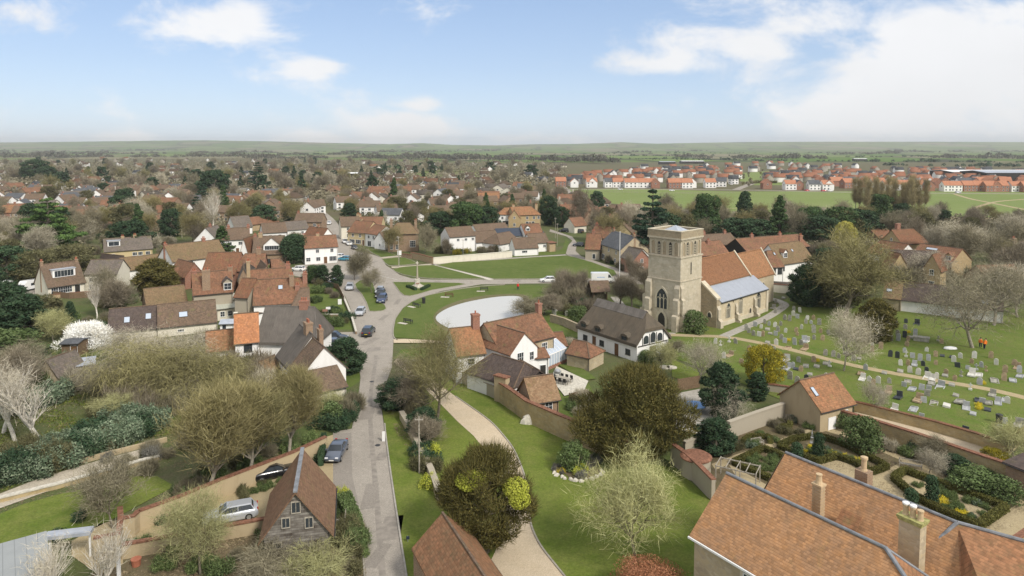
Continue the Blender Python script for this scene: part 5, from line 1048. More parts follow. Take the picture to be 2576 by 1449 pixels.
g.box(tl+.0,tl+.08,.2,td-.2,2.45,2.6); g.obj('gallery_timber',M['timber'],th)
a,b=winmesh(1.5,2.0,3,3,True); o=link('window',a,th,(tl+.02,td*.5,1.15),(0,0,R(90))); link('pane',b,o)
H_('small yellow rendered churchyard building with lichened orange roof and a rooflight',6,(1040,1085),(1290,1022),2.9,6.2,2.7,'ochre','t_orange',sky=[(.15,.55,.6,1.3)],cat='outbuilding',w=(),doors=[(0,.72,1.1,2.1,'ddoor'),(0,.35,1.2,1.6,'white')],oe=.2)
H_('modern zinc roofed garden building cut by the bottom left corner',7,(-80,1640),(370,1500),3.2,8,.4,'concrete','zinc',ridge=False,yr=.9,cat='garden building')
H_('flat roofed brick store with dark glazed roof at the right edge',6,(2440,1480),(2640,1560),2.6,6,.3,'brickb','t_dark',ridge=False,cat='store')
# conservatory
def conservatory():
    a=GC(5,1565,782); b=GC(5,1700,722); d=b-a; L=d.length; o=empty('conservatory',a,math.atan2(d.y,d.x),label='white framed glazed conservatory on the end of the white house by the pond',cat='conservatory')
    fr=MB(); gl=MB(); W_=4.2;h=2.3;rz=3.5
    gl.box(.02,L-.02,.0,.04,.6,h); gl.box(-.0,.04,.04,W_,.6,h); gl.box(L-.04,L,.04,W_,.6,h)
    gl.extr([(0,0,h),(L,0,h),(L,W_/2,rz),(0,W_/2,rz)],(0,0,.05)); gl.extr([(0,W_/2,rz),(L,W_/2,rz),(L,W_,h),(0,W_,h)],(0,0,.05))
    for i in range(8): x=i*(L-.1)/7; fr.box(x,x+.1,-.05,.08,.55,h+.05)
    for i in range(7):
        y=i*(W_-.1)/6; fr.box(-.05,.08,y,y+.1,.55,h); fr.box(L-.08,L+.05,y,y+.1,.55,h)
    fr.box(-.06,L+.06,-.06,.1,h,h+.12); fr.box(-.07,.1,.1,W_,h,h+.12); fr.tube((0,W_/2,rz+.08),(L,W_/2,rz+.08),.08,.08,6)
    for i in range(7): x=i*L/6; fr.tube((x,0,h+.08),(x,W_/2,rz+.1),.045,.045,4); fr.tube((x,W_,h+.08),(x,W_/2,rz+.1),.045,.045,4)
    gl.obj('glazing',M['sky_glass'],o); fr.obj('frame',M['frame'],o); bw=MB(); bw.box(-.04,L+.04,-.04,.12,-.2,.55); bw.box(-.04,.1,.12,W_,-.2,.55); bw.box(L-.1,L+.04,.12,W_,-.2,.55); bw.obj('base_wall',M['brick'],o)
conservatory()
# ================= VEGETATION LIBRARY =================
V={}
def reg(k,parts,H,Rr):
    me=parts[-1][1]; a=np.empty(len(me.vertices)*3,np.float32); me.vertices.foreach_get('co',a); a=a.reshape(-1,3)
    V[k]=(parts,float(np.percentile(a[:,2],99.5)),float(np.percentile(np.hypot(a[:,0],a[:,1]),94)))
reg('horn0',bare(1,11,5,.62,4,5,2.2,.17,4,1.0,.03,'greybark','tw_rust',rand=.42,fork=5,bend=.12,sub=.62),11,4.4)
reg('horn1',bare(2,11,5,.60,4,5,2.2,.17,4,1.0,.03,'greybark','tw_olive',rand=.42,fork=5,bend=.12,sub=.62),11,4.2)
reg('drive',bare(5,12,5,.85,4,5,1.3,.2,2,1.1,.028,'bark','tw_olive',rand=.55,fork=3,sub=.66),12,5)
reg('lich',bare(7,10.5,5,.95,4,5,1.2,.17,2,.95,.03,'bark','tw_green',rand=.6,fork=2,sub=.64),10.5,4.6)
reg('big0',bare(11,14,5,1.0,4,5,.9,.24,1,1.2,.045,'greybark','tw_brown',rand=.7,fork=2,sub=.7),14,7)
reg('big1',bare(12,14,5,.9,4,5,1.1,.24,2,1.2,.045,'bark','tw_olive',rand=.7,fork=4,sub=.66),14,7)
reg('grey',bare(13,10,5,.85,4,5,1.2,.17,1,.9,.035,'greybark','tw_grey',rand=.55,fork=3,sub=.64),10,4.5)
reg('birch',bare(17,10,5,.5,3,5,1.9,.24,1,.9,.03,'birchb','tw_white',rand=.6,fork=3,rmin=.008,sub=.66,bend=.12),10,3)
reg('willow',bare(19,8,3,1.1,4,5,.2,.17,2,1.1,.036,'bark','tw_olive',droop=.55,rand=.6,fork=2,sub=.75),8,6)
reg('willow2',bare(23,8,3,1.1,4,5,.3,.17,1,1.1,.036,'greybark','tw_grey',droop=.3,rand=.7,fork=1,sub=.75),8,6)
reg('small',bare(29,6,4,.85,3,5,1.0,.14,6,.75,.026,'bark','tw_brown',rand=.65,fork=2),6,3)
reg('smallp',bare(31,6,3.5,.8,3,5,1.1,.14,10,.8,.026,'bark','tw_purple',rand=.55,fork=3),6,3)
reg('smallg',bare(37,6,4,.9,3,5,.9,.14,6,.75,.028,'greybark','tw_green',rand=.65,fork=2),6,3)
reg('pollard',bare(41,6,5,.55,2,5,1.6,.22,11,1.5,.028,'bark','tw_purple',rand=.4,fork=1,sub=.4),6,2)
for i,(tw,H) in enumerate((('tw_brown',10),('tw_purple',10),('tw_olive',10),('tw_grey',10),('tw_rust',11),('tw_brown',9))):
    reg('mid%d'%i,bare(50+i,H,4.5,.85,3,5,1.0,.14,6,1.25,.06,'greybark' if i%2 else 'bark',tw,rand=.65,rmin=.012,fork=2+i%2),H,4.2)
for i,tw in enumerate(('tw_brown','tw_purple','tw_olive','tw_grey')):
    reg('far%d'%i,bare(70+i,10,4.5,.85,2,5,.9,.15,10,1.8,.13,'bark',tw,rand=.8,rmin=.06,fork=3),10,4.4)
reg('pop',bare(80,20,16,.42,2,7,2.0,.2,3,1.7,.06,'greybark','poplar',rand=.4,sub=.22,fork=26,bend=.05),20,2.6)
reg('yewbig',evergreen(90,11,6.4,.05,52,46000,.15,'egg','yew',cr=(.10,.42),spray=34000,sl=.85,sw=.07,upb=.9),11,6.4)
reg('yewfront',evergreen(91,8.4,4.1,.18,40,30000,.11,'egg','yew',cr=(.12,.42),spray=22000,sl=.7,sw=.05,upb=.9,bits=[((-1.5,-1.0,6.7),(1.15,1.15,.7)),((-.8,-.9,6.9),(.9,.9,.6)),((2.1,-1.3,5.9),(1.1,1.0,.8)),((2.3,-1.9,5.2),(.9,.7,.7))]),8.4,4.1)
reg('yew',evergreen(92,7,3.4,.04,34,9000,.26,'egg','yew',spray=9000,sl=.6,sw=.08),7,3.4)
reg('yewd',evergreen(93,8,3.4,.04,30,8000,.28,'egg','everd',spray=3000,sl=.6,sw=.12),8,3.4)
reg('ever',evergreen(94,10,4.5,.05,40,9000,.34,'round','ever'),10,4.5)
reg('everd',evergreen(95,10,4.5,.05,38,9000,.34,'round','everd'),10,4.5)
reg('round',evergreen(96,9,3.5,.18,60,9000,.30,'round','everd',cr=(.3,.42)),9,3.5)
reg('golden',evergreen(97,6,3.0,.02,70,20000,.13,'round','golden',cr=(.22,.32)),6,3)
reg('laurel',evergreen(98,6.8,2.7,.03,34,9000,.22,'egg','everd',spray=2500,sl=.4,sw=.1),6.8,2.7)
reg('cyp',evergreen(99,10,2.2,.02,40,6000,.3,'egg','everd',cr=(.35,.5)),10,2.2)
reg('cone',evergreen(100,14,3.8,.04,46,8000,.42,'cone','ever'),14,3.8); reg('coned',evergreen(101,14,3.6,.04,46,8000,.42,'cone','everd'),14,3.6)
reg('cedar',cedar(102,18,8.2,14000,'cedar',10,.5,.12),18,8.2); reg('pine',cedar(103,20,5.2,9000,'pine',9,.45,.3),20,5.2)
reg('ivyt',evergreen(104,12,5,.05,34,3500,.45,'round','ivy',spray=7000,sl=1.1,sw=.1),12,5)
reg('bloss',evergreen(105,4.2,4.0,.12,60,9000,.14,'dome','blossom',cr=(.2,.3),spray=7000,sl=.55,sw=.07),4.2,4)
reg('wyel',evergreen(106,9,3.2,.2,24,5000,.3,'dome','willow',spray=4000,upb=-1.5,sl=1.4,sw=.09),9,3.2)
reg('beech',evergreen(107,3.2,3.4,.02,60,34000,.075,'dome','beech',cr=(.3,.42)),3.2,3.4)
reg('farev',evergreen(110,10,4.2,.05,26,1500,.75,'round','everd'),10,4.2); reg('farcone',evergreen(111,12,3,.04,24,1400,.7,'cone','everd'),12,3)
for i,(m_,lf,sz) in enumerate((('shrub',.7,.16),('ivy',.4,.16),('laurel',.85,.2),('tw_brown',0,.1),('tw_purple',0,.1),('lav',.5,.12),('everd',.85,.18),('bed',.9,.14),('lime',.9,.12),('tw_grey',0,.1),('daff',.9,.1),('golden',.9,.12))):
    reg('sh%d'%i,thicket(120+i,3,2.6,2.0,3600 if lf<.6 else 3200,m_,.7,.05,16,lf,sz),2,1.5)
reg('hero_sh',thicket(140,4,3.4,3.2,9000,'laurel',.6,.06,26,.8,.18),3.2,2); reg('hero_shd',thicket(141,4,3.4,3.2,9000,'everd',.6,.06,26,.75,.18),3.2,2); reg('hero_shi',thicket(142,4,3.4,3.2,8000,'ivy',.8,.05,26,.4,.18),3.2,2)
reg('ball',evergreen(143,1.0,.55,.0,14,1600,.09,'round','everd',cr=(.5,.7)),1,.55); reg('bigball',evergreen(144,3,1.6,.0,24,5000,.14,'round','shrub',cr=(.4,.55)),3,1.6)
reg('top',evergreen(145,2.2,.55,.0,30,3500,.1,'column','everd',cr=(.6,.8)),2.2,.5)
SING={'sh':1,'hero':1,'ball':1,'bigb':1,'top':1,'beec':1}
PLANTED=[]
rT=random.Random(4)
def T(kind,u,v,H=None,Rr=None,label='bare tree',cat='tree',name='tree',group=None,c=0,z=0,rz=None,pt=None):
    parts,h0,r0=V[kind]; p=pt if pt is not None else GC(c,u,v); 
    sz=(H or h0)/h0; sx=(Rr/r0) if Rr else sz
    rz=rT.uniform(0,6.28) if rz is None else rz
    if any(kind.startswith(k) for k in SING): o=link(name,parts[-1][1],None,p,(0,0,rz),(sx,sx,sz)); tag(o,label,cat,group)
    else:
        o=empty(name,p,rz,label=label,cat=cat,group=group); o.scale=(sx,sx,sz)
        for nm,me in parts: link(nm,me,o)
    o.location.z=z; PLANTED.append((p.x,p.y)); return o
# ---- trees that single themselves out
T('horn0',520,1258,11.5,4.9,'large budding rust-olive fan shaped tree, largest of three along the garden wall')
T('horn1',630,1208,10,3.6,'middle budding olive tree of three along the garden wall'); T('horn0',727,1158,10,4.0,'budding olive tree nearest the lane, in front of the white boarded gable')
T('drive',1100,1051,12,5.2,'spreading budding olive tree beside the bend of the gravel drive')
T('yewbig',1603,1150,10.2,5.7,'huge dark bronze-green yew behind the garden wall'); T('yewfront',1224,1392,7.9,3.6,'dark yew with two yellow-green patches of new growth by the drive',rz=.2)
T('lich',1600,1416,10.2,4.1,'lichen-green bare tree standing alone on the lawn'); T('beech',1632,1528,3.4,3.1,'russet clipped beech dome at the bottom edge',cat='hedge',name='clipped_beech')
T('birch',40,1110,11,3.2,'white multi-stemmed birch at the left edge',name='birch_tree'); T('birch',105,1122,10.5,4.4,'white spreading birch in front of the laurel hedge',name='birch_tree'); T('birch',8,1090,9,3,'pale birch cut by the left edge of the photo',name='birch_tree')
T('birch',245,802,8.5,2.2,'slender white birch behind the blossom tree',name='birch_tree')
T('big1',2124,800,18,9,'great spreading olive-brown tree over the churchyard'); T('ivyt',2105,770,12,6.5,'ivy-clad lower tree beneath the great churchyard tree')
T('grey',2122,934,10,4.6,'pale grey leafless tree beside the churchyard path'); T('yew',2204,858,7.5,3.4,'dark bushy yew among the graves',name='yew_tree')
T('big0',2447,876,14,8.5,'wide dark-limbed bare tree at the right of the churchyard'); T('yewd',2026,770,9,3.4,'dark churchyard yew beside the great spreading tree',name='yew_tree')
T('golden',1920,972,6,2.9,'rounded yellow variegated evergreen by the churchyard wall'); T('laurel',1812,1048,7,2.9,'tall dark green laurel beside the paved yard')
T('cyp',1905,1008,4,1.4,'small dark clipped cypress beside the yellow variegated evergreen',name='cypress_tree'); T('grey',1757,972,7,3.4,'small pale bare tree on the lawn by the paved yard')
T('bigball',1746,838,4.3,2.3,'round dark ivy bush against the church tower',cat='bush',name='bush'); T('smallg',2546,1160,4.6,2.6,'small lichened tree near the right edge of the graves')
T('wyel',2125,632,10,3.6,'yellow weeping willow behind the church roofs',name='willow_tree')
for i in range(17):
    T('pop',2150+i*11+rT.uniform(-3,3),556+rT.uniform(-6,7),rT.uniform(18,22),2.6,'tall poplar with pale olive twigs in the row before the new estate',group='poplars before the new estate',name='poplar_tree')
T('cedar',125,640,18,8.4,'big dark cedar with layered branches at the left',name='cedar_tree'); T('yew',390,742,8.5,5,'broad dark yew behind the orange tiled outbuilding',name='yew_tree')
T('smallp',308,788,7.5,4.4,'dense purple-brown bare tree behind the long barn'); T('small',258,772,9,3.4,'brown bare tree in front of the low cream house')
T('bloss',216,872,4.3,4.1,'low spreading tree covered in white blossom',name='blossom_tree'); T('round',740,664,8.8,3.5,'rounded dark evergreen beside the pub car park')
for a in ((352,1000,8.5,6.2,'willow'),(440,965,7.5,6,'willow2'),(465,1010,8,6,'willow'),(530,1000,6.2,5,'willow'),(370,925,6.5,5,'willow2'),(585,985,4.6,4,'willow'),(270,985,6,4.5,'willow2'),(490,905,4.6,4,'willow2'),(300,900,5.5,4.5,'willow2')):
    T(a[4],a[0],a[1],a[2],a[3],'tangled '+('olive' if a[4]=='willow' else 'grey')+' willow in the old orchard',group='willows in the old orchard',name='willow_tree')
T('pine',1640,662,22,5.6,'tall dark layered pine just left of the church tower',name='pine_tree'); T('ever',1775,602,17,5.2,'broad conifer right of the church tower top',name='conifer_tree'); T('cyp',1872,577,16,3.4,'dense column-shaped cypress behind the church',name='cypress_tree')
T('cone',1960,614,17,4.8,'pointed conifer behind the russet barn roof',name='conifer_tree'); T('ever',1170,592,13,6.5,'large rounded evergreen left of the orange roofed house'); T('everd',1226,588,11,4.6,'grey-green evergreen beside the large rounded evergreen')
T('cone',992,516,16,4,'pointed green conifer beyond the white farm group',name='conifer_tree'); T('everd',1380,566,13,4,'dark evergreen right of the orange roofed house'); T('everd',1412,572,9,3.4,'dark bush beside the lane behind the green')
T('mid1',1468,572,17,5.5,'tall purple-brown bare tree beside the lane behind the green'); T('everd',1502,540,12,4,'dark evergreen at the edge of the playing field')
T('everd',540,500,19,11,'broad black-green evergreen above the high street roofs'); T('pine',648,478,22,7,'tall dark pine above the left suburb',name='pine_tree'); T('everd',90,458,22,12,'huge dark evergreen on the left horizon'); T('everd',118,462,16,10,'dark evergreen beside the huge one at left')
T('cone',223,455,14,6,'dark conifer right of the huge left evergreen',name='conifer_tree'); T('birch',535,582,19,5,'tall pale birch with greenish haze of twigs',name='birch_tree'); T('pine',512,555,17,4.5,'dark pine beside the tall pale birch',name='pine_tree'); T('cone',563,552,16,4,'narrow conifer right of the tall pale birch',name='conifer_tree')
T('everd',330,640,11,6.5,'dark evergreen behind the sand coloured bungalow'); T('cone',348,600,13,3.5,'conifer in front of the long brown bungalow',name='conifer_tree')
for u,v,H_s,R_,k in ((2060,622,11,7,'everd'),(2110,612,13,7,'ever'),(2160,610,12,7,'everd'),(1850,612,9,7,'everd'),(1895,614,9,7,'everd'),(2268,562,9,5,'everd'),(2040,600,12,5,'ever'),(2370,560,6,3.5,'everd'),(1108,590,9,6,'everd'),(1660,640,14,6,'everd'),(1990,640,7,4,'ever'),(880,560,9,3.5,'cyp'),(730,560,8,3.5,'cyp'),(300,548,11,5,'everd'),(560,640,9,4,'cone'),(2210,560,13,6,'ever')):
    T(k,u,v,H_s,R_,'dark evergreen tree in the belt beyond the church and green' if u>900 else 'dark evergreen tree among the high street gardens',group='evergreens round the green')
# junction trees
T('mid0',915,704,9,3.3,'bare tree with a straight trunk on the kerbed island at the junction'); T('small',893,706,6,2.6,'small purplish bare tree on the kerbed island'); T('small',936,738,6.2,2.8,'small bare tree beside the parked cars on the island')
T('mid4',985,640,9.5,3.6,'ochre bare tree in front of the tall brick house'); T('mid0',1068,640,10,3.6,'grey-brown bare tree right of the tall brick house'); T('smallp',1122,640,5,2,'small bare tree in front of the tall white barn')
T('cyp',848,722,5.5,1.6,'dark clipped yew spire by the car park',name='cypress_tree'); T('cyp',813,716,5,1.6,'dark clipped yew column by the car park',name='cypress_tree'); T('ever',790,712,4.6,2.3,'bushy evergreen beside the white parked car')
for i,(u,v) in enumerate(((1440,752),(1462,742),(1420,748),(1560,768),(1580,745),(1590,775),(1600,705),(1622,735),(1618,775),(1585,700),(1560,770),(1405,765),(1425,735))):
    T('pollard',u,v,rT.uniform(5,7.5),rT.uniform(1.8,2.6),'reddish pollarded lime tree by the churchyard gate',group='pollarded limes by the churchyard gate',name='lime_tree')
T('small',1330,802,4.5,4.2,'grey-brown bushy willow overhanging the pond',name='willow_tree'); T('smallp',1370,792,4.5,3.5,'brown bushy tree at the right end of the pond'); T('small',1395,765,4.5,3.2,'bare bush at the far right of the pond')
T('bigball',1453,812,3.4,2,'round dark bush left of the thatched cottage',cat='bush',name='bush'); T('bigball',1627,912,2,1.4,'clipped round bush at the gable end of the thatched cottage',cat='bush',name='bush')
# left middle trees and hedges
for u,v,H_s,R_,k,l in ((95,720,9,5,'ivyt','olive scrubby tree below the cedar'),(180,700,9,6,'ivyt','olive scrubby tree right of the cedar'),(20,720,10,6,'everd','dark evergreen at the left edge above the caravans'),(60,850,8,5,'yewd','dark conifer left of the blossom tree'),(5,830,9,6,'yewd','dark conifer cut by the left edge'),(95,820,6,4,'ivyt','tangled tree left of the blossom tree'),
    (135,860,6,2.8,'smallg','small budding tree left of the blossom tree'),(178,830,5.5,1,'cyp','slim dark cypress left of the blossom tree'),(143,812,4,.9,'cyp','short slim cypress beside the caravan yard'),(20,905,5,5,'bigball','yellow-green rounded shrub at the left edge'),(260,1010,5,3.5,'small','brown bare tree behind the laurel hedge'),(290,1060,3.5,3,'smallg','scrubby small tree behind the laurel hedge'),
    (60,960,6,4,'small','reddish twiggy tree behind the birches'),(15,1010,7,4,'smallp','purplish twiggy tree at the left edge'),(285,1330,7,2.8,'small','bare many-stemmed tree by the curved garden path'),(505,1449,7.5,3,'lich','lichened bare tree in the kitchen garden'),(700,1470,3.6,3.4,'small','brown thorny bush at the foot of the barn'),(790,1480,3.2,3,'smallg','thorny bush at the foot of the barn by the lane'),
    (100,1560,7,2.5,'birch','pale stems at the bottom left corner'),(245,1520,7,2.6,'birch','pale bare stems beside the zinc roof'),(832,1045,3.2,2,'smallg','budding bush tree below the white boarded gable'),(870,940,5.5,3,'yewd','dark shrubby tree right of the white boarded gable'),(822,1066,2.8,2,'bigball','green rounded shrub by the lane bend'),
    (1035,1030,5.0,3.2,'smallp','brown twiggy tree by the lane wall'),(1000,1028,4.0,2.6,'yewd','dark bush at the end of the lane wall'),(1022,962,4.2,3,'small','twiggy brown tree at the mouth of the drive'),(1075,1120,3.4,2,'smallp','russet bush beside the telegraph pole'),(1068,1100,3.6,2,'yewd','dark green bush behind the telegraph pole'),
    (1440,1180,3,1.6,'bigball','grey-green rounded shrub in the rockery'),(1555,1110,5,2.5,'smallg','ivy bush against the garden wall'),(1800,1142,4,2.4,'yewd','dark shrub in the corner of the walled garden'),(1838,1060,5,3,'willow2','pale tangled shrub beside the yard wall'),(2170,1135,4,2.2,'bigball','rounded dark green shrub against the walled garden wall'),
    (2335,1196,3,1.8,'grey','espaliered bare tree against the walled garden wall'),(2345,1160,3,1.8,'small','bare climbing shrub on the walled garden wall'),(2190,1040,4.5,2.2,'grey','bare shrub beside the small yellow churchyard building'),(2448,1236,2.4,2.3,'bigball','broad dark green shrub in the walled garden'),(2515,1256,2.2,2.0,'bigball','low green shrub near the right edge of the walled garden'),
    (2400,1195,2.2,1.5,'yewd','dark shrub left of the broad shrub'),(2500,1170,1.8,1.4,'golden','yellow-green shrub beside the brick store'),(2120,1075,2,1.5,'bigball','small dark shrub beside the obelisk'),(2345,720,9,7,'grey','pale limbed bare tree beyond the twin gabled house'),(2420,660,12,7,'mid3','tall bare tree at the right beyond the twin gabled house'),(2540,720,11,6,'mid1','purplish tree at the right edge'),
    (2500,820,13,8,'big0','second wide bare tree at the right of the churchyard'),(2560,800,11,7,'mid3','bare tree cut by the right edge'),(2290,770,9,5,'mid5','bare tree behind the long churchyard barn'),(1665,930,4.5,2.4,'smallg','pale shrub at the end of the thatched cottage'),(1700,900,3,2,'small','twiggy shrub near the church path')):
    T(k,u,v,H_s,R_,l,cat='bush' if k=='bigball' else 'tree',name='bush' if k=='bigball' else 'tree')
# the laurel hedge under the birches
for i,(u,v) in enumerate(((-10,1215),(40,1205),(88,1195),(130,1180),(172,1165),(210,1148),(248,1135),(285,1120),(318,1110),(350,1092),(385,1078),(60,1160),(150,1140),(230,1105),(310,1075),(20,1175))):
    T(('hero_sh','hero_shd','hero_sh','hero_shi')[i%4],u,v,rT.uniform(2.2,3.1),rT.uniform(1.9,2.5),('silvery laurel','dark laurel','silvery laurel','olive scrub')[i%4]+' bush in the long hedge under the birches',cat='bush',name='bush',group='bushes of the long hedge under the birches')
# scattered garden shrubs
shr={0:'green garden shrub',1:'olive garden shrub',2:'silvery green shrub',3:'brown twiggy shrub',4:'purplish twiggy shrub',5:'grey lavender clump',6:'dark evergreen shrub',7:'leafy green plant clump',8:'lime green shrub',9:'grey twiggy shrub',10:'clump of yellow daffodils',11:'golden shrub'}
def S_(k,u,v,s=1.0,where='',c=0,sz=None):
    sc=s/1.5; o=T('sh%d'%k,u,v,None,None,(shr[k]+' '+where).strip(),cat='shrub' if k not in(10,7,5) else 'plant',name='shrub' if k not in(10,) else 'flower_clump',group='garden shrubs '+where if where else 'garden shrubs',c=c); o.scale=(sc,sc,sc*(sz or 1)); return o
def scatter(n,poly,ks,s0,s1,where,seed):
    r=random.Random(seed); us=[p[0] for p in poly]; vs=[p[1] for p in poly]; k=0; tries=0
    while k<n and tries<n*60:
        tries+=1; u=r.uniform(min(us),max(us)); v=r.uniform(min(vs),max(vs)); ins=False; j=len(poly)-1
        for i in range(len(poly)):
            if (poly[i][1]>v)!=(poly[j][1]>v) and u<(poly[j][0]-poly[i][0])*(v-poly[i][1])/(poly[j][1]-poly[i][1])+poly[i][0]: ins=not ins
            j=i
        if ins: S_(r.choice(ks),u,v,r.uniform(s0,s1),where); k+=1
scatter(26,[(200,900),(640,850),(700,960),(600,1010),(200,1080)],(1,3,3,9,4),1.6,2.8,'in the old orchard',1)
scatter(16,[(0,880),(150,880),(180,1000),(0,1060)],(1,3,6,2,0),1.6,2.8,'near the left edge sheds',2)
scatter(16,[(120,770),(330,760),(340,800),(240,850),(120,830)],(0,1,6,7,3),1.0,2.0,'behind the blossom tree',3)
scatter(20,[(780,700),(850,730),(890,800),(900,835),(800,830),(770,760)],(0,6,1,4,7,6),.9,1.9,'in the front gardens by the junction',4)
scatter(12,[(250,1160),(420,1110),(430,1190),(300,1220)],(3,5,1,5),.6,1.2,'on the terrace bank',5)
scatter(14,[(330,1390),(640,1340),(900,1310),(900,1449),(300,1449)],(7,3,0,1,7),.6,1.3,'in the kitchen garden',6)
scatter(12,[(850,1290),(905,1290),(915,1449),(860,1449)],(1,7,3,0),.7,1.4,'beside the lane steps',7)
scatter(14,[(830,1010),(890,1000),(895,1060),(850,1090),(800,1080)],(0,1,3,6,3),.9,1.8,'by the lane bend',8)
scatter(20,[(1840,1100),(1960,1060),(2060,1060),(2040,1085),(1900,1130),(1790,1160)],(0,7,3,1,2),.5,.9,'in the top bed of the walled garden',9)
scatter(26,[(2080,1085),(2300,1130),(2576,1220),(2576,1240),(2370,1180),(2160,1110)],(1,3,0,7,6,9),.5,1.1,'along the walled garden wall',10)
scatter(14,[(1395,1160),(1520,1150),(1500,1210),(1400,1200)],(5,7,9,0),.4,.9,'in the rockery',11)
scatter(9,[(1430,1010),(1500,1000),(1490,1070),(1440,1040)],(0,9,1),.6,1.2,'in the cottage garden',12)
scatter(12,[(985,1000),(1015,970),(1060,1000),(1050,1040),(985,1050)],(6,3,4,1),1.0,1.7,'at the bend of the lane',13)
scatter(16,[(1100,640),(1240,640),(1340,632),(1240,628),(1110,632)],(1,4,3,11,6),1.0,2.2,'inside the green wall of the white farm group',14)
scatter(20,[(1500,640),(1560,660),(1640,690),(1640,720),(1560,680)],(1,3,4,6),.9,2.0,'in the cottage gardens by the green',15)
scatter(16,[(1400,740),(1500,738),(1560,770),(1440,800),(1400,780)],(1,3,6,4),1.4,2.4,'along the churchyard hedge',16)
scatter(12,[(1380,860),(1440,850),(1450,900),(1400,900)],(0,1,9),.6,1.3,'between the white house and the thatched cottage',17)
scatter(18,[(1780,600),(2060,618),(2200,640),(2200,700),(2060,700),(2040,640)],(1,3,6,4),2,3.5,'behind the church roofs',18)
scatter(20,[(2200,640),(2560,600),(2576,760),(2400,740),(2200,730)],(1,3,3,4,9),1.5,2.6,'round the houses at the right',19)
scatter(40,[(0,600),(420,560),(480,640),(350,680),(0,700)],(1,3,3,4,9,6),2,4,'in the gardens left of the inn',20)
scatter(16,[(580,640),(700,600),(850,600),(720,640)],(1,3,4,6),1.5,3,'in yards behind the high street',21)
scatter(10,[(1060,1130),(1100,1200),(1090,1230),(1050,1180)],(8,0,6,1),.7,1.4,'along the stone wall by the lawn',22)
S_(8,1085,1150,1.2,'beside the stone wall'); S_(8,1462,1192,.9,'in the middle of the rockery'); S_(10,2235,1128,.7,'on the gravel walk'); S_(10,1410,1190,.5,'at the rockery edge'); S_(8,853,1255,1.0,'beside the barn by the lane')
for u,v,h in ((145,1362,1.2),(200,1312,1.1),(404,1318,1.0),(650,1138,1.0),(697,1130,1.2),(776,1145,.9),(801,1166,1.0)): T('ball',u,v,h,h*.6,'clipped dark box ball on the gravel and lawn edge',cat='topiary',name='topiary_ball',group='clipped box balls')
scatter(16,[(400,1270),(560,1215),(700,1160),(800,1115),(790,1100),(680,1140),(520,1200),(400,1250)],(1,3,4,7,0),.6,1.2,'in the bed behind the long yellow wall',51)
scatter(10,[(440,1120),(560,1090),(640,1080),(600,1120),(460,1170)],(1,0,3),1.0,1.8,'on the lawn behind the budding trees',52)
scatter(10,[(600,1240),(700,1200),(720,1215),(620,1255)],(1,7),.4,.7,'at the feet of the budding trees',53)
# ================= SUBURB, NEW ESTATE, FAR COUNTRY =================
rF=random.Random(77)
def fhouse(w,d,he,rise,wall,roof,hip=0,ch=True,win=4,chm='brick'):
    """prototype of a distant house: a list of (name, mesh, children)"""
    out=[('wall',wallmb(w,d,he,rise,hip,hip).mesh('wall',[M[wall]]),None),('roof',roofmesh(w,d,he,rise,hip,hip,.3,.2,.2).mesh('roof',[M[roof]]),None)]
    if ch: mb=MB(); mb.box(w*.15,w*.15+.8,d/2-.3,d/2+.3,he,he+rise+.9); out.append(('chimney',mb.mesh('chimney',[M[chm]]),None))
    if win:
        a,b=winmesh(1.3,1.2,2,1,False,True); rows=(he-1.3,1.4) if he>4 else (1.5,)
        for z in rows:
            for i in range(win): out.append(('window',a,(w*(i+.5)/win,-.02,z,0)))
        if he>4: out.append(('window',a,(-.02,d/2,he-1.0,-R(90))))
    return out
def put_house(proto,p,rz,label,cat='house',group=None,name='house'):
    o=empty(name,p,rz,label=label,cat=cat,group=group)
    for nm,me,l in proto:
        c=link(nm,me,o)
        if l: c.location=l[:3]; c.rotation_euler=(0,0,l[3])
    return o
PR={}
def proto(k,*a,**kw): PR[k]=fhouse(*a,**kw)
proto('est_w',9,6.5,5,2.9,'white','t_estate',win=3,ch=False); proto('est_wl',14,7,5,3.0,'white','t_estate',win=4,ch=False); proto('est_b',9,7,5,3.2,'brick','t_estate',win=3,ch=False); proto('est_ws',9,6.5,5,3.0,'white','slate',win=3,ch=False)
proto('est_bs',10,7,5,3.0,'brick','slate',win=3,ch=False); proto('est_bl',18,7,5,3.2,'brick','t_estate',win=6,ch=False); proto('est_f',11,7,5,3.1,'brick','t_estate',win=0,ch=False); proto('est_fs',11,7,5,3.1,'white','slate',win=0,ch=False); proto('est_fw',11,7,5,3.1,'white','t_estate',win=0,ch=False)
proto('s_b',11,7.5,4.6,2.8,'brickb','t_brown',win=3); proto('s_w',10,7,4.4,2.8,'white','t_brown',win=3); proto('s_c',11,8,2.8,2.6,'cream','t_grey',win=3); proto('s_r',14,8,4.4,2.8,'brickb','t_rust',win=4); proto('s_h',10,9,4.4,2.8,'brickb','t_brown',hip=3.5,win=3); proto('s_s',11,7,4.2,2.6,'white','slate',win=3)
proto('s_or',12,8,4.6,3.0,'brick','t_orange',win=3); proto('s_g',20,8,4.6,2.4,'cream','t_grey',win=6,ch=False)
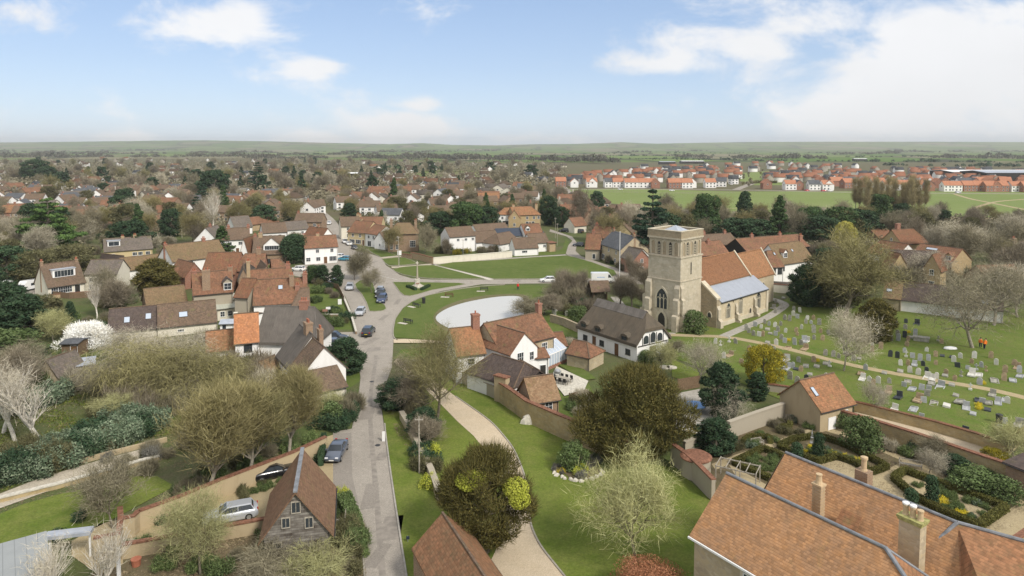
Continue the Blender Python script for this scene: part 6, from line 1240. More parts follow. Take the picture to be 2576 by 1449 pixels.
LB={'est_w':'white rendered new house with orange roof','est_wl':'long white rendered new terrace with orange roof','est_b':'red brick new house with orange roof','est_ws':'white new house with slate roof','est_bs':'red brick new house with slate roof','est_bl':'long red brick new terrace with orange roof','est_f':'distant brick new house with orange roof','est_fs':'distant white new house with slate roof','est_fw':'distant white new house with orange roof',
 's_b':'brown brick house with brown roof','s_w':'white house with brown roof','s_c':'cream bungalow with grey-brown roof','s_r':'brick house pair with rust roof','s_h':'brown brick house with hipped roof','s_s':'white house with slate roof','s_or':'brick house with orange roof','s_g':'long cream building with grey roof'}
HP=[]
def FH(k,u,v,rz,grp,pt=None,s=1.0):
    p=pt or G(u,v); HP.append((p.x,p.y)); w=PR[k]
    o=put_house(w,p,rz,LB[k],group=grp); 
    if s!=1: o.scale=(s,s,s)
    return o
# front row of the new estate, left to right along its road (survey: base pixel, turn)
EG='houses of the new estate'
row=[(1350,464,'s_s',.1),(1380,466,'est_bs',1.7),(1398,470,'est_b',.0),(1427,468,'est_bs',.1),(1455,472,'est_w',1.55),(1476,472,'est_w',.05),(1500,472,'est_ws',1.55),(1522,472,'est_ws',.1),(1542,472,'est_w',.0),(1572,473,'est_wl',.02),(1608,473,'est_wl',.02),(1660,474,'est_b',1.5),(1682,474,'est_bl',.03),(1716,474,'est_w',.05),(1752,473,'est_w',1.55),(1775,473,'est_w',.05),(1800,470,'est_ws',-.3),(1832,463,'est_ws',-.3),(1845,450,'est_w',-.3),
 (1942,476,'est_b',1.5),(1976,478,'est_w',.03),(2022,478,'est_bs',1.5),(2036,479,'est_ws',.03),(2070,479,'est_w',.03),(2096,479,'est_w',1.5),(2125,474,'est_b',.2),(2225,479,'est_w',.02),(2255,479,'est_wl',.02),(2310,480,'est_w',.02),(2352,481,'est_bs',1.6),(2375,482,'est_w',.02),(2392,482,'est_w',.02),(2424,482,'est_b',.02),(2452,482,'est_b',.02),(2480,483,'est_bl',.02),(2520,483,'est_b',1.55),(2545,483,'est_w',.02),(2575,484,'est_b',.0)]
for u,v,k,rz in row: FH(k,u,v,rz,EG)
# the rest of the estate behind
def inpoly(u,v,poly):
    ins=False; j=len(poly)-1
    for i in range(len(poly)):
        if (poly[i][1]>v)!=(poly[j][1]>v) and u<(poly[j][0]-poly[i][0])*(v-poly[i][1])/(poly[j][1]-poly[i][1])+poly[i][0]: ins=not ins
        j=i
    return ins
def fillh(n,poly,kinds,mind,grp,rzf,seed):
    r=random.Random(seed); us=[p[0] for p in poly]; vs=[p[1] for p in poly]; k=t=0
    while k<n and t<n*80:
        t+=1; u=r.uniform(min(us),max(us)); v=r.uniform(min(vs),max(vs))
        if not inpoly(u,v,poly): continue
        p=G(u,v)
        if any((p.x-a)**2+(p.y-b)**2<mind*mind for a,b in HP): continue
        FH(r.choice(kinds),u,v,rzf(r),grp,p); k+=1
er=lambda r:r.choice((0,.1,1.57,-.2,1.4,3.1))+r.uniform(-.08,.08)
fillh(84,[(1500,444),(1650,430),(1860,425),(1866,444),(1790,462),(1600,464),(1440,464)],('est_f','est_fw','est_fs','est_f','est_b','est_bs'),11.5,EG,er,5)
fillh(175,[(1930,446),(2020,428),(2420,432),(2700,440),(2700,476),(2120,472),(2000,466),(1935,462)],('est_f','est_fw','est_fs','est_f','est_b','est_bs'),11.5,EG,er,6)
fillh(26,[(1560,424),(1900,414),(2300,426),(2400,434),(2000,432),(1640,434)],('est_f','est_fs','est_f'),14,EG,er,8)
# old suburb
SG='houses of the old suburb'; sr=lambda r:r.uniform(-.5,.5)+r.choice((0,0,1.57))
for k,u,v,rz in (('s_w',118,470,1.4),('s_s',190,492,.0),('s_w',212,492,1.5),('s_s',268,492,.05),('s_w',300,490,.02),('s_w',330,494,.1),('s_s',70,488,.1),('s_g',120,510,.0),('s_or',-4,560,.1),('s_w',60,520,.2),('s_b',30,560,.3),('s_r',90,560,.1),('s_w',585,460,.1),('s_w',420,440,.3),('s_r',395,440,.0),('s_r',440,440,.0),('s_r',700,505,.1),('s_w',730,508,1.5),('s_w',790,545,1.5),('s_w',770,540,.5),
   ('s_g',1265,490,1.35),('s_g',1290,498,1.3),('s_r',1060,470,.0),('s_r',1110,470,.0),('s_w',1118,490,.2),('s_w',1150,490,.1),('s_h',1170,500,.0),('s_r',1200,512,.1),('s_or',1205,520,.2),('s_b',1155,515,.05),('s_g',900,450,.0),('s_r',980,470,.0),('s_or',845,445,.1),('s_or',250,402,.0),('s_or',310,402,.0),('s_h',1330,545,.2),('s_r',620,510,.0),('s_w',950,555,.4),('s_b',1080,560,.1)):
    FH(k,u,v,rz,SG)
OLD=('s_b','s_r','s_h','s_c','s_b','s_s','s_w','s_w')
fillh(96,[(-60,480),(200,470),(480,490),(740,500),(720,560),(500,560),(300,570),(-60,600)],OLD+('s_c','s_s'),15,SG,sr,9)
fillh(120,[(-60,410),(300,405),(900,405),(1420,415),(1430,455),(1250,470),(860,490),(780,470),(300,470),(-60,480)],OLD+('s_or',),20,SG,sr,10)
fillh(50,[(800,490),(1240,470),(1350,490),(1300,520),(1100,560),(980,560),(850,540)],OLD+('s_c',),15,SG,sr,11)
fillh(10,[(1240,500),(1420,500),(1640,560),(1600,610),(1440,560),(1300,540)],('s_b','s_h','s_r'),20,SG,sr,12)
# large sheds far right
def shed(u,v,w,d,h,label,roof='lead'):
    o=empty('warehouse',G(u,v),0,label=label,cat='warehouse'); wallmb(w,d,h,h*.18,0,0).obj('wall',M['timber'],o); roofmesh(w,d,h,h*.18,0,0,.3,.3,.3).obj('roof',M[roof],o)
shed(2395,452,150,40,8,'very long dark warehouse with pale roof at the right horizon','frame'); shed(2480,458,110,40,9,'dark shed with white roof edge behind the estate at far right'); shed(1715,412,45,20,5,'low pale barn in the fields above the estate','frame'); shed(1660,414,30,16,5,'small pale barn left of the low pale barn'); shed(2150,405,30,14,5,'white farm shed out in the fields','frame'); shed(870,448,40,14,5,'long white flat building in the old suburb','frame')
# ---- suburb trees
def fillt(n,poly,kinds,mind,h0,h1,label,grp,seed,name='tree'):
    r=random.Random(seed); us=[p[0] for p in poly]; vs=[p[1] for p in poly]; k=t=0
    while k<n and t<n*60:
        t+=1; u=r.uniform(min(us),max(us)); v=r.uniform(min(vs),max(vs))
        if not inpoly(u,v,poly): continue
        p=G(u,v)
        if any(abs(p.x-a-4)<6 and abs(p.y-b-3)<6 for a,b in HP): continue
        kk=r.choice(kinds); H=r.uniform(h0,h1)*(1.1 if kk.startswith('farcone') else 1)
        lab={'mid0':'brown bare tree','mid1':'purplish bare tree','mid2':'olive budding tree','mid3':'grey bare tree','mid4':'rusty budding tree','mid5':'brown bare tree','far0':'brown bare tree','far1':'purplish bare tree','far2':'olive budding tree','far3':'grey bare tree','farev':'dark evergreen tree','farcone':'dark conifer','ivyt':'olive ivy-clad tree','birch':'pale birch','everd':'dark evergreen tree','cone':'pointed green conifer'}[kk]
        T(kk,u,v,H,H*r.uniform(.36,.5) if 'cone' not in kk and kk!='birch' else H*.25,lab+' '+label,group=grp,name=name,pt=p); k+=1
NB=('mid0','mid1','mid0','mid3','mid5','mid2','mid1','mid4','ivyt')
fillt(84,[(-60,490),(480,490),(760,505),(740,570),(560,590),(480,620),(420,600),(230,600),(200,660),(-60,690)],NB+('everd',),5,7,13,'in the gardens of the old suburb','garden trees of the old suburb',21)
fillt(64,[(800,500),(1240,470),(1420,500),(1420,560),(1330,560),(1240,590),(1100,600),(960,590),(880,560)],NB+('cone',),5,7,12,'beyond the village green','trees beyond the village green',22)
fillt(46,[(1500,560),(1640,540),(2150,560),(2200,600),(2060,630),(1800,600),(1640,650),(1500,620)],('mid0','mid1','mid3','mid4','ivyt','mid5'),5,7,13,'in the belt behind the church','trees in the belt behind the church',23)
fillt(30,[(2200,560),(2576,555),(2660,640),(2660,730),(2480,700),(2300,640),(2200,640)],('mid0','mid1','mid3','mid0','mid2','ivyt'),5,7,13,'round the houses at the right','trees round the houses at the right',24)
FB=('far0','far1','far0','far3','far2','farev','far1','farcone')
fillt(250,[(-60,412),(300,408),(900,408),(1420,418),(1430,450),(1250,470),(860,490),(780,500),(300,490),(-60,490)],FB,7,8,15,'above the far suburb roofs','far suburb trees',25)
fillt(24,[(1840,425),(1935,420),(1945,470),(1870,478),(1850,450)],('far0','far2','far3'),6,3,5,'between the two parts of the new estate','young estate trees',26)
fillt(40,[(1490,560),(2560,548),(2560,565),(1490,575)],('mid0','mid3','mid1','mid4'),5,6,10,'along the near edge of the playing field','trees along the near edge of the playing field',27)
# the tiny remainder: far woodland, hedgerows and scrub that read as one mass
def mass(name,label,pts_fn,n,mat,size,seed,cat='woodland'):
    g=np.random.default_rng(seed); P,S=pts_fn(g,n)
    m=len(P); d=g.normal(size=(m,3)); d/=np.linalg.norm(d,axis=1,keepdims=True); d[:,2]=np.abs(d[:,2])*1.0
    C=P+d*S; C[:,2]=np.maximum(C[:,2],.1); N=d+g.normal(size=(m,3))*.5; N/=np.linalg.norm(N,axis=1,keepdims=True); U=np.cross(N,g.normal(size=(m,3))); U/=np.linalg.norm(U,axis=1,keepdims=True)+1e-9; Vv=np.cross(N,U)
    s=(size*S[:,:1])*g.uniform(.6,1.5,(m,1)); v=np.stack([C-U*s-Vv*s*.7,C+U*s-Vv*s*.7,C+Vv*s*1.3],1).reshape(-1,3)
    o=link(name,npmesh(name,v,3,M[mat])); tag(o,label,cat,kind='stuff'); return o
def rowpts(lines,per,depth,r0,r1,zf=.5):
    def f(g,n):
        P=[];S=[]
        tot=sum(abs(b[0]-a[0]) for a,b in lines)
        for a,b in lines:
            k=max(8,int(n*abs(b[0]-a[0])/tot/per)); t=g.random(k); u=a[0]+(b[0]-a[0])*t; v=a[1]+(b[1]-a[1])*t+.0
            dip=np.sin(u*.05+a[1])+np.sin(u*.013+b[1]*2)
            for i in range(k):
                if dip[i]<-1.35: continue
                p=G(u[i],v[i]); y=p.y*(1+g.uniform(-depth,depth)); x=p.x*y/p.y; r=g.uniform(r0,r1)*(1+.22*dip[i])
                for j in range(per): P.append((x,y,r*zf)); S.append((r,r,r*1.0))
        return np.array(P),np.array(S)
    return f
mass('far_woodland','bare grey-brown woods and hedgerow trees far across the fields',rowpts([((-60,391),(700,386)),((-60,384),(620,378)),((300,380),(760,376)),((0,398),(700,396)),((600,402),(1400,396)),((860,386),(1250,381)),((900,400),(1500,408)),((1150,380),(1560,377)),((1540,386),(1780,381)),((1700,398),(2080,402)),((2020,392),(2260,388)),((2300,398),(2620,402)),((2220,384),(2640,382)),((1480,378),(2100,375)),((1250,404),(1560,412)),((700,392),(950,390))],26,.035,5,9),60000,'farwood',.22,41)
mass('far_hedgerows','dark thin hedgerows dividing the far fields',rowpts([((1300,388),(1900,386)),((1350,394),(2000,392)),((1800,386),(2640,383)),((1900,406),(2640,410)),((1560,401),(1900,404)),((2100,396),(2640,394)),((700,381),(1200,384)),((1600,379),(2640,378)),((1900,376),(2640,375)),((0,376),(900,373)),((700,390),(1100,388)),((930,430),(1230,428)),((2200,417),(2640,421))],14,.006,2.2,4),16000,'everd',.4,42,'hedgerow')
def areapts(poly,per,r0,r1,avoid=True):
    def f(g,n):
        P=[];S=[]; us=[p[0] for p in poly]; vs=[p[1] for p in poly]; k=0
        grid={}
        for a,b in HP: grid.setdefault((int(a//12),int(b//12)),[]).append((a,b))
        while k<n//per:
            u=g.uniform(min(us),max(us)); v=g.uniform(min(vs),max(vs))
            if not inpoly(u,v,poly): continue
            k+=1; p=G(u,v); bad=False
            for i in(-1,0,1):
                for j in (-1,0,1):
                    for a,b in grid.get((int(p.x//12)+i,int(p.y//12)+j),()):
                        if abs(p.x-a-5)<8 and abs(p.y-b-3)<7: bad=True
            if bad: continue
            r=g.uniform(r0,r1)
            for j in range(per): P.append((p.x,p.y,r*.4)); S.append((r*1.1,r*1.1,r*.9))
        return np.array(P),np.array(S)
    return f
mass('far_scrub','bare shrubs and small garden trees between the far suburb houses',areapts([(-60,404),(300,400),(900,400),(1420,412),(1430,468),(1250,480),(860,500),(780,510),(300,500),(-60,500)],24,2,5),130000,'tw_brown',.15,43,'scrub')
mass('garden_scrub','bare brown garden scrub between the suburb houses',areapts([(-60,500),(480,492),(760,508),(740,560),(560,575),(480,600),(420,590),(230,590),(190,640),(-60,660)],30,1.2,2.8),70000,'tw_brown',.11,44,'scrub')
mass('garden_undergrowth','grey and olive undergrowth beyond the village green',areapts([(800,505),(1240,475),(1420,505),(1420,540),(1330,550),(1240,575),(1100,585),(960,575),(880,560)],30,1.2,2.6),44000,'ivy',.11,45,'scrub')
mass('belt_undergrowth','undergrowth in the tree belt behind the church',areapts([(1480,575),(1800,556),(2400,552),(2660,560),(2660,640),(2300,620),(2060,640),(1800,612),(1500,620)],30,1.2,2.8),60000,'tw_brown',.11,46,'scrub')
# ================= GRAVES =================
GM={'g':plain('gravestone_grey',(.30,.29,.25),.9,.1,0,.35,3),'w':plain('gravestone_white',(.56,.55,.50),.7,.3,0,.12,3),'k':plain('gravestone_black',(.045,.05,.06),.3,.5,0,.2,3),'b':plain('gravestone_sandstone',(.34,.26,.17),.9,.1,0,.35,3),'l':plain('gravestone_light_grey',(.36,.37,.37),.8,.2,0,.2,3)}
def gmesh(shape,m):
    k=(shape,m)
    if k in gmesh.c: return gmesh.c[k]
    mb=MB(); T_=.13
    def slab(pts): mb.extr([(x,-T_/2,z) for x,z in pts],(0,T_,0))
    if shape=='round': slab([(-.33,-.05),(.33,-.05)]+[(.33*math.cos(t*math.pi/8),.72+.3*math.sin(t*math.pi/8)) for t in range(9)])
    elif shape=='square': slab([(-.36,-.05),(.36,-.05),(.36,.82),(-.36,.82)])
    elif shape=='ogee': slab([(-.34,-.05),(.34,-.05),(.34,.72),(.25,.8),(.16,.84),(.1,.95),(0,1.0),(-.1,.95),(-.16,.84),(-.25,.8),(-.34,.72)])
    elif shape=='tall': slab([(-.36,-.05),(.36,-.05),(.36,1.15)]+[(.36*math.cos(t*math.pi/6),1.15+.2*math.sin(t*math.pi/6)) for t in range(1,6)]+[(-.36,1.15)])
    elif shape=='cross': mb.box(-.08,.08,-.06,.06,.25,1.15); mb.box(-.28,.28,-.055,.055,.75,.9); mb.box(-.25,.25,-.2,.2,0,.25)
    elif shape=='desk': mb.add([(-.4,-.25,-.02),(.4,-.25,-.02),(.4,.25,-.02),(-.4,.25,-.02),(-.4,-.25,.2),(.4,-.25,.2),(.4,.25,.45),(-.4,.25,.45)],[(0,3,2,1),(4,5,6,7),(0,1,5,4),(1,2,6,5),(2,3,7,6),(3,0,4,7)])
    elif shape in('kerb','kerbh'):
        mb.box(-.5,.5,-1.9,-1.78,-.03,.16); mb.box(-.5,-.4,-1.78,0,-.03,.16); mb.box(.4,.5,-1.78,0,-.03,.16); mb.box(-.4,.4,-1.78,0,-.02,.07); mb.box(-.42,.42,.0,.13,-.03,.85 if shape=='kerbh' else .2)
    elif shape=='chest': mb.box(-.5,.5,-1.0,1.0,0,.65); mb.box(-.58,.58,-1.1,1.1,.65,.77)
    elif shape=='obel': mb.box(-.3,.3,-.3,.3,0,.35); mb.box(-.2,.2,-.2,.2,.35,.6); mb.tube((0,0,.6),(0,0,2.0),.17,.08,4)
    gmesh.c[k]=mb.mesh('gravestone',[GM[m]]); return gmesh.c[k]
gmesh.c={}
SN={'round':'round-topped','square':'square','ogee':'shouldered','tall':'tall','cross':'cross-shaped','desk':'low desk-shaped','kerb':'low kerbed','kerbh':'kerbed upright','chest':'chest-shaped','obel':'obelisk'}; MN={'g':'grey','w':'white','k':'black','b':'sandstone','l':'pale grey'}
rg=random.Random(3)
def grave(x,y,sh,m,s=1.0):
    p=GC(6,x,y,.11); o=link('gravestone',gmesh(sh,m),None,p,(rg.uniform(-.1,.1),rg.uniform(-.1,.1),R(-38)+rg.uniform(-.12,.12)),(s,s,s*rg.uniform(.9,1.15)))
    tag(o,MN[m]+' '+SN[sh]+' gravestone on the grass','gravestone','gravestones in the churchyard')
A='''620,430,rg 590,465,rw 545,450,sl 650,445,rl 695,455,rw 740,445,rg 500,500,rg 535,520,rg 575,525,sw 605,525,rb 700,520,sl 775,497,rw 855,495,rb 895,470,rw 930,430,rg 970,432,ol 1030,440,tg 885,345,tw 840,330,rg 835,370,rw 865,390,sl 805,410,tg 770,400,rg 940,400,rw 985,400,ob 990,500,tg 990,550,rg 1040,500,rb 1055,555,rb 1100,510,rg 770,575,sl 845,590,tl 705,590,rw 800,610,kb 895,590,rg 640,580,dg 920,560,kl 940,560,kw 930,615,kb 865,520,ob 500,640,ob 440,730,sb 310,690,rw 245,580,rw 285,595,cw 350,570,cw 400,580,rg 365,665,kb 690,640,rg 790,665,kb 875,720,rg 790,700,kw 790,760,kl 830,765,rl 855,780,dk 890,790,rb 810,850,tg 860,880,rg 935,860,rk 1085,840,rw 990,720,rb 1075,670,rg 1135,680,rg 1175,690,rg 1110,755,cw 1380,780,rl 1350,800,kb 1360,840,kw 1405,865,ow 1475,880,rw 1440,890,rb 1520,810,dg 1670,905,sl 1740,915,kl 1800,930,sl 1855,935,sl 1845,975,sg 1555,940,kb 1637,980,kk 1785,1000,kb 1820,1025,sl 1750,1065,kl 1600,1075,kw 1800,1150,sl 1990,1060,dw 2140,1055,kl 2260,1030,sl 2300,1090,dk 2190,1120,dl 2130,1250,sk 2385,1240,sl 2430,1185,sl 2450,1030,rw 2380,1020,kl 2440,1000,kl 2310,1020,kg 2230,1000,kk 1700,1180,xx 1610,445,rg 1685,425,rk 1770,430,kk 1620,520,rg 1625,560,tl 1675,535,tk 1755,520,tl 1690,600,ob 1495,620,tb 1430,640,rb 1430,610,rg 1565,680,rk 1620,690,tk 1675,650,rl 1685,680,cw 1735,690,sl 1790,710,tl 1840,640,ow 1855,710,tl 1910,680,tb 1910,740,rb 1955,580,rb 1960,680,dk 2030,690,dk 2095,690,rw 2045,720,rw 2075,760,sk 1645,745,rw 1700,745,rb 1750,735,kl 1815,750,rk 1715,800,rw 1775,815,rw 1840,795,rk 1850,830,kw 1885,840,kw 1915,845,rw 1985,815,rb 2050,860,rb 2150,775,sl 2180,730,rb 2200,690,rw 2215,780,cl 2255,760,rl 2290,790,cb 2325,690,rb 2365,740,rw 2185,810,kw 2240,810,kw 2100,830,cg 2240,890,rl 2350,850,kg 2425,860,rb 2430,800,rb 2500,745,rb 2530,760,kb 2490,850,kl 2550,820,kl 1950,900,kl 2170,930,cw 2540,800,rl 1500,960,dg 1980,830,dg 1640,800,dg 1560,880,rg 1330,700,dg 1290,710,rg 1230,660,dg 1700,560,rb 1720,540,dg 1570,560,rg 1680,470,rg 1925,560,cg 1700,860,kg 1880,870,kg 2030,900,dg 2060,980,dg 1900,1020,kg 2340,960,kg 2540,1190,kg 2100,1010,kg 740,290,dg 700,270,rg 760,240,dg 820,260,rg 690,310,kg 750,320,dg 700,350,rg 660,510,dg 480,480,rg 640,480,dg 720,490,rg 745,550,rg 660,610,dg 1010,760,dg 960,820,dg 930,760,dg 1080,740,dg'''
CH={'r':'round','s':'square','o':'ogee','t':'tall','c':'cross','d':'desk','k':'kerbh','x':'obel'}
for it in A.split():
    x,y,k=it.split(','); 
    if k=='xx': continue
    if len(k)==1: k+='g'
    sh=CH[k[0]]; m=k[1]
    if sh=='kerbh' and rg.random()<.4: sh='kerb'
    grave(float(x),float(y),sh,m,rg.uniform(.82,1.08))
for x,y in ((1620,335),(1700,370),(1600,350),(1720,350),(1610,365)): p=GC(5,x,y,.2); o=link('gravestone',gmesh('cross' if x==1620 else 'round','w'),None,p,(0,0,-.6)); tag(o,'white gravestone behind the white pond house garden','gravestone','gravestones in the churchyard')
o=link('chest_tomb',gmesh('chest','g'),None,GC(6,1800,560,.11),(0,0,R(60)),(1.2,1.2,1)); tag(o,'wide grey chest tomb among the right hand graves','tomb')
o=link('chest_tomb',gmesh('chest','g'),None,G(1672,850,.11),(0,0,R(43)),(1,.9,1)); tag(o,'grey chest tomb in front of the tower door','tomb')
mb=MB(); mb.lathe([(.5,0),(.9,.1),(.8,.35),(.3,.5),(.05,.52)],12); me=mb.mesh('bag',[M['frame']]); tag(link('rubble_bag',me,None,GC(6,2020,622,.11),None,(1.3,.7,.9)),'white sheet-covered heap on the churchyard grass','heap')
for x,y,k in ((1700,500,10),(800,560,10),(2230,1050,10),(2265,885,10),(1015,715,10),(2235,1075,10)): S_(10,0,0,.45,'on a grave').location=GC(6,x,y,.11)
# ================= WALLS, FENCES, HEDGES =================
def wallrun(label,pts,h,t=.4,mat='gwall',cop='coping',c=0,smooth=0,name='garden_wall',cat='wall',ch=.14,cw=.16,z=0):
    P=[GC(c,x,y) for x,y in pts]
    if smooth: P=spline(P,False,smooth)
    o=empty(name,P[0],0,label=label,cat=cat); Q=[p-P[0] for p in P]
    a=ribbon('wall',Q,t,-.2,h,M[mat],kind=None); a.parent=o
    if cop: b=ribbon('coping',Q,t+cw,h,h+ch,M[cop],kind=None); b.parent=o
    return o
wallrun('long tall yellow stone garden wall with tiled coping beside the manor lawn',[(1248,1004),(1290,1034),(1325,1061),(1425,1107),(1532,1151),(1600,1178)],2.7,.5)
wallrun('low grey rendered end of the garden wall below the dark roofed range',[(1160,962),(1200,982),(1246,1003)],1.7,.4,'wallgrey','wallgrey')
mb=MB(); p=G(1262,1012); o=empty('wall_pier',p,R(-38),label='broad crumbling yellow wall pier where the tall garden wall starts',cat='wall pier'); mb.box(-1.0,1.0,-.4,.5,-.2,3.6); mb.obj('wall',M['ochre'],o); mb=MB(); mb.box(-1.12,1.12,-.5,.6,3.6,3.75); mb.obj('coping',M['coping'],o)
wallrun('rubble wall end with a curved return by the huge yew',[(1690,1165),(1730,1195),(1760,1225),(1794,1262)],2.2,.4,'wallgrey','coping')
o=empty('curved_wall',G(1750,1195),0,label='round ended rendered garden wall with red tiled coping, like a small turret',cat='wall'); mb=MB(); mb.lathe([(1.55,-.2),(1.5,2.0),(1.1,2.0),(1.1,1.9)],20); mb.obj('wall',M['wallgrey'],o); mb=MB(); mb.lathe([(1.1,2.0),(1.68,2.0),(1.68,2.1),(1.4,2.28),(1.1,2.28)],20); mb.obj('coping',M['coping'],o)
wallrun('pale stained rendered wall between the yard and the walled garden',[(1831,1106),(1900,1080),(1971,1055)],2.1,.4,'wallgrey','wallgrey')
wallrun('weathered stone wall running from the pale wall to the round ended wall',[(1720,1150),(1780,1126),(1831,1106)],1.7,.4,'wallgrey','wallgrey')
wallrun('inner walled garden wall of yellow stone with tiled coping',[(2066,1060),(2190,1098),(2300,1134),(2450,1188),(2576,1232),(2720,1290)],2.1,.45,'gwall')
wallrun('outer churchyard wall with red tiled top along the gravel walk',[(2150,1037),(2187,1046),(2350,1088),(2450,1118),(2531,1146)],1.4,.4,'gwall','t_red')
wallrun('red topped churchyard wall turning off to the right edge',[(2531,1146),(2560,1120),(2600,1092)],1.4,.4,'gwall','t_red')
wallrun('low old wall behind the yellow evergreen in the churchyard',[(1930,985),(2000,995),(2010,1018)],1.1,.35,'wallgrey','coping')
wallrun('dark stone wall between churchyard and white house garden',[(1385,812),(1420,822),(1455,838)],1.6,.35,'churchd','churchd')
wallrun('cream wall with gate piers behind the church chancel',[(1945,735),(1975,738),(2010,742)],2.0,.3,'cream','coping')
wallrun('long pale rendered wall along the edge of the village green',[(1090,665),(1180,657),(1288,648)],1.9,.35,'cream','cream'); wallrun('yellow stone return of the green wall beside the lawn',[(1034,650),(1060,656),(1090,665)],1.9,.35,'bricky','coping')
wallrun('low dark flint wall in front of the tall brick house',[(1010,648),(1035,651)],1.2,.3,'brickb','coping')
wallrun('low stone wall beside the lane lawn, leading to the drive',[(1010,1055),(1035,1098),(1060,1150),(1085,1205),(1105,1262)],1.0,.5,'rubble','wallgrey')
wallrun('long yellow rendered garden wall with tiled coping behind the silver estate car',[(350,1337),(450,1300),(560,1252),(640,1220),(740,1180),(820,1140)],1.9,.32,'ochre')
wallrun('short yellow rendered return wall at the end of the gravel court',[(350,1337),(338,1350),(303,1358)],1.9,.32,'ochre')
wallrun('yellow rendered wall with a small opening beside the round path',[(238,1412),(300,1400),(306,1360),(304,1330)],2.0,.32,'ochre')
wallrun('lower garden wall with brick coping in front of the silver estate car',[(307,1408),(420,1388),(520,1368),(668,1340)],1.3,.32,'ochre')
pass
wallrun('low terrace wall below the laurel hedge',[(0,1265),(150,1228),(300,1185),(400,1158)],.5,.4,'gwall','stonep'); wallrun('upper terrace kerb wall below the laurel hedge',[(-20,1225),(150,1180),(300,1142),(420,1112)],.6,.3,'ochre',None)
wallrun('low garden wall in front of the left cream chalet',[(125,752),(200,745),(300,738)],.9,.3,'bricky','coping')
wallrun('front garden wall beside the junction kerb',[(860,742),(884,800),(896,842)],.6,.25,'brickb','stonep'); wallrun('low wall across the front gardens by the junction',[(800,800),(850,800),(884,800)],.7,.25,'brickb','stonep')
wallrun('old orchard boundary wall left of the blossom tree',[(70,832),(130,830),(165,833)],1.2,.3,'ochre'); wallrun('brick yard wall between long barn and the white cottage',[(640,800),(700,806),(770,800)],1.6,.3,'brickb','coping')
wallrun('white picket fence beside the driveway gravel at the lane',[(2600,1380),(2576,1395),(2540,1420),(2500,1460)],1.8,.4,'gwall') if False else wallrun('ruined yellow stone wall at the right edge of the walled garden',[(2590,1380),(2545,1412),(2500,1450)],1.8,.4,'gwall')
def fence(label,pts,h,mat='fencew',c=0,panel=True):
    P=[GC(c,x,y) for x,y in pts]; o=empty('fence',P[0],0,label=label,cat='fence'); 
    if panel: a=ribbon('panels',[p-P[0] for p in P],.05,.05,h,M[mat],kind=None); a.parent=o
    for i in range(len(P)-1):
        d=P[i+1]-P[i]; n=max(1,int(d.length/2.2))
        for k in range(n): q=P[i]-P[0]+d*k/n; mb=MB(); mb.box(q.x-.06,q.x+.06,q.y-.06,q.y+.06,0,h+.12); mb.obj('post',M[mat],o)
        if not panel:
            for z in (h*.5,h*.95): mb=MB(); mb.tube(P[i]-P[0]+Vector((0,0,z)),P[i+1]-P[0]+Vector((0,0,z)),.035,.035,5); mb.obj('rail',M[mat],o)
    return o
fence('weathered trellis fence along the patio lawn',[(1432,1010),(1475,1000),(1508,1018)],1.1); fence('dark timber fence behind the front gardens',[(820,720),(850,728),(866,760)],1.3); fence('brown panel fence left of the long brown barn',[(60,838),(150,842),(240,846)],1.2)
fence('wooden rail fence beside the pond path',[(1405,727),(1440,733),(1475,738)],1.0,'wood',panel=False); fence('pale post and rail fence along the playing field road',[(1500,483),(1680,488),(1850,487)],1.1,'wood',panel=False)
fence('brown board fence beside the silver camper trailers',[(110,745),(175,752),(240,748)],1.4); fence('dark fence behind the paved yard',[(1705,985),(1760,975)],1.8)
def hedge(label,pts,w,h,mat='box',c=0,leaf=.10,dens=900,name='hedge',cat='hedge'):
    P=[GC(c,x,y) for x,y in pts]; g=np.random.default_rng(len(pts)*7+int(pts[0][0])); o=empty(name,P[0],0,label=label,cat=cat); Q=[p-P[0] for p in P]
    a=ribbon('body',Q,w*.86,0,h*.95,M[mat],kind=None); a.parent=o; A=[]
    for i in range(len(Q)-1):
        d=Q[i+1]-Q[i]; n=int(dens*d.length*(w+2*h)*.5); t=g.random((n,1)); s=g.random(n)*(w+2*h); dn=np.array([-d.y,d.x,0])/d.length
        off=np.where(s<h,-w/2,np.where(s>h+w,w/2,s-h-w/2)); z=np.where(s<h,s,np.where(s>h+w,s-h-w,h))
        A.append(np.array(Q[i])+t*np.array(d)+dn*off[:,None]+np.stack([0*z,0*z,z],1)+g.normal(size=(n,3))*.035)
    P_=np.concatenate(A); n=len(P_); N=g.normal(size=(n,3)); U=np.cross(N,g.normal(size=(n,3))); U/=np.linalg.norm(U,axis=1,keepdims=True); W2=np.cross(U,N); W2/=np.linalg.norm(W2,axis=1,keepdims=True); s=leaf*g.uniform(.6,1.4,(n,1))
    v=np.stack([P_-U*s*.5,P_+U*s*.5,P_+W2*s],1).reshape(-1,3); v[:,2]=np.maximum(v[:,2],.01); link('foliage',npmesh('foliage',v,3,M[mat]),o); return o
hedge('low box hedge framing the triangular bed left of the topiary columns',[(1846,1172),(1918,1136),(1948,1146),(1990,1168)],.55,.7,c=0); hedge('low box hedge on the near side of the left parterre bed',[(1846,1172),(1900,1196),(1960,1222)],.55,.7)
hedge('box hedge of the middle parterre bed, near side',[(1960,1130),(2010,1152),(2060,1168),(2105,1156),(2150,1172),(2192,1196)],.55,.7); hedge('box hedge of the middle parterre bed, far side',[(1960,1130),(1995,1112),(2060,1104),(2130,1128),(2232,1182),(2192,1196)],.55,.7)
hedge('box hedge of the right parterre bed, near side',[(2248,1212),(2300,1258),(2360,1290),(2460,1334)],.6,.75); hedge('box hedge of the right parterre bed, far side',[(2248,1212),(2275,1192),(2340,1216),(2440,1252),(2530,1286),(2460,1334)],.6,.75)
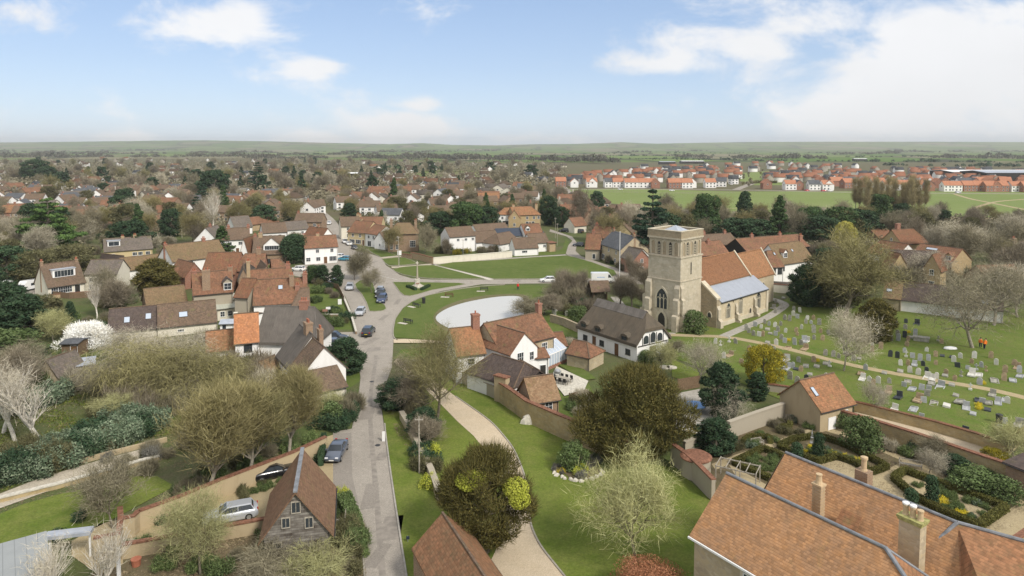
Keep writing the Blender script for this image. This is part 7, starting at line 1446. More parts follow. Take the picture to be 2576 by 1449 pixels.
hedge('small box hedge behind the garden seat',[(1868,1118),(1885,1105),(1935,1105),(1938,1120)],.5,.6); hedge('small box hedge beside the timber seat under the wall',[(1955,1078),(1985,1080),(1988,1070)],.5,.6)
hedge('dark yew hedge inside the church gate',[(1478,742),(1495,738)],1.2,1.8,'everd',leaf=.2,dens=200); hedge('clipped hedge along the lane below the barn',[(866,1270),(890,1330),(905,1400)],1.2,1.3,'shrub',leaf=.15,dens=400); hedge('clipped hedge beside the black car',[(815,1115),(812,1150),(806,1175)],.5,1.3,'everd',leaf=.12,dens=500)
hedge('dark hedge round the recreation ground',[(985,430),(1060,426),(1120,427)],4,4,'everd',leaf=1.2,dens=4); hedge('round bank hedge on the estate verge',[(1880,463),(1915,460),(1955,461)],3,2.0,'ivy',leaf=.8,dens=8)
for u,v,h,l in ((2005,1158,2.0,'left'),(2058,1158,3.1,'tall'),(2292,1284,2.1,'short'),(2343,1272,3.0,'tallest')): T('top',u,v,h,.62,{'left':'shorter clipped yew column at the left parterre bed','tall':'taller clipped yew column at the left parterre bed','short':'shorter clipped yew column at the right parterre bed','tallest':'taller clipped yew column at the right parterre bed'}[l],cat='topiary',name='topiary_column')
for poly_,n_,s_ in (([(1870,1165),(1925,1145),(1975,1168),(1930,1200)],16,31),([(2000,1140),(2060,1118),(2200,1178),(2120,1160),(2060,1150)],20,32),([(2280,1222),(2360,1232),(2500,1290),(2440,1318),(2350,1270)],30,33)): scatter(n_,poly_,(7,7,0,2,10) if s_!=31 else (7,7,0),.35,.65,'in the box edged beds',s_)
# obelisk, seats, pergola
def lathe_obj(name,label,cat,u,v,prof,mat,n=12):
    mb=MB(); mb.lathe(prof,n); return tag(mb.obj(name,M[mat],None,G(u,v)),label,cat)
o=empty('plant_obelisk',G(2042,1126),0,label='tall wire plant obelisk in the middle parterre bed',cat='obelisk')
for i in range(4): t=i*1.57; mb=MB(); mb.tube((.3*math.cos(t),.3*math.sin(t),0),(0,0,2.2),.02,.015,4); mb.obj('leg',M['steel'],o)
for z in (.6,1.2,1.7): mb=MB(); r=.3*(1-z/2.2); mb.lathe([(r,z),(r+.03,z),(r+.03,z+.03),(r,z+.03)],8); mb.obj('ring',M['steel'],o)
def bench(label,u,v,rz,w=1.6,mat='wood',name='bench',pad=None,s=1.0):
    o=empty(name,G(u,v),rz,label=label,cat='bench'); mb=MB()
    for i in range(4): mb.box(-w/2,w/2,-.25+i*.13,-.25+i*.13+.1,.42,.46)
    mb.obj('seat',M[mat],o); mb=MB(); mb.box(-w/2,w/2,.27,.31,.82,.9)
    for i in range(int(w/.13)): x=-w/2+.05+i*.13; mb.box(x,x+.05,.275,.3,.5,.82)
    mb.obj('backrest',M[mat],o)
    for sx in (-1,1):
        for sy,hh in ((-.24,.62),(.27,.9)): mb=MB(); x=sx*(w/2-.04); mb.box(x-.04,x+.04,sy-.03,sy+.03,0,hh); mb.obj('leg',M[mat],o)
        mb=MB(); mb.box(sx*(w/2-.04)-.04,sx*(w/2-.04)+.04,-.28,.27,.62,.66); mb.obj('armrest',M[mat],o)
    if pad: mb=MB(); mb.box(-w/2-.2,w/2+.5,-.9,.2,.0,.04+pad); mb.obj('concrete_pad',M['stonep'],o)
    o.scale=(s,s,s); return o
bench('pale wooden garden seat backed by a box hedge',1905,1122,R(20),1.5,'wood'); bench('long pale wooden bench on the walled garden path',2290,1178,R(-28),2.2,'wood'); bench('weathered wooden seat beneath the yellow churchyard building wall',1992,1062,R(5),1.5,'wood')
for u,v,rz,l,m in ((1027,815,R(150),'dark bench nearest the lane on the pond green','metal'),(1048,774,R(140),'dark bench facing the pond on the left bank','metal'),(1130,748,R(170),'brown bench on the far bank of the pond','door'),(1218,733,R(180),'dark bench behind the pond near the road','metal')):
    b_=bench(l,u,v,rz,1.7,m,s=1.1); b_.location.z=.18; mb=MB(); mb.box(-.2,1.6,.35,1.1,.0,.06); mb.obj('pad',M['stonep'],b_)
o=empty('pergola',G(1800,1215),R(-30),label='pale timber pergola frame over the lower garden beds',cat='pergola')
for x in (0,2.0,4.0):
    for y in (0,2.2): mb=MB(); mb.box(x-.05,x+.05,y-.05,y+.05,0,1.8); mb.obj('post',M['wood'],o)
for y in (0,2.2): mb=MB(); mb.box(-.1,4.1,y-.04,y+.04,1.8,1.9); mb.obj('beam',M['wood'],o)
for x in (0,1,2,3,4): mb=MB(); mb.box(x-.035,x+.035,-.1,2.3,1.9,1.97); mb.obj('rafter',M['wood'],o)
# ================= WAR MEMORIAL, POLES, SIGNS, LYCHGATE =================
o=empty('war_memorial',G(1050,722,.15),R(15),label='stone war memorial shaft with small cross on stepped base, ringed by low hedges',cat='war memorial')
mb=MB(); mb.lathe([(1.7,0),(1.7,.25),(1.25,.25),(1.25,.5),(.9,.5),(.9,.75)],8); mb.obj('steps',M['stonep'],o); mb=MB(); mb.box(-.55,.55,-.55,.55,.75,1.9); mb.box(-.62,.62,-.62,.62,1.9,2.05); mb.obj('plinth',M['stonep'],o)
mb=MB(); mb.tube((0,0,2.05),(0,0,5.6),.28,.13,8); mb.obj('shaft',M['wallgrey'],o); mb=MB(); mb.box(-.1,.1,-.06,.06,5.55,6.5); mb.box(-.32,.32,-.05,.05,6.0,6.18); mb.obj('cross',M['stonep'],o)
mb=MB(); mb.tube((-.4,-.62,1.0),(.4,-.62,1.0),.12,.12,6); mb.obj('wreath',M['brick'],o)
hedge('low dark hedge left of the war memorial',[(1024,724),(1038,728),(1046,732)],.7,.7,'everd',leaf=.14,dens=300); hedge('low dark hedge right of the war memorial',[(1060,732),(1070,727),(1080,722)],.7,.7,'everd',leaf=.14,dens=300)
def pole(label,u,v,h,r=.09,mat='wood',name='telegraph_pole',arm=True,z=0):
    o=empty(name,G(u,v),0,label=label,cat=name.replace('_',' ')); mb=MB(); mb.tube((0,0,0),(0,0,h),r,r*.75,8); mb.obj('pole',M[mat],o)
    if arm: mb=MB(); mb.box(-.45,.45,-.04,.04,h-.4,h-.3); mb.tube((.4,0,h-.3),(.4,0,h-.15),.04,.04,5); mb.tube((-.4,0,h-.3),(-.4,0,h-.15),.04,.04,5); mb.obj('crossarm',M[mat],o)
    return o
pole('tall telegraph pole beside the low stone wall by the lawn',1055,1192,6.3); pole('telegraph pole with a parish sign on the triangular lawn',1003,672,9.0,.11)
f=pole('tall white flagpole beside the thatched cottage roof',1558,744,15,.09,'frame','flagpole',False); mb=MB(); mb.lathe([(.3,0),(.3,.4),(.1,.5)],10); mb.obj('base',M['frame'],f); mb=MB(); mb.lathe([(.0,15),(.14,15.1),(.0,15.25)],8); mb.obj('finial',M['frame'],f)
for u,v,h,l in ((1397,600,8,'telegraph pole on the lane behind the green'),(1402,618,8,'pole at the bend of the lane behind the green'),(880,640,6,'lamp post outside the high street shops'),(458,600,6,'thin mast behind the mossy roofed inn'),(1165,640,5,'post in the white farm garden')): pole(l,u,v,h,.08)
def sign(label,u,v,w,h,z,mat='frame',two=False,name='sign'):
    o=empty(name,G(u,v),R(10),label=label,cat='sign')
    for sx in ((-1,1) if two else (0,)): mb=MB(); mb.tube((sx*w*.4,0,0),(sx*w*.4,0,z+h/2),.03,.03,6); mb.obj('post',M['steel'],o)
    mb=MB(); mb.box(-w/2,w/2,-.05,-.02,z-h/2,z+h/2); mb.obj('panel',M[mat],o); return o
s_=sign('white village notice board on a post on the triangular lawn',1005,671,1.0,1.1,3.4); s_.scale=(1.2,1.2,1.2)
sign('red and white estate agent board in the front garden, left one',818,800,1.0,.5,1.6,'brick'); sign('white and red estate agent board in the front garden, right one',826,798,.9,.5,1.9); sign('small white sign in front of the junction gardens',855,768,.8,1.2,.8)
sign('small blue marker sign on the lane verge',1026,1366,.3,.3,.5,'solar'); sign('white marker post sign on the verge at the lane bend',965,1112,.35,1.2,.7)
# boundary posts
o=empty('lychgate',G(1506,752),R(8),label='timber lychgate with small brown tiled roof at the churchyard entrance',cat='lychgate')
for x in (-1.5,1.5):
    for y in (-1.4,1.4): mb=MB(); mb.box(x-.12,x+.12,y-.12,y+.12,0,2.3); mb.obj('post',M['fencew'],o)
    mb=MB(); mb.box(x-.1,x+.1,-1.28,1.28,0,1.2); mb.obj('side_panel',M['fencew'],o)
r_=roofmesh(4.2,3.8,2.3,1.9,0,0,.3,.12,.2).obj('roof',M['t_brown'],o,(-2.1,-1.9,0)); mb=MB(); mb.add([(-2.0,-1.9,2.3),(-2.0,1.9,2.3),(-2.0,0,4.1)],[(0,2,1)]); mb.add([(2.0,-1.9,2.3),(2.0,1.9,2.3),(2.0,0,4.1)],[(0,1,2)]); mb.obj('gable',M['fencew'],o)
# bins
def bin_(label,u,v,mat='metal',s=1.0,z=0):
    o=empty('litter_bin',G(u,v,z),0,label=label,cat='bin'); mb=MB(); mb.lathe([(.3,0),(.33,.9),(.36,.92),(.36,1.0)],10); mb.obj('body',M[mat],o); mb=MB(); mb.lathe([(.38,1.0),(.34,1.12),(.1,1.2)],10); mb.obj('lid',M[mat],o); o.scale=(s,s,s)
bin_('black litter bin on the pond green',1066,763,'metal',1.15,.17); bin_('black waste bin beside the budding trees on the gravel',697,1112); bin_('dark round bin standing among the graves at right',2513,1066,'metal',1.1)
o=empty('plant_tub',G(343,1425),0,label='red flower tub in the kitchen garden',cat='planter'); mb=MB(); mb.lathe([(.32,0),(.38,.6),(.42,.62),(.42,.7),(.33,.7)],12); mb.obj('tub',M['potr'],o); mb=MB(); mb.lathe([(.0,.68),(.32,.66),(.32,.6)],10); mb.obj('soil',M['soil'],o)
for u,v in ((1650,905),(1663,908),(1672,912)): o=empty('wheelie_bin',G(u,v),R(20),label='dark wheelie bin at the gable of the thatched cottage',cat='bin',group='wheelie bins at the thatched cottage'); mb=MB(); mb.box(-.28,.28,-.32,.32,.08,1.0); mb.obj('body',M['solar'],o); mb=MB(); mb.box(-.31,.31,-.36,.34,1.0,1.07); mb.obj('lid',M['metal'],o)
# patio set
o=empty('garden_table',G(1417,962,.25),R(-35),label='long pale garden table on the white patio',cat='table'); mb=MB(); mb.box(-1.1,1.1,-.45,.45,.70,.76); mb.obj('table_top',M['wood'],o)
for x in (-1,1):
    for y in (-.38,.38): mb=MB(); mb.box(x-.04,x+.04,y-.04,y+.04,0,.7); mb.obj('leg',M['wood'],o)
for i in range(6):
    a=R(-35); x=(-.8+.8*(i%3)); y=(.8 if i<3 else -.8); p=G(1417,962,.25); c=empty('garden_chair',(p.x+x*math.cos(a)-y*math.sin(a),p.y+x*math.sin(a)+y*math.cos(a),.25),a+(0 if y>0 else math.pi),label='dark slatted garden chair at the long patio table',cat='chair',group='chairs round the patio table')
    mb=MB(); mb.box(-.24,.24,-.24,.24,.42,.46); mb.obj('seat',M['metal'],c); mb=MB(); mb.box(-.24,.24,.2,.24,.46,.95); mb.obj('backrest',M['metal'],c)
    for lx in (-.21,.21):
        for ly in (-.21,.21): mb=MB(); mb.box(lx-.02,lx+.02,ly-.02,ly+.02,0,.42); mb.obj('leg',M['metal'],c)
o=empty('barbecue',G(1402,948,.25),R(-20),label='grey covered barbecue at the end of the patio',cat='barbecue'); mb=MB(); mb.box(-.5,.5,-.3,.3,.5,.9); mb.lathe([(.48,.9),(.42,1.1),(.2,1.22)],12); mb.obj('body',M['steel'],o)
for x in (-.4,.4): mb=MB(); mb.box(x-.03,x+.03,-.25,.25,0,.5); mb.obj('leg',M['metal'],o)
# trampoline in the yard
o=empty('trampoline',G(1748,1035),0,label='blue rimmed trampoline in the paved yard behind the wall',cat='trampoline'); mb=MB(); mb.lathe([(1.05,.86),(1.0,.84),(.0,.84)],20); mb.obj('mat',M['lead'],o); m_,nt_,b_=newmat('blue_pad',.6); b_.inputs['Base Color'].default_value=(.16,.32,.62,1); M['blue']=m_
mb=MB(); mb.lathe([(1.05,.82),(1.45,.82),(1.45,.92),(1.05,.92)],20); mb.obj('pad',M['blue'],o)
for i in range(5): t=i*1.257; mb=MB(); mb.tube((1.35*math.cos(t),1.35*math.sin(t),0),(1.35*math.cos(t),1.35*math.sin(t),.82),.03,.03,5); mb.obj('leg',M['steel'],o)
# arched willow rings beside the cottage
for i,(u,v) in enumerate(((1672,925),(1690,926))): mb=MB(); mb.lathe([(.72,0),(.82,0),(.82,.18),(.72,.18)],18); tag(mb.obj('bed_edging',M['stonep'],None,G(u,v,.05)),('left' if i==0 else 'right')+' pale ring shaped bed edging near the thatched cottage','bed edging')
# rockery
rr=random.Random(9)
for i in range(26):
    t=i/26*6.28; u=1455+58*math.cos(t)*rr.uniform(.9,1.1); v=1187+25*math.sin(t)*rr.uniform(.9,1.1); g_=np.random.default_rng(i); mb=MB(); r=rr.uniform(.18,.38)
    mb.lathe([(r*.8,0),(r,.12),(r*.8,.26),(r*.3,.36)],6); me=mb.mesh('rock',[M['stonep']]); 
    for vv in me.vertices: vv.co.x*=1+.3*math.sin(i+vv.co.y*9); vv.co.y*=1+.3*math.cos(i*2+vv.co.x*7)
    tag(link('rock',me,None,G(u,v),(0,0,t)),'pale limestone boulder edging the rockery bed','rock','boulders round the rockery')
poly('rockery_bed',[(1402,1178),(1440,1160),(1500,1160),(1515,1185),(1500,1208),(1440,1212)],.12,M['soil'])
mb=MB(); mb.lathe([(1.2,-.3),(1.0,.6),(.7,1.0),(.3,1.3),(.1,1.35)],9); me=mb.mesh('rubble_heap',[M['stonep']])
for vv in me.vertices: vv.co.x*=1+.25*math.sin(vv.co.z*7+vv.co.y*5); vv.co.y*=.6
tag(link('stone_heap',me,None,G(1330,1066),None,(.9,.9,.9)),'heap of pale fallen stone at the foot of the garden wall','stone heap')
# barn side steps, car port post
o=empty('timber_steps',G(850,1350),R(8),label='weathered timber steps at the side of the barn',cat='steps')
for i in range(5): mb=MB(); mb.box(-.6,.6,-.3+i*.3,.02+i*.3,i*.2,i*.2+.06+.14); mb.obj('step',M['wood'],o)
for x in (-.6,.6): mb=MB(); mb.box(x-.04,x+.04,-.3,-.22,0,1.0); mb.box(x-.04,x+.04,1.1,1.18,.8,1.9); mb.tube((x,-.26,1.0),(x,1.14,1.85),.035,.035,5); mb.obj('handrail',M['wood'],o)
o=empty('steel_post',G(300,1462),0,label='tall square white steel post at the kitchen garden wall',cat='post'); mb=MB(); mb.box(-.11,.11,-.11,.11,0,2.8); mb.obj('post',M['frame'],o)
o=empty('canopy',G(205,1405),R(14),label='flat white edged canopy joining the zinc roof to the garden wall',cat='canopy'); mb=MB(); mb.box(-2.6,.9,-.5,.5,2.2,2.5); mb.obj('fascia',M['lead'],o); mb=MB(); mb.box(-2.5,.8,-.4,.4,2.502,2.55); mb.obj('roof',M['lead'],o)
for x in (-2.3,.7): mb=MB(); mb.box(x-.07,x+.07,-.07,.07,0,2.2); mb.obj('post',M['frame'],o)
for i,(a,b_2,c2,d2) in enumerate(((410,1395,470,1385),(480,1425,560,1408),(640,1400,720,1380),(560,1440,650,1420))):
    P=[G(a,b_2),G(c2,d2),G(c2+12,d2+34),G(a+12,b_2+34)]; o=ribbon('raised_bed',P,.08,0,.25,M['fencew'],True,None); tag(o,['left','second','right','front'][i]+' timber edged raised bed in the kitchen garden','raised bed')
# ================= VEHICLES =================
def paintm(name,c,met=.3):
    m,nt,b=newmat(name,.28,.5); b.inputs['Base Color'].default_value=(*c,1); b.inputs['Metallic'].default_value=met; b.inputs['Coat Weight'].default_value=.5; M[name]=m
for n_,c_ in (('car_silver',(.45,.47,.50)),('car_white',(.72,.72,.71)),('car_black',(.012,.012,.014)),('car_blue',(.03,.05,.12)),('car_grey',(.10,.12,.16)),('car_teal',(.05,.25,.36)),('car_dark',(.035,.04,.05)),('car_red',(.35,.02,.02))): paintm(n_,c_,.25 if n_!='car_white' else 0)
M['tyre']=plain('tyre_rubber',(.018,.018,.018),.8,.2,0,0); M['rim']=plain('wheel_rim',(.42,.43,.45),.35,.5,.7,0); M['carglass']=M['glass']; M['lamp']=plain('headlamp',(.7,.72,.75),.15,.6,0,0); M['rear']=plain('rear_lamp',(.35,.01,.01),.25,.5,0,0); M['plate']=plain('plate_yellow',(.6,.45,.03),.5,.3,0,0); M['platew']=plain('plate_white',(.7,.7,.68),.5,.3,0,0)
def loft(sts,nside):
    """sts: list of cross sections (each a list of points)"""
    mb=MB(); n=len(sts[0]); vs=[p for s in sts for p in s]; fs=[]
    for k in range(len(sts)-1):
        for i in range(n-1): fs.append((k*n+i,(k+1)*n+i,(k+1)*n+i+1,k*n+i+1))
    fs.append(tuple(range(n))); fs.append(tuple(reversed(range((len(sts)-1)*n,len(sts)*n)))); mb.add(vs,fs); return mb
def car(kind,mat):
    """returns list of (name, mesh, subs) around origin, nose towards -x"""
    K={'estate':(4.9,1.85,1.47,.98),'hatch':(4.1,1.78,1.48,.96),'suv':(4.7,1.9,1.68,1.08),'mpv':(4.6,1.85,1.72,1.05),'saloon':(4.7,1.82,1.44,.96)}[kind]
    L,Wd,H,B=K; h=L/2; w=Wd/2; g=.2
    prof=[(-h,.45,.62,.80),(-h+.12,.3,.74,.92),(-h+.5,g,.82*B+.02,.98),(-h*.38,g,B,1),(0,g,B+.02,1),(h*.55,g,B+.04,1),(h-.35,g,B+.03,.97),(h-.06,.32,B-.06,.9),(h,.45,B-.22,.82)]
    sts=[[(x,-w*k*.93,z0),(x,-w*k,z0+.18),(x,-w*k,(z0+z1)/2+.05),(x,-w*k*.93,z1-.05),(x,-w*k*.8,z1),(x,w*k*.8,z1),(x,w*k*.93,z1-.05),(x,w*k,(z0+z1)/2+.05),(x,w*k,z0+.18),(x,w*k*.93,z0),(x,-w*k*.93,z0)] for x,z0,z1,k in prof]
    body=loft(sts,11).mesh('body',[M[mat]],True)
    # greenhouse (glass) and roof skin
    rear={'estate':(h-.35,h-.65),'hatch':(h-.2,h-.6),'suv':(h-.18,h-.42),'mpv':(h-.12,h-.4),'saloon':(h*.62,h*.28)}[kind]; fr=(-h*.42,-h*.10)
    wb,wt=w*.88,w*.70; zb=B-.03; zt=H-.06
    gm=MB(); gm.add([(fr[0],-wb,zb),(fr[0],wb,zb),(rear[0],wb,zb),(rear[0],-wb,zb),(fr[1],-wt,zt),(fr[1],wt,zt),(rear[1],wt,zt),(rear[1],-wt,zt)],[(1,0,4,5),(0,3,7,4),(2,1,5,6),(3,2,6,7),(4,7,6,5)])
    rm=MB(); rm.add([(fr[1]-.06,-wt-.03,zt-.01),(fr[1]-.06,wt+.03,zt-.01),(rear[1]+.08,wt+.03,zt-.01),(rear[1]+.08,-wt-.03,zt-.01),(fr[1]+.1,-wt*.85,H),(fr[1]+.1,wt*.85,H),(rear[1]-.08,wt*.85,H),(rear[1]-.08,-wt*.85,H)],[(0,1,5,4)[::-1],(1,2,6,5)[::-1],(2,3,7,6)[::-1],(3,0,4,7)[::-1],(4,5,6,7),(3,2,1,0)])
    for sy in (-1,1):
        for (x0,x1) in ((fr[0],fr[1]),(rear[0],rear[1]),((fr[1]+rear[1])/2-.1,(fr[1]+rear[1])/2-.1)):
            rm.tube((x0,sy*(wb+.005),zb),(x1,sy*(wt+.01),zt),.045,.04,5)
    out=[('body',body,[]),('windows',gm.mesh('windows',[M['carglass']]),[]),('roof',rm.mesh('roof',[M[mat]]),[])]
    wr=.33 if kind not in('suv',) else .37
    ty=MB(); ty.tube((0,-.11,0),(0,.11,0),wr,wr,16); tym=ty.mesh('wheel',[M['tyre']]); ri=MB(); ri.tube((0,-.125,0),(0,.125,0),wr*.62,wr*.62,12); rim=ri.mesh('rim',[M['rim']])
    for x in (-h+.85,h-.85):
        for sy in (-1,1): out.append(('wheel',tym,[('rim',rim)],(x,sy*(w-.10),wr)))
    hl=MB(); hl.box(-.06,.05,-.17,.17,-.07,.08); hm=hl.mesh('headlight',[M['lamp']]); tl=MB(); tl.box(-.05,.04,-.12,.12,-.12,.12); tm=tl.mesh('tail_light',[M['rear']])
    for sy in (-1,1): out.append(('headlight',hm,[],(-h+.1,sy*w*.62,.70))); out.append(('tail_light',tm,[],(h-.04,sy*w*.68,.86)))
    p=MB(); p.box(-.015,.015,-.26,.26,-.055,.055); out.append(('number_plate',p.mesh('number_plate',[M['plate']]),[],(h+.005,0,.6))); out.append(('number_plate',p.mesh('number_plate',[M['platew']]),[],(-h-.005,0,.5)))
    mm=MB(); mm.box(-.08,.08,-.1,.1,-.06,.07); 
    for sy in (-1,1): out.append(('wing_mirror',mm.mesh('wing_mirror',[M[mat]]),[],(fr[0]+.25,sy*(w+.08),B+.06)))
    return out
CARS={}
def putcar(label,kind,mat,u,v,head,z=.08,s=1.0,group=None,c=0):
    """head: direction the nose points, degrees clockwise from straight ahead (+Y)"""
    if (kind,mat) not in CARS: CARS[(kind,mat)]=car(kind,mat)
    o=empty('parked_car',GC(c,u,v),R(-90-head),label=label,cat='car',group=group); o.location.z=z
    for q in CARS[(kind,mat)]:
        ch_=link(q[0],q[1],o,q[3] if len(q)>3 else None)
        for sn,sm in q[2]: link(sn,sm,ch_)
    o.scale=(s,s,s); return o
putcar('silver estate car parked diagonally on the gravel court','estate','car_silver',580,1308,-112,.1); putcar('black car half hidden under the budding tree behind the barn','saloon','car_black',692,1200,60,.1)
putcar('grey saloon parked in the bay beside the lane','saloon','car_grey',847,1148,180,.11); putcar('dark grey off-road car driving away up the lane','suv','car_dark',927,842,0); putcar('pale blue-grey hatchback coming down beside the kerbed island','hatch','car_silver',906,792,180)
putcar('white hatchback on the road beside the green','hatch','car_white',1378,710,-90); putcar('dark blue car nearest of three parked beside the island','suv','car_blue',961,760,180); putcar('black car middle of three parked beside the island','suv','car_black',957,748,180); putcar('silver car farthest of three parked beside the island','hatch','car_silver',955,738,180)
putcar('white-green estate half hidden behind the front garden trees','estate','car_silver',880,728,170); putcar('white car parked outside the pub','hatch','car_white',750,682,-80); putcar('teal car at the mouth of the high street','hatch','car_teal',866,656,-75); putcar('white car behind the teal car','hatch','car_white',850,650,-80); putcar('dark car at the junction bend','hatch','car_dark',888,657,-70)
putcar('white car first outside the high street shops','hatch','car_white',868,612,160); putcar('white car second outside the high street shops','saloon','car_white',878,617,158); putcar('black car third outside the high street shops','hatch','car_black',892,627,155)
putcar('dark green people carrier in the cottage driveway','mpv','car_dark',843,858,88); putcar('blue saloon in front of the people carrier','saloon','car_grey',842,872,90); putcar('silver car nose cut off at the cottage drive','hatch','car_silver',872,884,60) if False else None
putcar('dark car in the lane beside the corner cottage','hatch','car_dark',1455,620,-80); putcar('dark car outside the cream cottage','suv','car_black',1420,584,-60); putcar('dark car among the gravel behind the green','suv','car_dark',1456,586,-40); putcar('grey car below the silver camper trailer','hatch','car_dark',228,640,60); putcar('pale car in the pub yard','hatch','car_silver',838,716,-80)
for i,(u,v,h_,m_2) in enumerate(((756,470,0,'car_white'),(759,480,0,'car_silver'),(765,492,0,'car_dark'),(748,455,0,'car_white'),(772,500,180,'car_silver'),(752,446,0,'car_white'),(828,565,170,'car_white'),(1690,481,90,'car_white'),(2072,482,90,'car_red'),(2088,482,90,'car_white'),(2410,486,90,'car_silver'),(1560,478,90,'car_white'),(1840,466,30,'car_white'),(2030,481,90,'car_red'),(1360,590,20,'car_blue'),(1345,594,20,'car_silver'))):
    putcar({'car_white':'white','car_silver':'silver','car_dark':'dark','car_red':'red','car_blue':'blue'}[m_2]+' car parked on a far street','hatch',m_2,u,v,h_,.1,group='cars on the far streets')
def van():
    o=empty('van',G(1516,712),0,label='white panel van with pale blue side lettering on the road beside the green',cat='van'); o.location.z=.08
    L=6.0;h=L/2;w=1.0
    P=[(-h,.35),(-h,2.5),(-h+.15,2.66),(1.3,2.66),(1.65,2.55),(2.35,1.55),(2.9,1.25),(3.0,.95),(3.0,.4)]
    mb=MB(); mb.extr([(x,-w,z) for x,z in P],(0,2*w,0)); me=mb.mesh('body',[M['car_white']]); link('body',me,o)
    g=MB(); g.extr([(1.25,-w-.015,1.5),(2.2,-w-.015,1.5),(1.66,-w-.015,2.3),(1.3,-w-.015,2.3)],(0,2*w+.03,0)); g.add([(2.36,-.9,1.57),(2.36,.9,1.57),(1.67,.85,2.55),(1.67,-.85,2.55)],[(0,1,2,3)]); g.obj('cab_windows',M['glass'],o)
    for x in (-1.9,2.0):
        for y in (-.9,.9): t=MB(); t.tube((x,y-.12,.36),(x,y+.12,.36),.36,.36,16); wq=t.obj('wheel',M['tyre'],o); t=MB(); t.tube((x,y-.135,.36),(x,y+.135,.36),.2,.2,10); t.obj('rim',M['rim'],wq)
    b=MB(); b.box(-2.9,2.9,-w-.02,-w,.35,.55); b.obj('side_strip',M['dframe'],o); l=MB()
    m,nt,bb=newmat('van_lettering',.4); bb.inputs['Base Color'].default_value=(.22,.35,.62,1)
    for k in range(9): l.box(-1.5+k*.22,-1.5+k*.22+(.14 if k%3 else .18),-w-.012,-w,1.5,1.72)
    l.obj('side_lettering',m,o)
    for y in (-.7,.7): q=MB(); q.box(2.98,3.02,y-.15,y+.15,.8,1.0); q.obj('headlight',M['lamp'],o); q=MB(); q.box(-h-.02,-h,y-.08,y+.08,.9,1.3); q.obj('tail_light',M['rear'],o)
van()
def caravan(label,u,v,rz,s=1):
    o=empty('caravan',G(u,v),rz,label=label,cat='caravan'); L=6.2;w=1.12;P=[(-L/2,.5),(-L/2-.1,1.2),(-L/2+.15,2.1),(-L/2+.6,2.5),(L/2-.6,2.5),(L/2-.1,2.1),(L/2,.5)]
    mb=MB(); mb.extr([(x,-w,z) for x,z in P],(0,2*w,0)); mb.obj('body',M['frame'],o); g=MB(); g.box(-1.6,-.5,-w-.02,-w,1.3,1.9); g.box(.6,1.9,-w-.02,-w,1.3,1.9); g.obj('side_window',M['glass'],o); g=MB(); g.box(-L/2-.14,-L/2-.02,-.9,.9,1.2,1.7); g.obj('front_window',M['glass'],o)
    t=MB(); t.tube((.2,-w-.02,.34),(.2,-w+.2,.34),.34,.34,14); t.obj('wheel',M['tyre'],o); t=MB(); t.box(-.9,.9,-.4,.4,2.5,2.62); t.obj('rooflight',M['steel'],o); t=MB(); t.tube((-L/2,0,.55),(-L/2-1.2,0,.5),.05,.05,5); t.obj('drawbar',M['steel'],o); o.scale=(s,s,s)
caravan('silver-white camper van parked left of the cream chalet',85,728,R(75)); caravan('white caravan end at the left edge above the dark trees',20,728,R(110),.85)
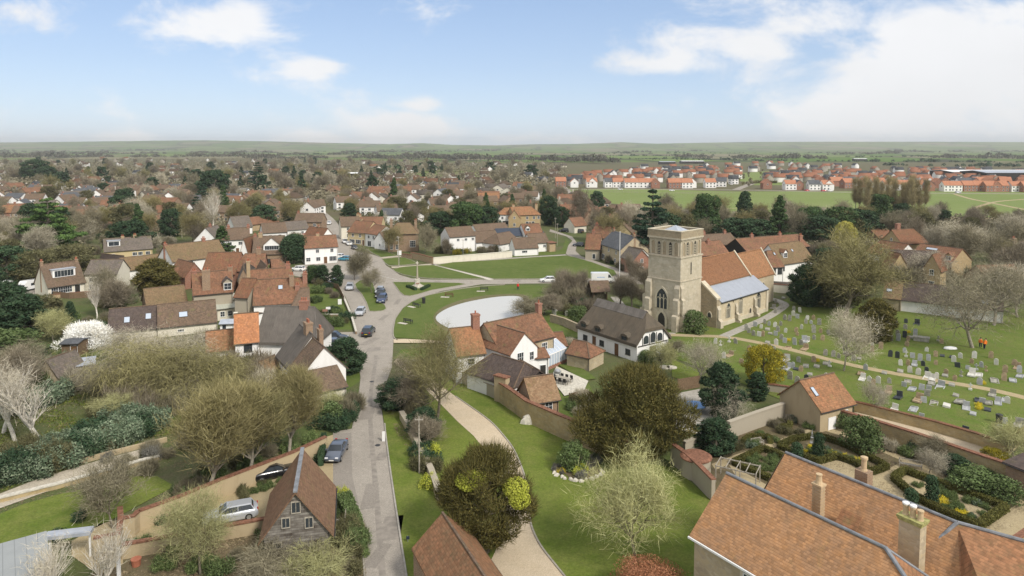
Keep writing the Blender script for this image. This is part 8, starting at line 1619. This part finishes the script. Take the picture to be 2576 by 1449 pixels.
# ================= PEOPLE =================
M['skin']=plain('skin',(.5,.32,.24),.6,.3,0,0); M['redcoat']=plain('red_jacket',(.62,.035,.025),.8,.1,0,.1); M['dkcloth']=plain('dark_trousers',(.02,.025,.05),.9,.1,0,.1); M['orange']=plain('orange_workwear',(.75,.20,.03),.8,.1,0,.1); M['hair']=plain('dark_hair',(.03,.02,.015),.8,.2,0,0)
def person(label,u,v,rz,coat,step=.28,z=.17,lean=0):
    o=empty('person',G(u,v,z),rz,label=label,cat='person')
    J=[(0,0,.93),(0,.0,1.18),(0,0,1.42),(0,.01,1.52),(0,.02,1.64),(0,.02,1.74), (.10,0,.90),(.11,-step*.4,.50),(.11,-step*.5-.0,.08),(.11,-step*.5-.16,.04),(-.10,0,.90),(-.11,step*.35,.50),(-.11,step*.7,.10),(-.11,step*.7-.16,.04),(.19,0,1.38),(.25,step*.3,1.12),(.24,step*.1-.12,.90),(.24,step*.1-.2,.82),(-.19,0,1.38),(-.25,-step*.3,1.12),(-.24,-step*.4,.88),(-.24,-step*.4-.05,.80)]
    E=[(0,1),(1,2),(2,3),(3,4),(4,5),(0,6),(6,7),(7,8),(8,9),(0,10),(10,11),(11,12),(12,13),(2,14),(14,15),(15,16),(16,17),(2,18),(18,19),(19,20),(20,21)]
    rad=[.15,.14,.15,.06,.105,.085,.10,.07,.045,.04,.10,.07,.045,.04,.065,.05,.035,.03,.065,.05,.035,.03]
    me=bpy.data.meshes.new('body'); me.from_pydata([(x,y-lean*max(0,zz-.9),zz) for x,y,zz in J],E,[]); b=link('body',me,o); me.materials.append(M['skin'])
    bmod=b.modifiers.new('skin','SKIN'); sv=me.skin_vertices if len(me.skin_vertices) else None
    if not me.skin_vertices: 
        import bmesh
        bm=bmesh.new(); bm.from_mesh(me); bm.verts.layers.skin.verify(); bm.to_mesh(me); bm.free()
    for i,r in enumerate(rad): me.skin_vertices[0].data[i].radius=(r,r)
    me.skin_vertices[0].data[0].use_root=True; b.modifiers.new('sub','SUBSURF').levels=1
    c=MB(); 
    def L_(y): return -lean*max(0,y-.9)
    c.tube((0,L_(.88),.86),(0,L_(1.42),1.44),.20,.21,10)
    for a_,e_ in ((14,15),(15,16),(18,19),(19,20)): p,q=J[a_],J[e_]; c.tube((p[0],p[1]+L_(p[2]),p[2]),(q[0],q[1]+L_(q[2]),q[2]),.085,.065,8)
    c.obj('jacket',M[coat],o); t=MB()
    for a_,e_ in ((6,7),(7,8),(10,11),(11,12)): t.tube(J[a_],J[e_],.115 if a_ in(6,10) else .09,.09 if a_ in (6,10) else .07,8)
    t.obj('trousers',M['dkcloth'],o); hh=MB(); hh.lathe([(.11,-.02),(.12,.06),(.09,.12),(.03,.145)],10,(0,.03+L_(1.7),1.66)); hh.obj('hair',M['hair'],o)
    f=MB(); f.box(-.02,.02,-.125,-.09,1.655,1.69); f.obj('nose',M['skin'],o) if False else None
    return o
person('person in a red jacket and dark trousers walking on the pond green',1303,729,R(200),'redcoat'); person('person in orange workwear standing under the wide bare churchyard tree',2466,874,R(160),'orange',.1,.11); person('person in orange workwear bending beside the other under the churchyard tree',2476,878,R(120),'orange',.15,.11,.6)
# ================= GRASS TUFTS, LEAF LITTER, ROAD REPAIRS =================
M['tuft']=leafm('grass_tufts',(.07,.115,.02),(.11,.15,.03),(.19,.19,.06)); M['tuftd']=leafm('dark_grass_tufts',(.05,.085,.018),(.07,.10,.025),(.12,.12,.04)); M['litter']=leafm('leaf_litter',(.20,.15,.09),(.15,.12,.07),(.30,.24,.15))
def tufts(name,label,poly,n,mat,size,seed,z):
    g=np.random.default_rng(seed); us=[p[0] for p in poly]; vs=[p[1] for p in poly]; C=[]
    W_=[G(u,v) for u,v in poly]; xs=[p.x for p in W_]; ys=[p.y for p in W_]; wp=[(p.x,p.y) for p in W_]
    X=g.uniform(min(xs),max(xs),n*3); Y=g.uniform(min(ys),max(ys),n*3); ins=np.zeros(len(X),bool); j=len(wp)-1
    for i in range(len(wp)):
        a,b=wp[i],wp[j]
        if a[1]!=b[1]:
            c=((a[1]>Y)!=(b[1]>Y))&(X<(b[0]-a[0])*(Y-a[1])/(b[1]-a[1])+a[0]); ins^=c
        j=i
    cl=np.sin(X*.9+np.sin(Y*.7)*2)+np.sin(Y*1.1+X*.3+seed)+g.normal(size=len(X))*.7; ins&=cl>.1
    P=np.stack([X[ins][:n],Y[ins][:n],np.full(min(n,int(ins.sum())),z)],1); m=len(P)
    U=g.normal(size=(m,3)); U[:,2]*=.15; U/=np.linalg.norm(U,axis=1,keepdims=True); T_=g.normal(size=(m,3))*.5; T_[:,2]=1 if mat!='litter' else .15; s=size*g.uniform(.5,1.6,(m,1))
    v=np.stack([P-U*s*.6,P+U*s*.6,P+T_*s*.9],1).reshape(-1,3); tag(link(name,npmesh(name,v,3,M[mat])),label,'grass',kind='stuff')
lawn_=[(1000,1000),(1160,962),(1250,1010),(1425,1112),(1532,1156),(1700,1185),(1785,1265),(1755,1449),(1740,1500),(1440,1500),(1340,1330),(1330,1220),(1290,1120),(1150,1000),(1110,1010),(1210,1130),(1250,1230),(1240,1340),(1100,1500),(1040,1500),(1000,1260),(975,1070)]

yard_=[(1700,870),(1900,812),(1990,760),(2200,760),(2600,790),(2700,1000),(2531,1122),(2187,1030),(2070,1008),(1960,1000),(1840,955)]


tufts('grass_tufts','tufts and weeds in the orchard gardens',[(0,880),(640,860),(700,960),(600,1060),(400,1100),(0,1240)],40000,'tuft',.15,6,.06); tufts('leaf_litter','brown leaf litter in the orchard gardens',[(0,880),(640,860),(720,960),(760,1130),(400,1260),(0,1300)],36000,'litter',.14,7,.07)
tufts('leaf_litter','brown leaf litter under the lane bushes and in the beds',[(960,1000),(1060,960),(1100,1020),(1090,1200),(1000,1100)],9000,'litter',.13,8,.1); tufts('leaf_litter','plant debris in the kitchen garden',[(310,1390),(620,1345),(900,1300),(925,1500),(300,1500)],22000,'litter',.14,9,.1); tufts('leaf_litter','plant debris in the walled garden beds',[(1836,1105),(1971,1058),(2064,1058),(2300,1136),(2576,1222),(2700,1290),(2500,1340),(2200,1230),(1900,1200)],26000,'litter',.13,10,.125)

rp=random.Random(12)
for i in range(16):
    u,v=[(925,1040),(960,1150),(930,1250),(985,1330),(950,1400),(940,880),(965,800),(930,860),(1000,760),(970,730),(900,690),(940,660),(1100,710),(1300,707),(1440,705),(880,610)][i]
    c=G(u,v); w,l=rp.uniform(.5,1.3),rp.uniform(1.0,3.0); a=rp.uniform(-.3,.3); pts=[Vector((c.x+x*math.cos(a)-y*math.sin(a),c.y+x*math.sin(a)+y*math.cos(a),0)) for x,y in ((-w,-l),(w*.9,-l*.9),(w,l),(-w*.8,l*.95))]
    tri_fill('road_patch',pts,.09,M['track'] if i%2 else M['road2'])
for u,v in ((950,1120),(935,960),(960,780),(1010,735),(920,850)):
    mb=MB(); mb.lathe([(.32,0),(.32,.012),(.0,.012)],14); o=mb.obj('manhole_cover',M['metal'],None,G(u,v,.08)); tag(o,'round iron manhole cover in the lane surface','manhole cover','manhole covers in the lane')
# ---- only the 300 largest trees, houses and shrubs stay single; the tiny rest read as one mass
def merge_rest(cats,keep,name,label,cat):
    bpy.context.view_layer.update()
    L=[]
    for o in scene.objects:
        if o.parent or o.get('kind'): continue
        if o.get('category') not in cats: continue
        u,v=PIX(o.location); h=o.scale[2]/max(20,o.location.y)
        if o.type=='MESH': h*=max(o.dimensions.z/o.scale[2],.5)
        else: h*=o.get('he',0)+o.get('rise',0) or max([c.dimensions.z/ (c.scale[2] or 1) for c in o.children if c.type=='MESH'] or [1])
        if not(-150<u<2726 and v<1640): h*=.01
        L.append((h,o))
    L.sort(key=lambda t:-t[0]); rest=[o for _,o in L[keep:]]
    if not rest: return
    vs=[];li=[];ls=[];mi=[];mats=[];nv=0;nl=0
    for o in rest:
        todo=[o]+list(o.children_recursive)
        for c in todo:
            if c.type!='MESH': continue
            if c.name.startswith('window') and o.location.y>900: continue
            me=c.data; n=len(me.vertices); a=np.empty(n*3,np.float32); me.vertices.foreach_get('co',a); a=a.reshape(-1,3)
            Mw=np.array(c.matrix_world); a=a@Mw[:3,:3].T+Mw[:3,3]; vs.append(a)
            k=len(me.loops); b=np.empty(k,np.int32); me.loops.foreach_get('vertex_index',b); li.append(b+nv)
            p=len(me.polygons); s=np.empty(p,np.int32); me.polygons.foreach_get('loop_start',s); ls.append(s+nl)
            q=np.empty(p,np.int32); me.polygons.foreach_get('material_index',q); mp=[]
            for m in me.materials:
                if m not in mats: mats.append(m)
                mp.append(mats.index(m))
            mi.append(np.array(mp)[q]); nv+=n; nl+=k
    v=np.concatenate(vs); me=bpy.data.meshes.new(name); me.vertices.add(len(v)); me.vertices.foreach_set('co',v.astype(np.float32).ravel())
    l=np.concatenate(li); me.loops.add(len(l)); me.loops.foreach_set('vertex_index',l.astype(np.int32)); s=np.concatenate(ls); me.polygons.add(len(s)); me.polygons.foreach_set('loop_start',s.astype(np.int32))
    for m in mats: me.materials.append(m)
    me.polygons.foreach_set('material_index',np.concatenate(mi).astype(np.int32)); me.update(calc_edges=True)
    tag(link(name,me),label,cat,kind='stuff')
    for o in rest:
        for c in list(o.children_recursive): bpy.data.objects.remove(c)
        bpy.data.objects.remove(o)
merge_rest(('house',),296,'far_houses','the tiny farthest houses, orange and brown roofs that run together','houses')
merge_rest(('tree',),298,'far_trees','the smallest far trees, bare crowns running together above the roofs','trees')
merge_rest(('shrub','plant'),290,'low_planting','small plants and shrubs in beds and far gardens','planting')
# ================= HAZE =================
hb=MB(); hb.box(-8900,8900,-249,8990,-1.2,135); m=bpy.data.materials.new('haze'); m.use_nodes=True; nt=m.node_tree; nt.nodes.clear()
o_=ND(nt,'ShaderNodeOutputMaterial'); pv=ND(nt,'ShaderNodeVolumePrincipled'); pv.inputs['Color'].default_value=(.86,.88,.88,1); pv.inputs['Density'].default_value=HAZE_D; pv.inputs['Anisotropy'].default_value=.2; nt.links.new(pv.outputs[0],o_.inputs['Volume'])
tag(hb.obj('haze',m),'thin pale haze over the whole village and the far fields','haze',kind='stuff')
# ================= LABELS THAT SINGLE OUT =================
LMK=[('church tower',1700,720),('pond',1220,790),('war memorial',1052,715),('thatched cottage',1560,835),('white pond house',1290,850),('orange roofed cottage',618,840),('long barn',400,800),('weatherboarded barn',745,1290),('manor roof',2050,1330),('mossy roofed inn',490,640),('big cedar',125,570),
('pub car park',770,680),('village green',1330,675),('white farm group',1250,610),('large orange roofed house',1305,550),('slate roofed cottage',1545,640),('playing field',1700,505),('poplar row',2235,510),('twin gabled house',2310,665),('long churchyard barn',2370,740),('yellow churchyard building',2060,1000),('huge yew',1600,1020),('blossom tree',215,840),('laurel hedge',200,1140),('birches',80,1000),
('chancel',1900,680),('lychgate',1505,725),('high street shops',890,590),('tall brick house',985,610),('long brown bungalow',330,555),('caravans',60,715),('pale far street',770,480),('estate front row',1620,465),('estate green verge',1900,450),('dark horizon evergreen',90,430),('broad black evergreen',540,460),('tall dark pine',645,440),('walled garden',2250,1150),('recreation ground',1080,438),('white houses of the left suburb',290,480),('far orange terrace',280,400),('long dark warehouse',2400,445),('white gable by the lane',815,920),('rockery',1450,1190),('drive mouth',1000,900),('telegraph pole',1052,1120)]
ORD=['','second','third','fourth','fifth','sixth','seventh','eighth','ninth','tenth']
def ordn(i): return ORD[i] if i<10 else '%d%s'%(i+1,'th' if 10<=i%100<=12 else {0:'st',1:'nd',2:'rd'}.get(i%10,'th'))
def relabel():
    bpy.context.view_layer.update(); by={}
    for o in scene.objects:
        if o.parent is None and o.get('label') and not o.get('kind'): by.setdefault(o['label'],[]).append(o)
    for lab,os_ in by.items():
        if len(os_)<2: continue
        sub={}
        for o in os_:
            u,v=PIX(o.location); best=None
            for n,a,b in LMK:
                if n in lab: continue
                d=math.hypot(u-a,(v-b)*1.6)
                if best is None or d<best[0]: best=(d,n,u-a,v-b)
            d,n,du,dv=best; rel=('left of' if du<0 else 'right of') if abs(du)>abs(dv)*2 else ('behind' if dv<0 else 'in front of')
            w=lab.split()
            for i,t in enumerate(w):
                if i>2 and t in('in','among','above','beyond','round','along','behind','before','between','under','by','near','inside','beside') and len(w)>7: w=w[:i]; break
            sub.setdefault(' '.join(w[:6])+', '+rel+' the '+n,[]).append((u,o))
        for k,l in sub.items():
            l.sort(key=lambda t:t[0])
            for i,(u,o) in enumerate(l):
                if len(l)==1: o['label']=k
                else: o['label']=k+(', leftmost' if i==0 else (', rightmost' if i==len(l)-1 else ', %s from the left'%ordn(i)))
                if not o.get('group'): o['group']=lab.split(',')[0]+' group'
    seen={}
    for o in scene.objects:
        if o.parent is None and o.get('label') and not o.get('kind'): seen.setdefault(o['label'],[]).append(o)
    for k,l in seen.items():
        if len(l)>1:
            l.sort(key=lambda o:o.location.y)
            for i,o in enumerate(l[1:]): o['label']=k+(', farther one' if len(l)==2 else ', %s nearest'%ordn(i+1))
relabel()
for o in scene.objects:
    if o.parent is None and o.get('label'):
        w=o['label'].split()
        if len(w)>16:
            b,_,r_=o['label'].partition(', '); bw=b.split(); n=max(3,16-len(r_.split())); bw=bw[:n]
            while bw[-1] in('in','on','the','a','of','and','with','under','by'): bw=bw[:-1]
            o['label']=' '.join(bw)+', '+r_
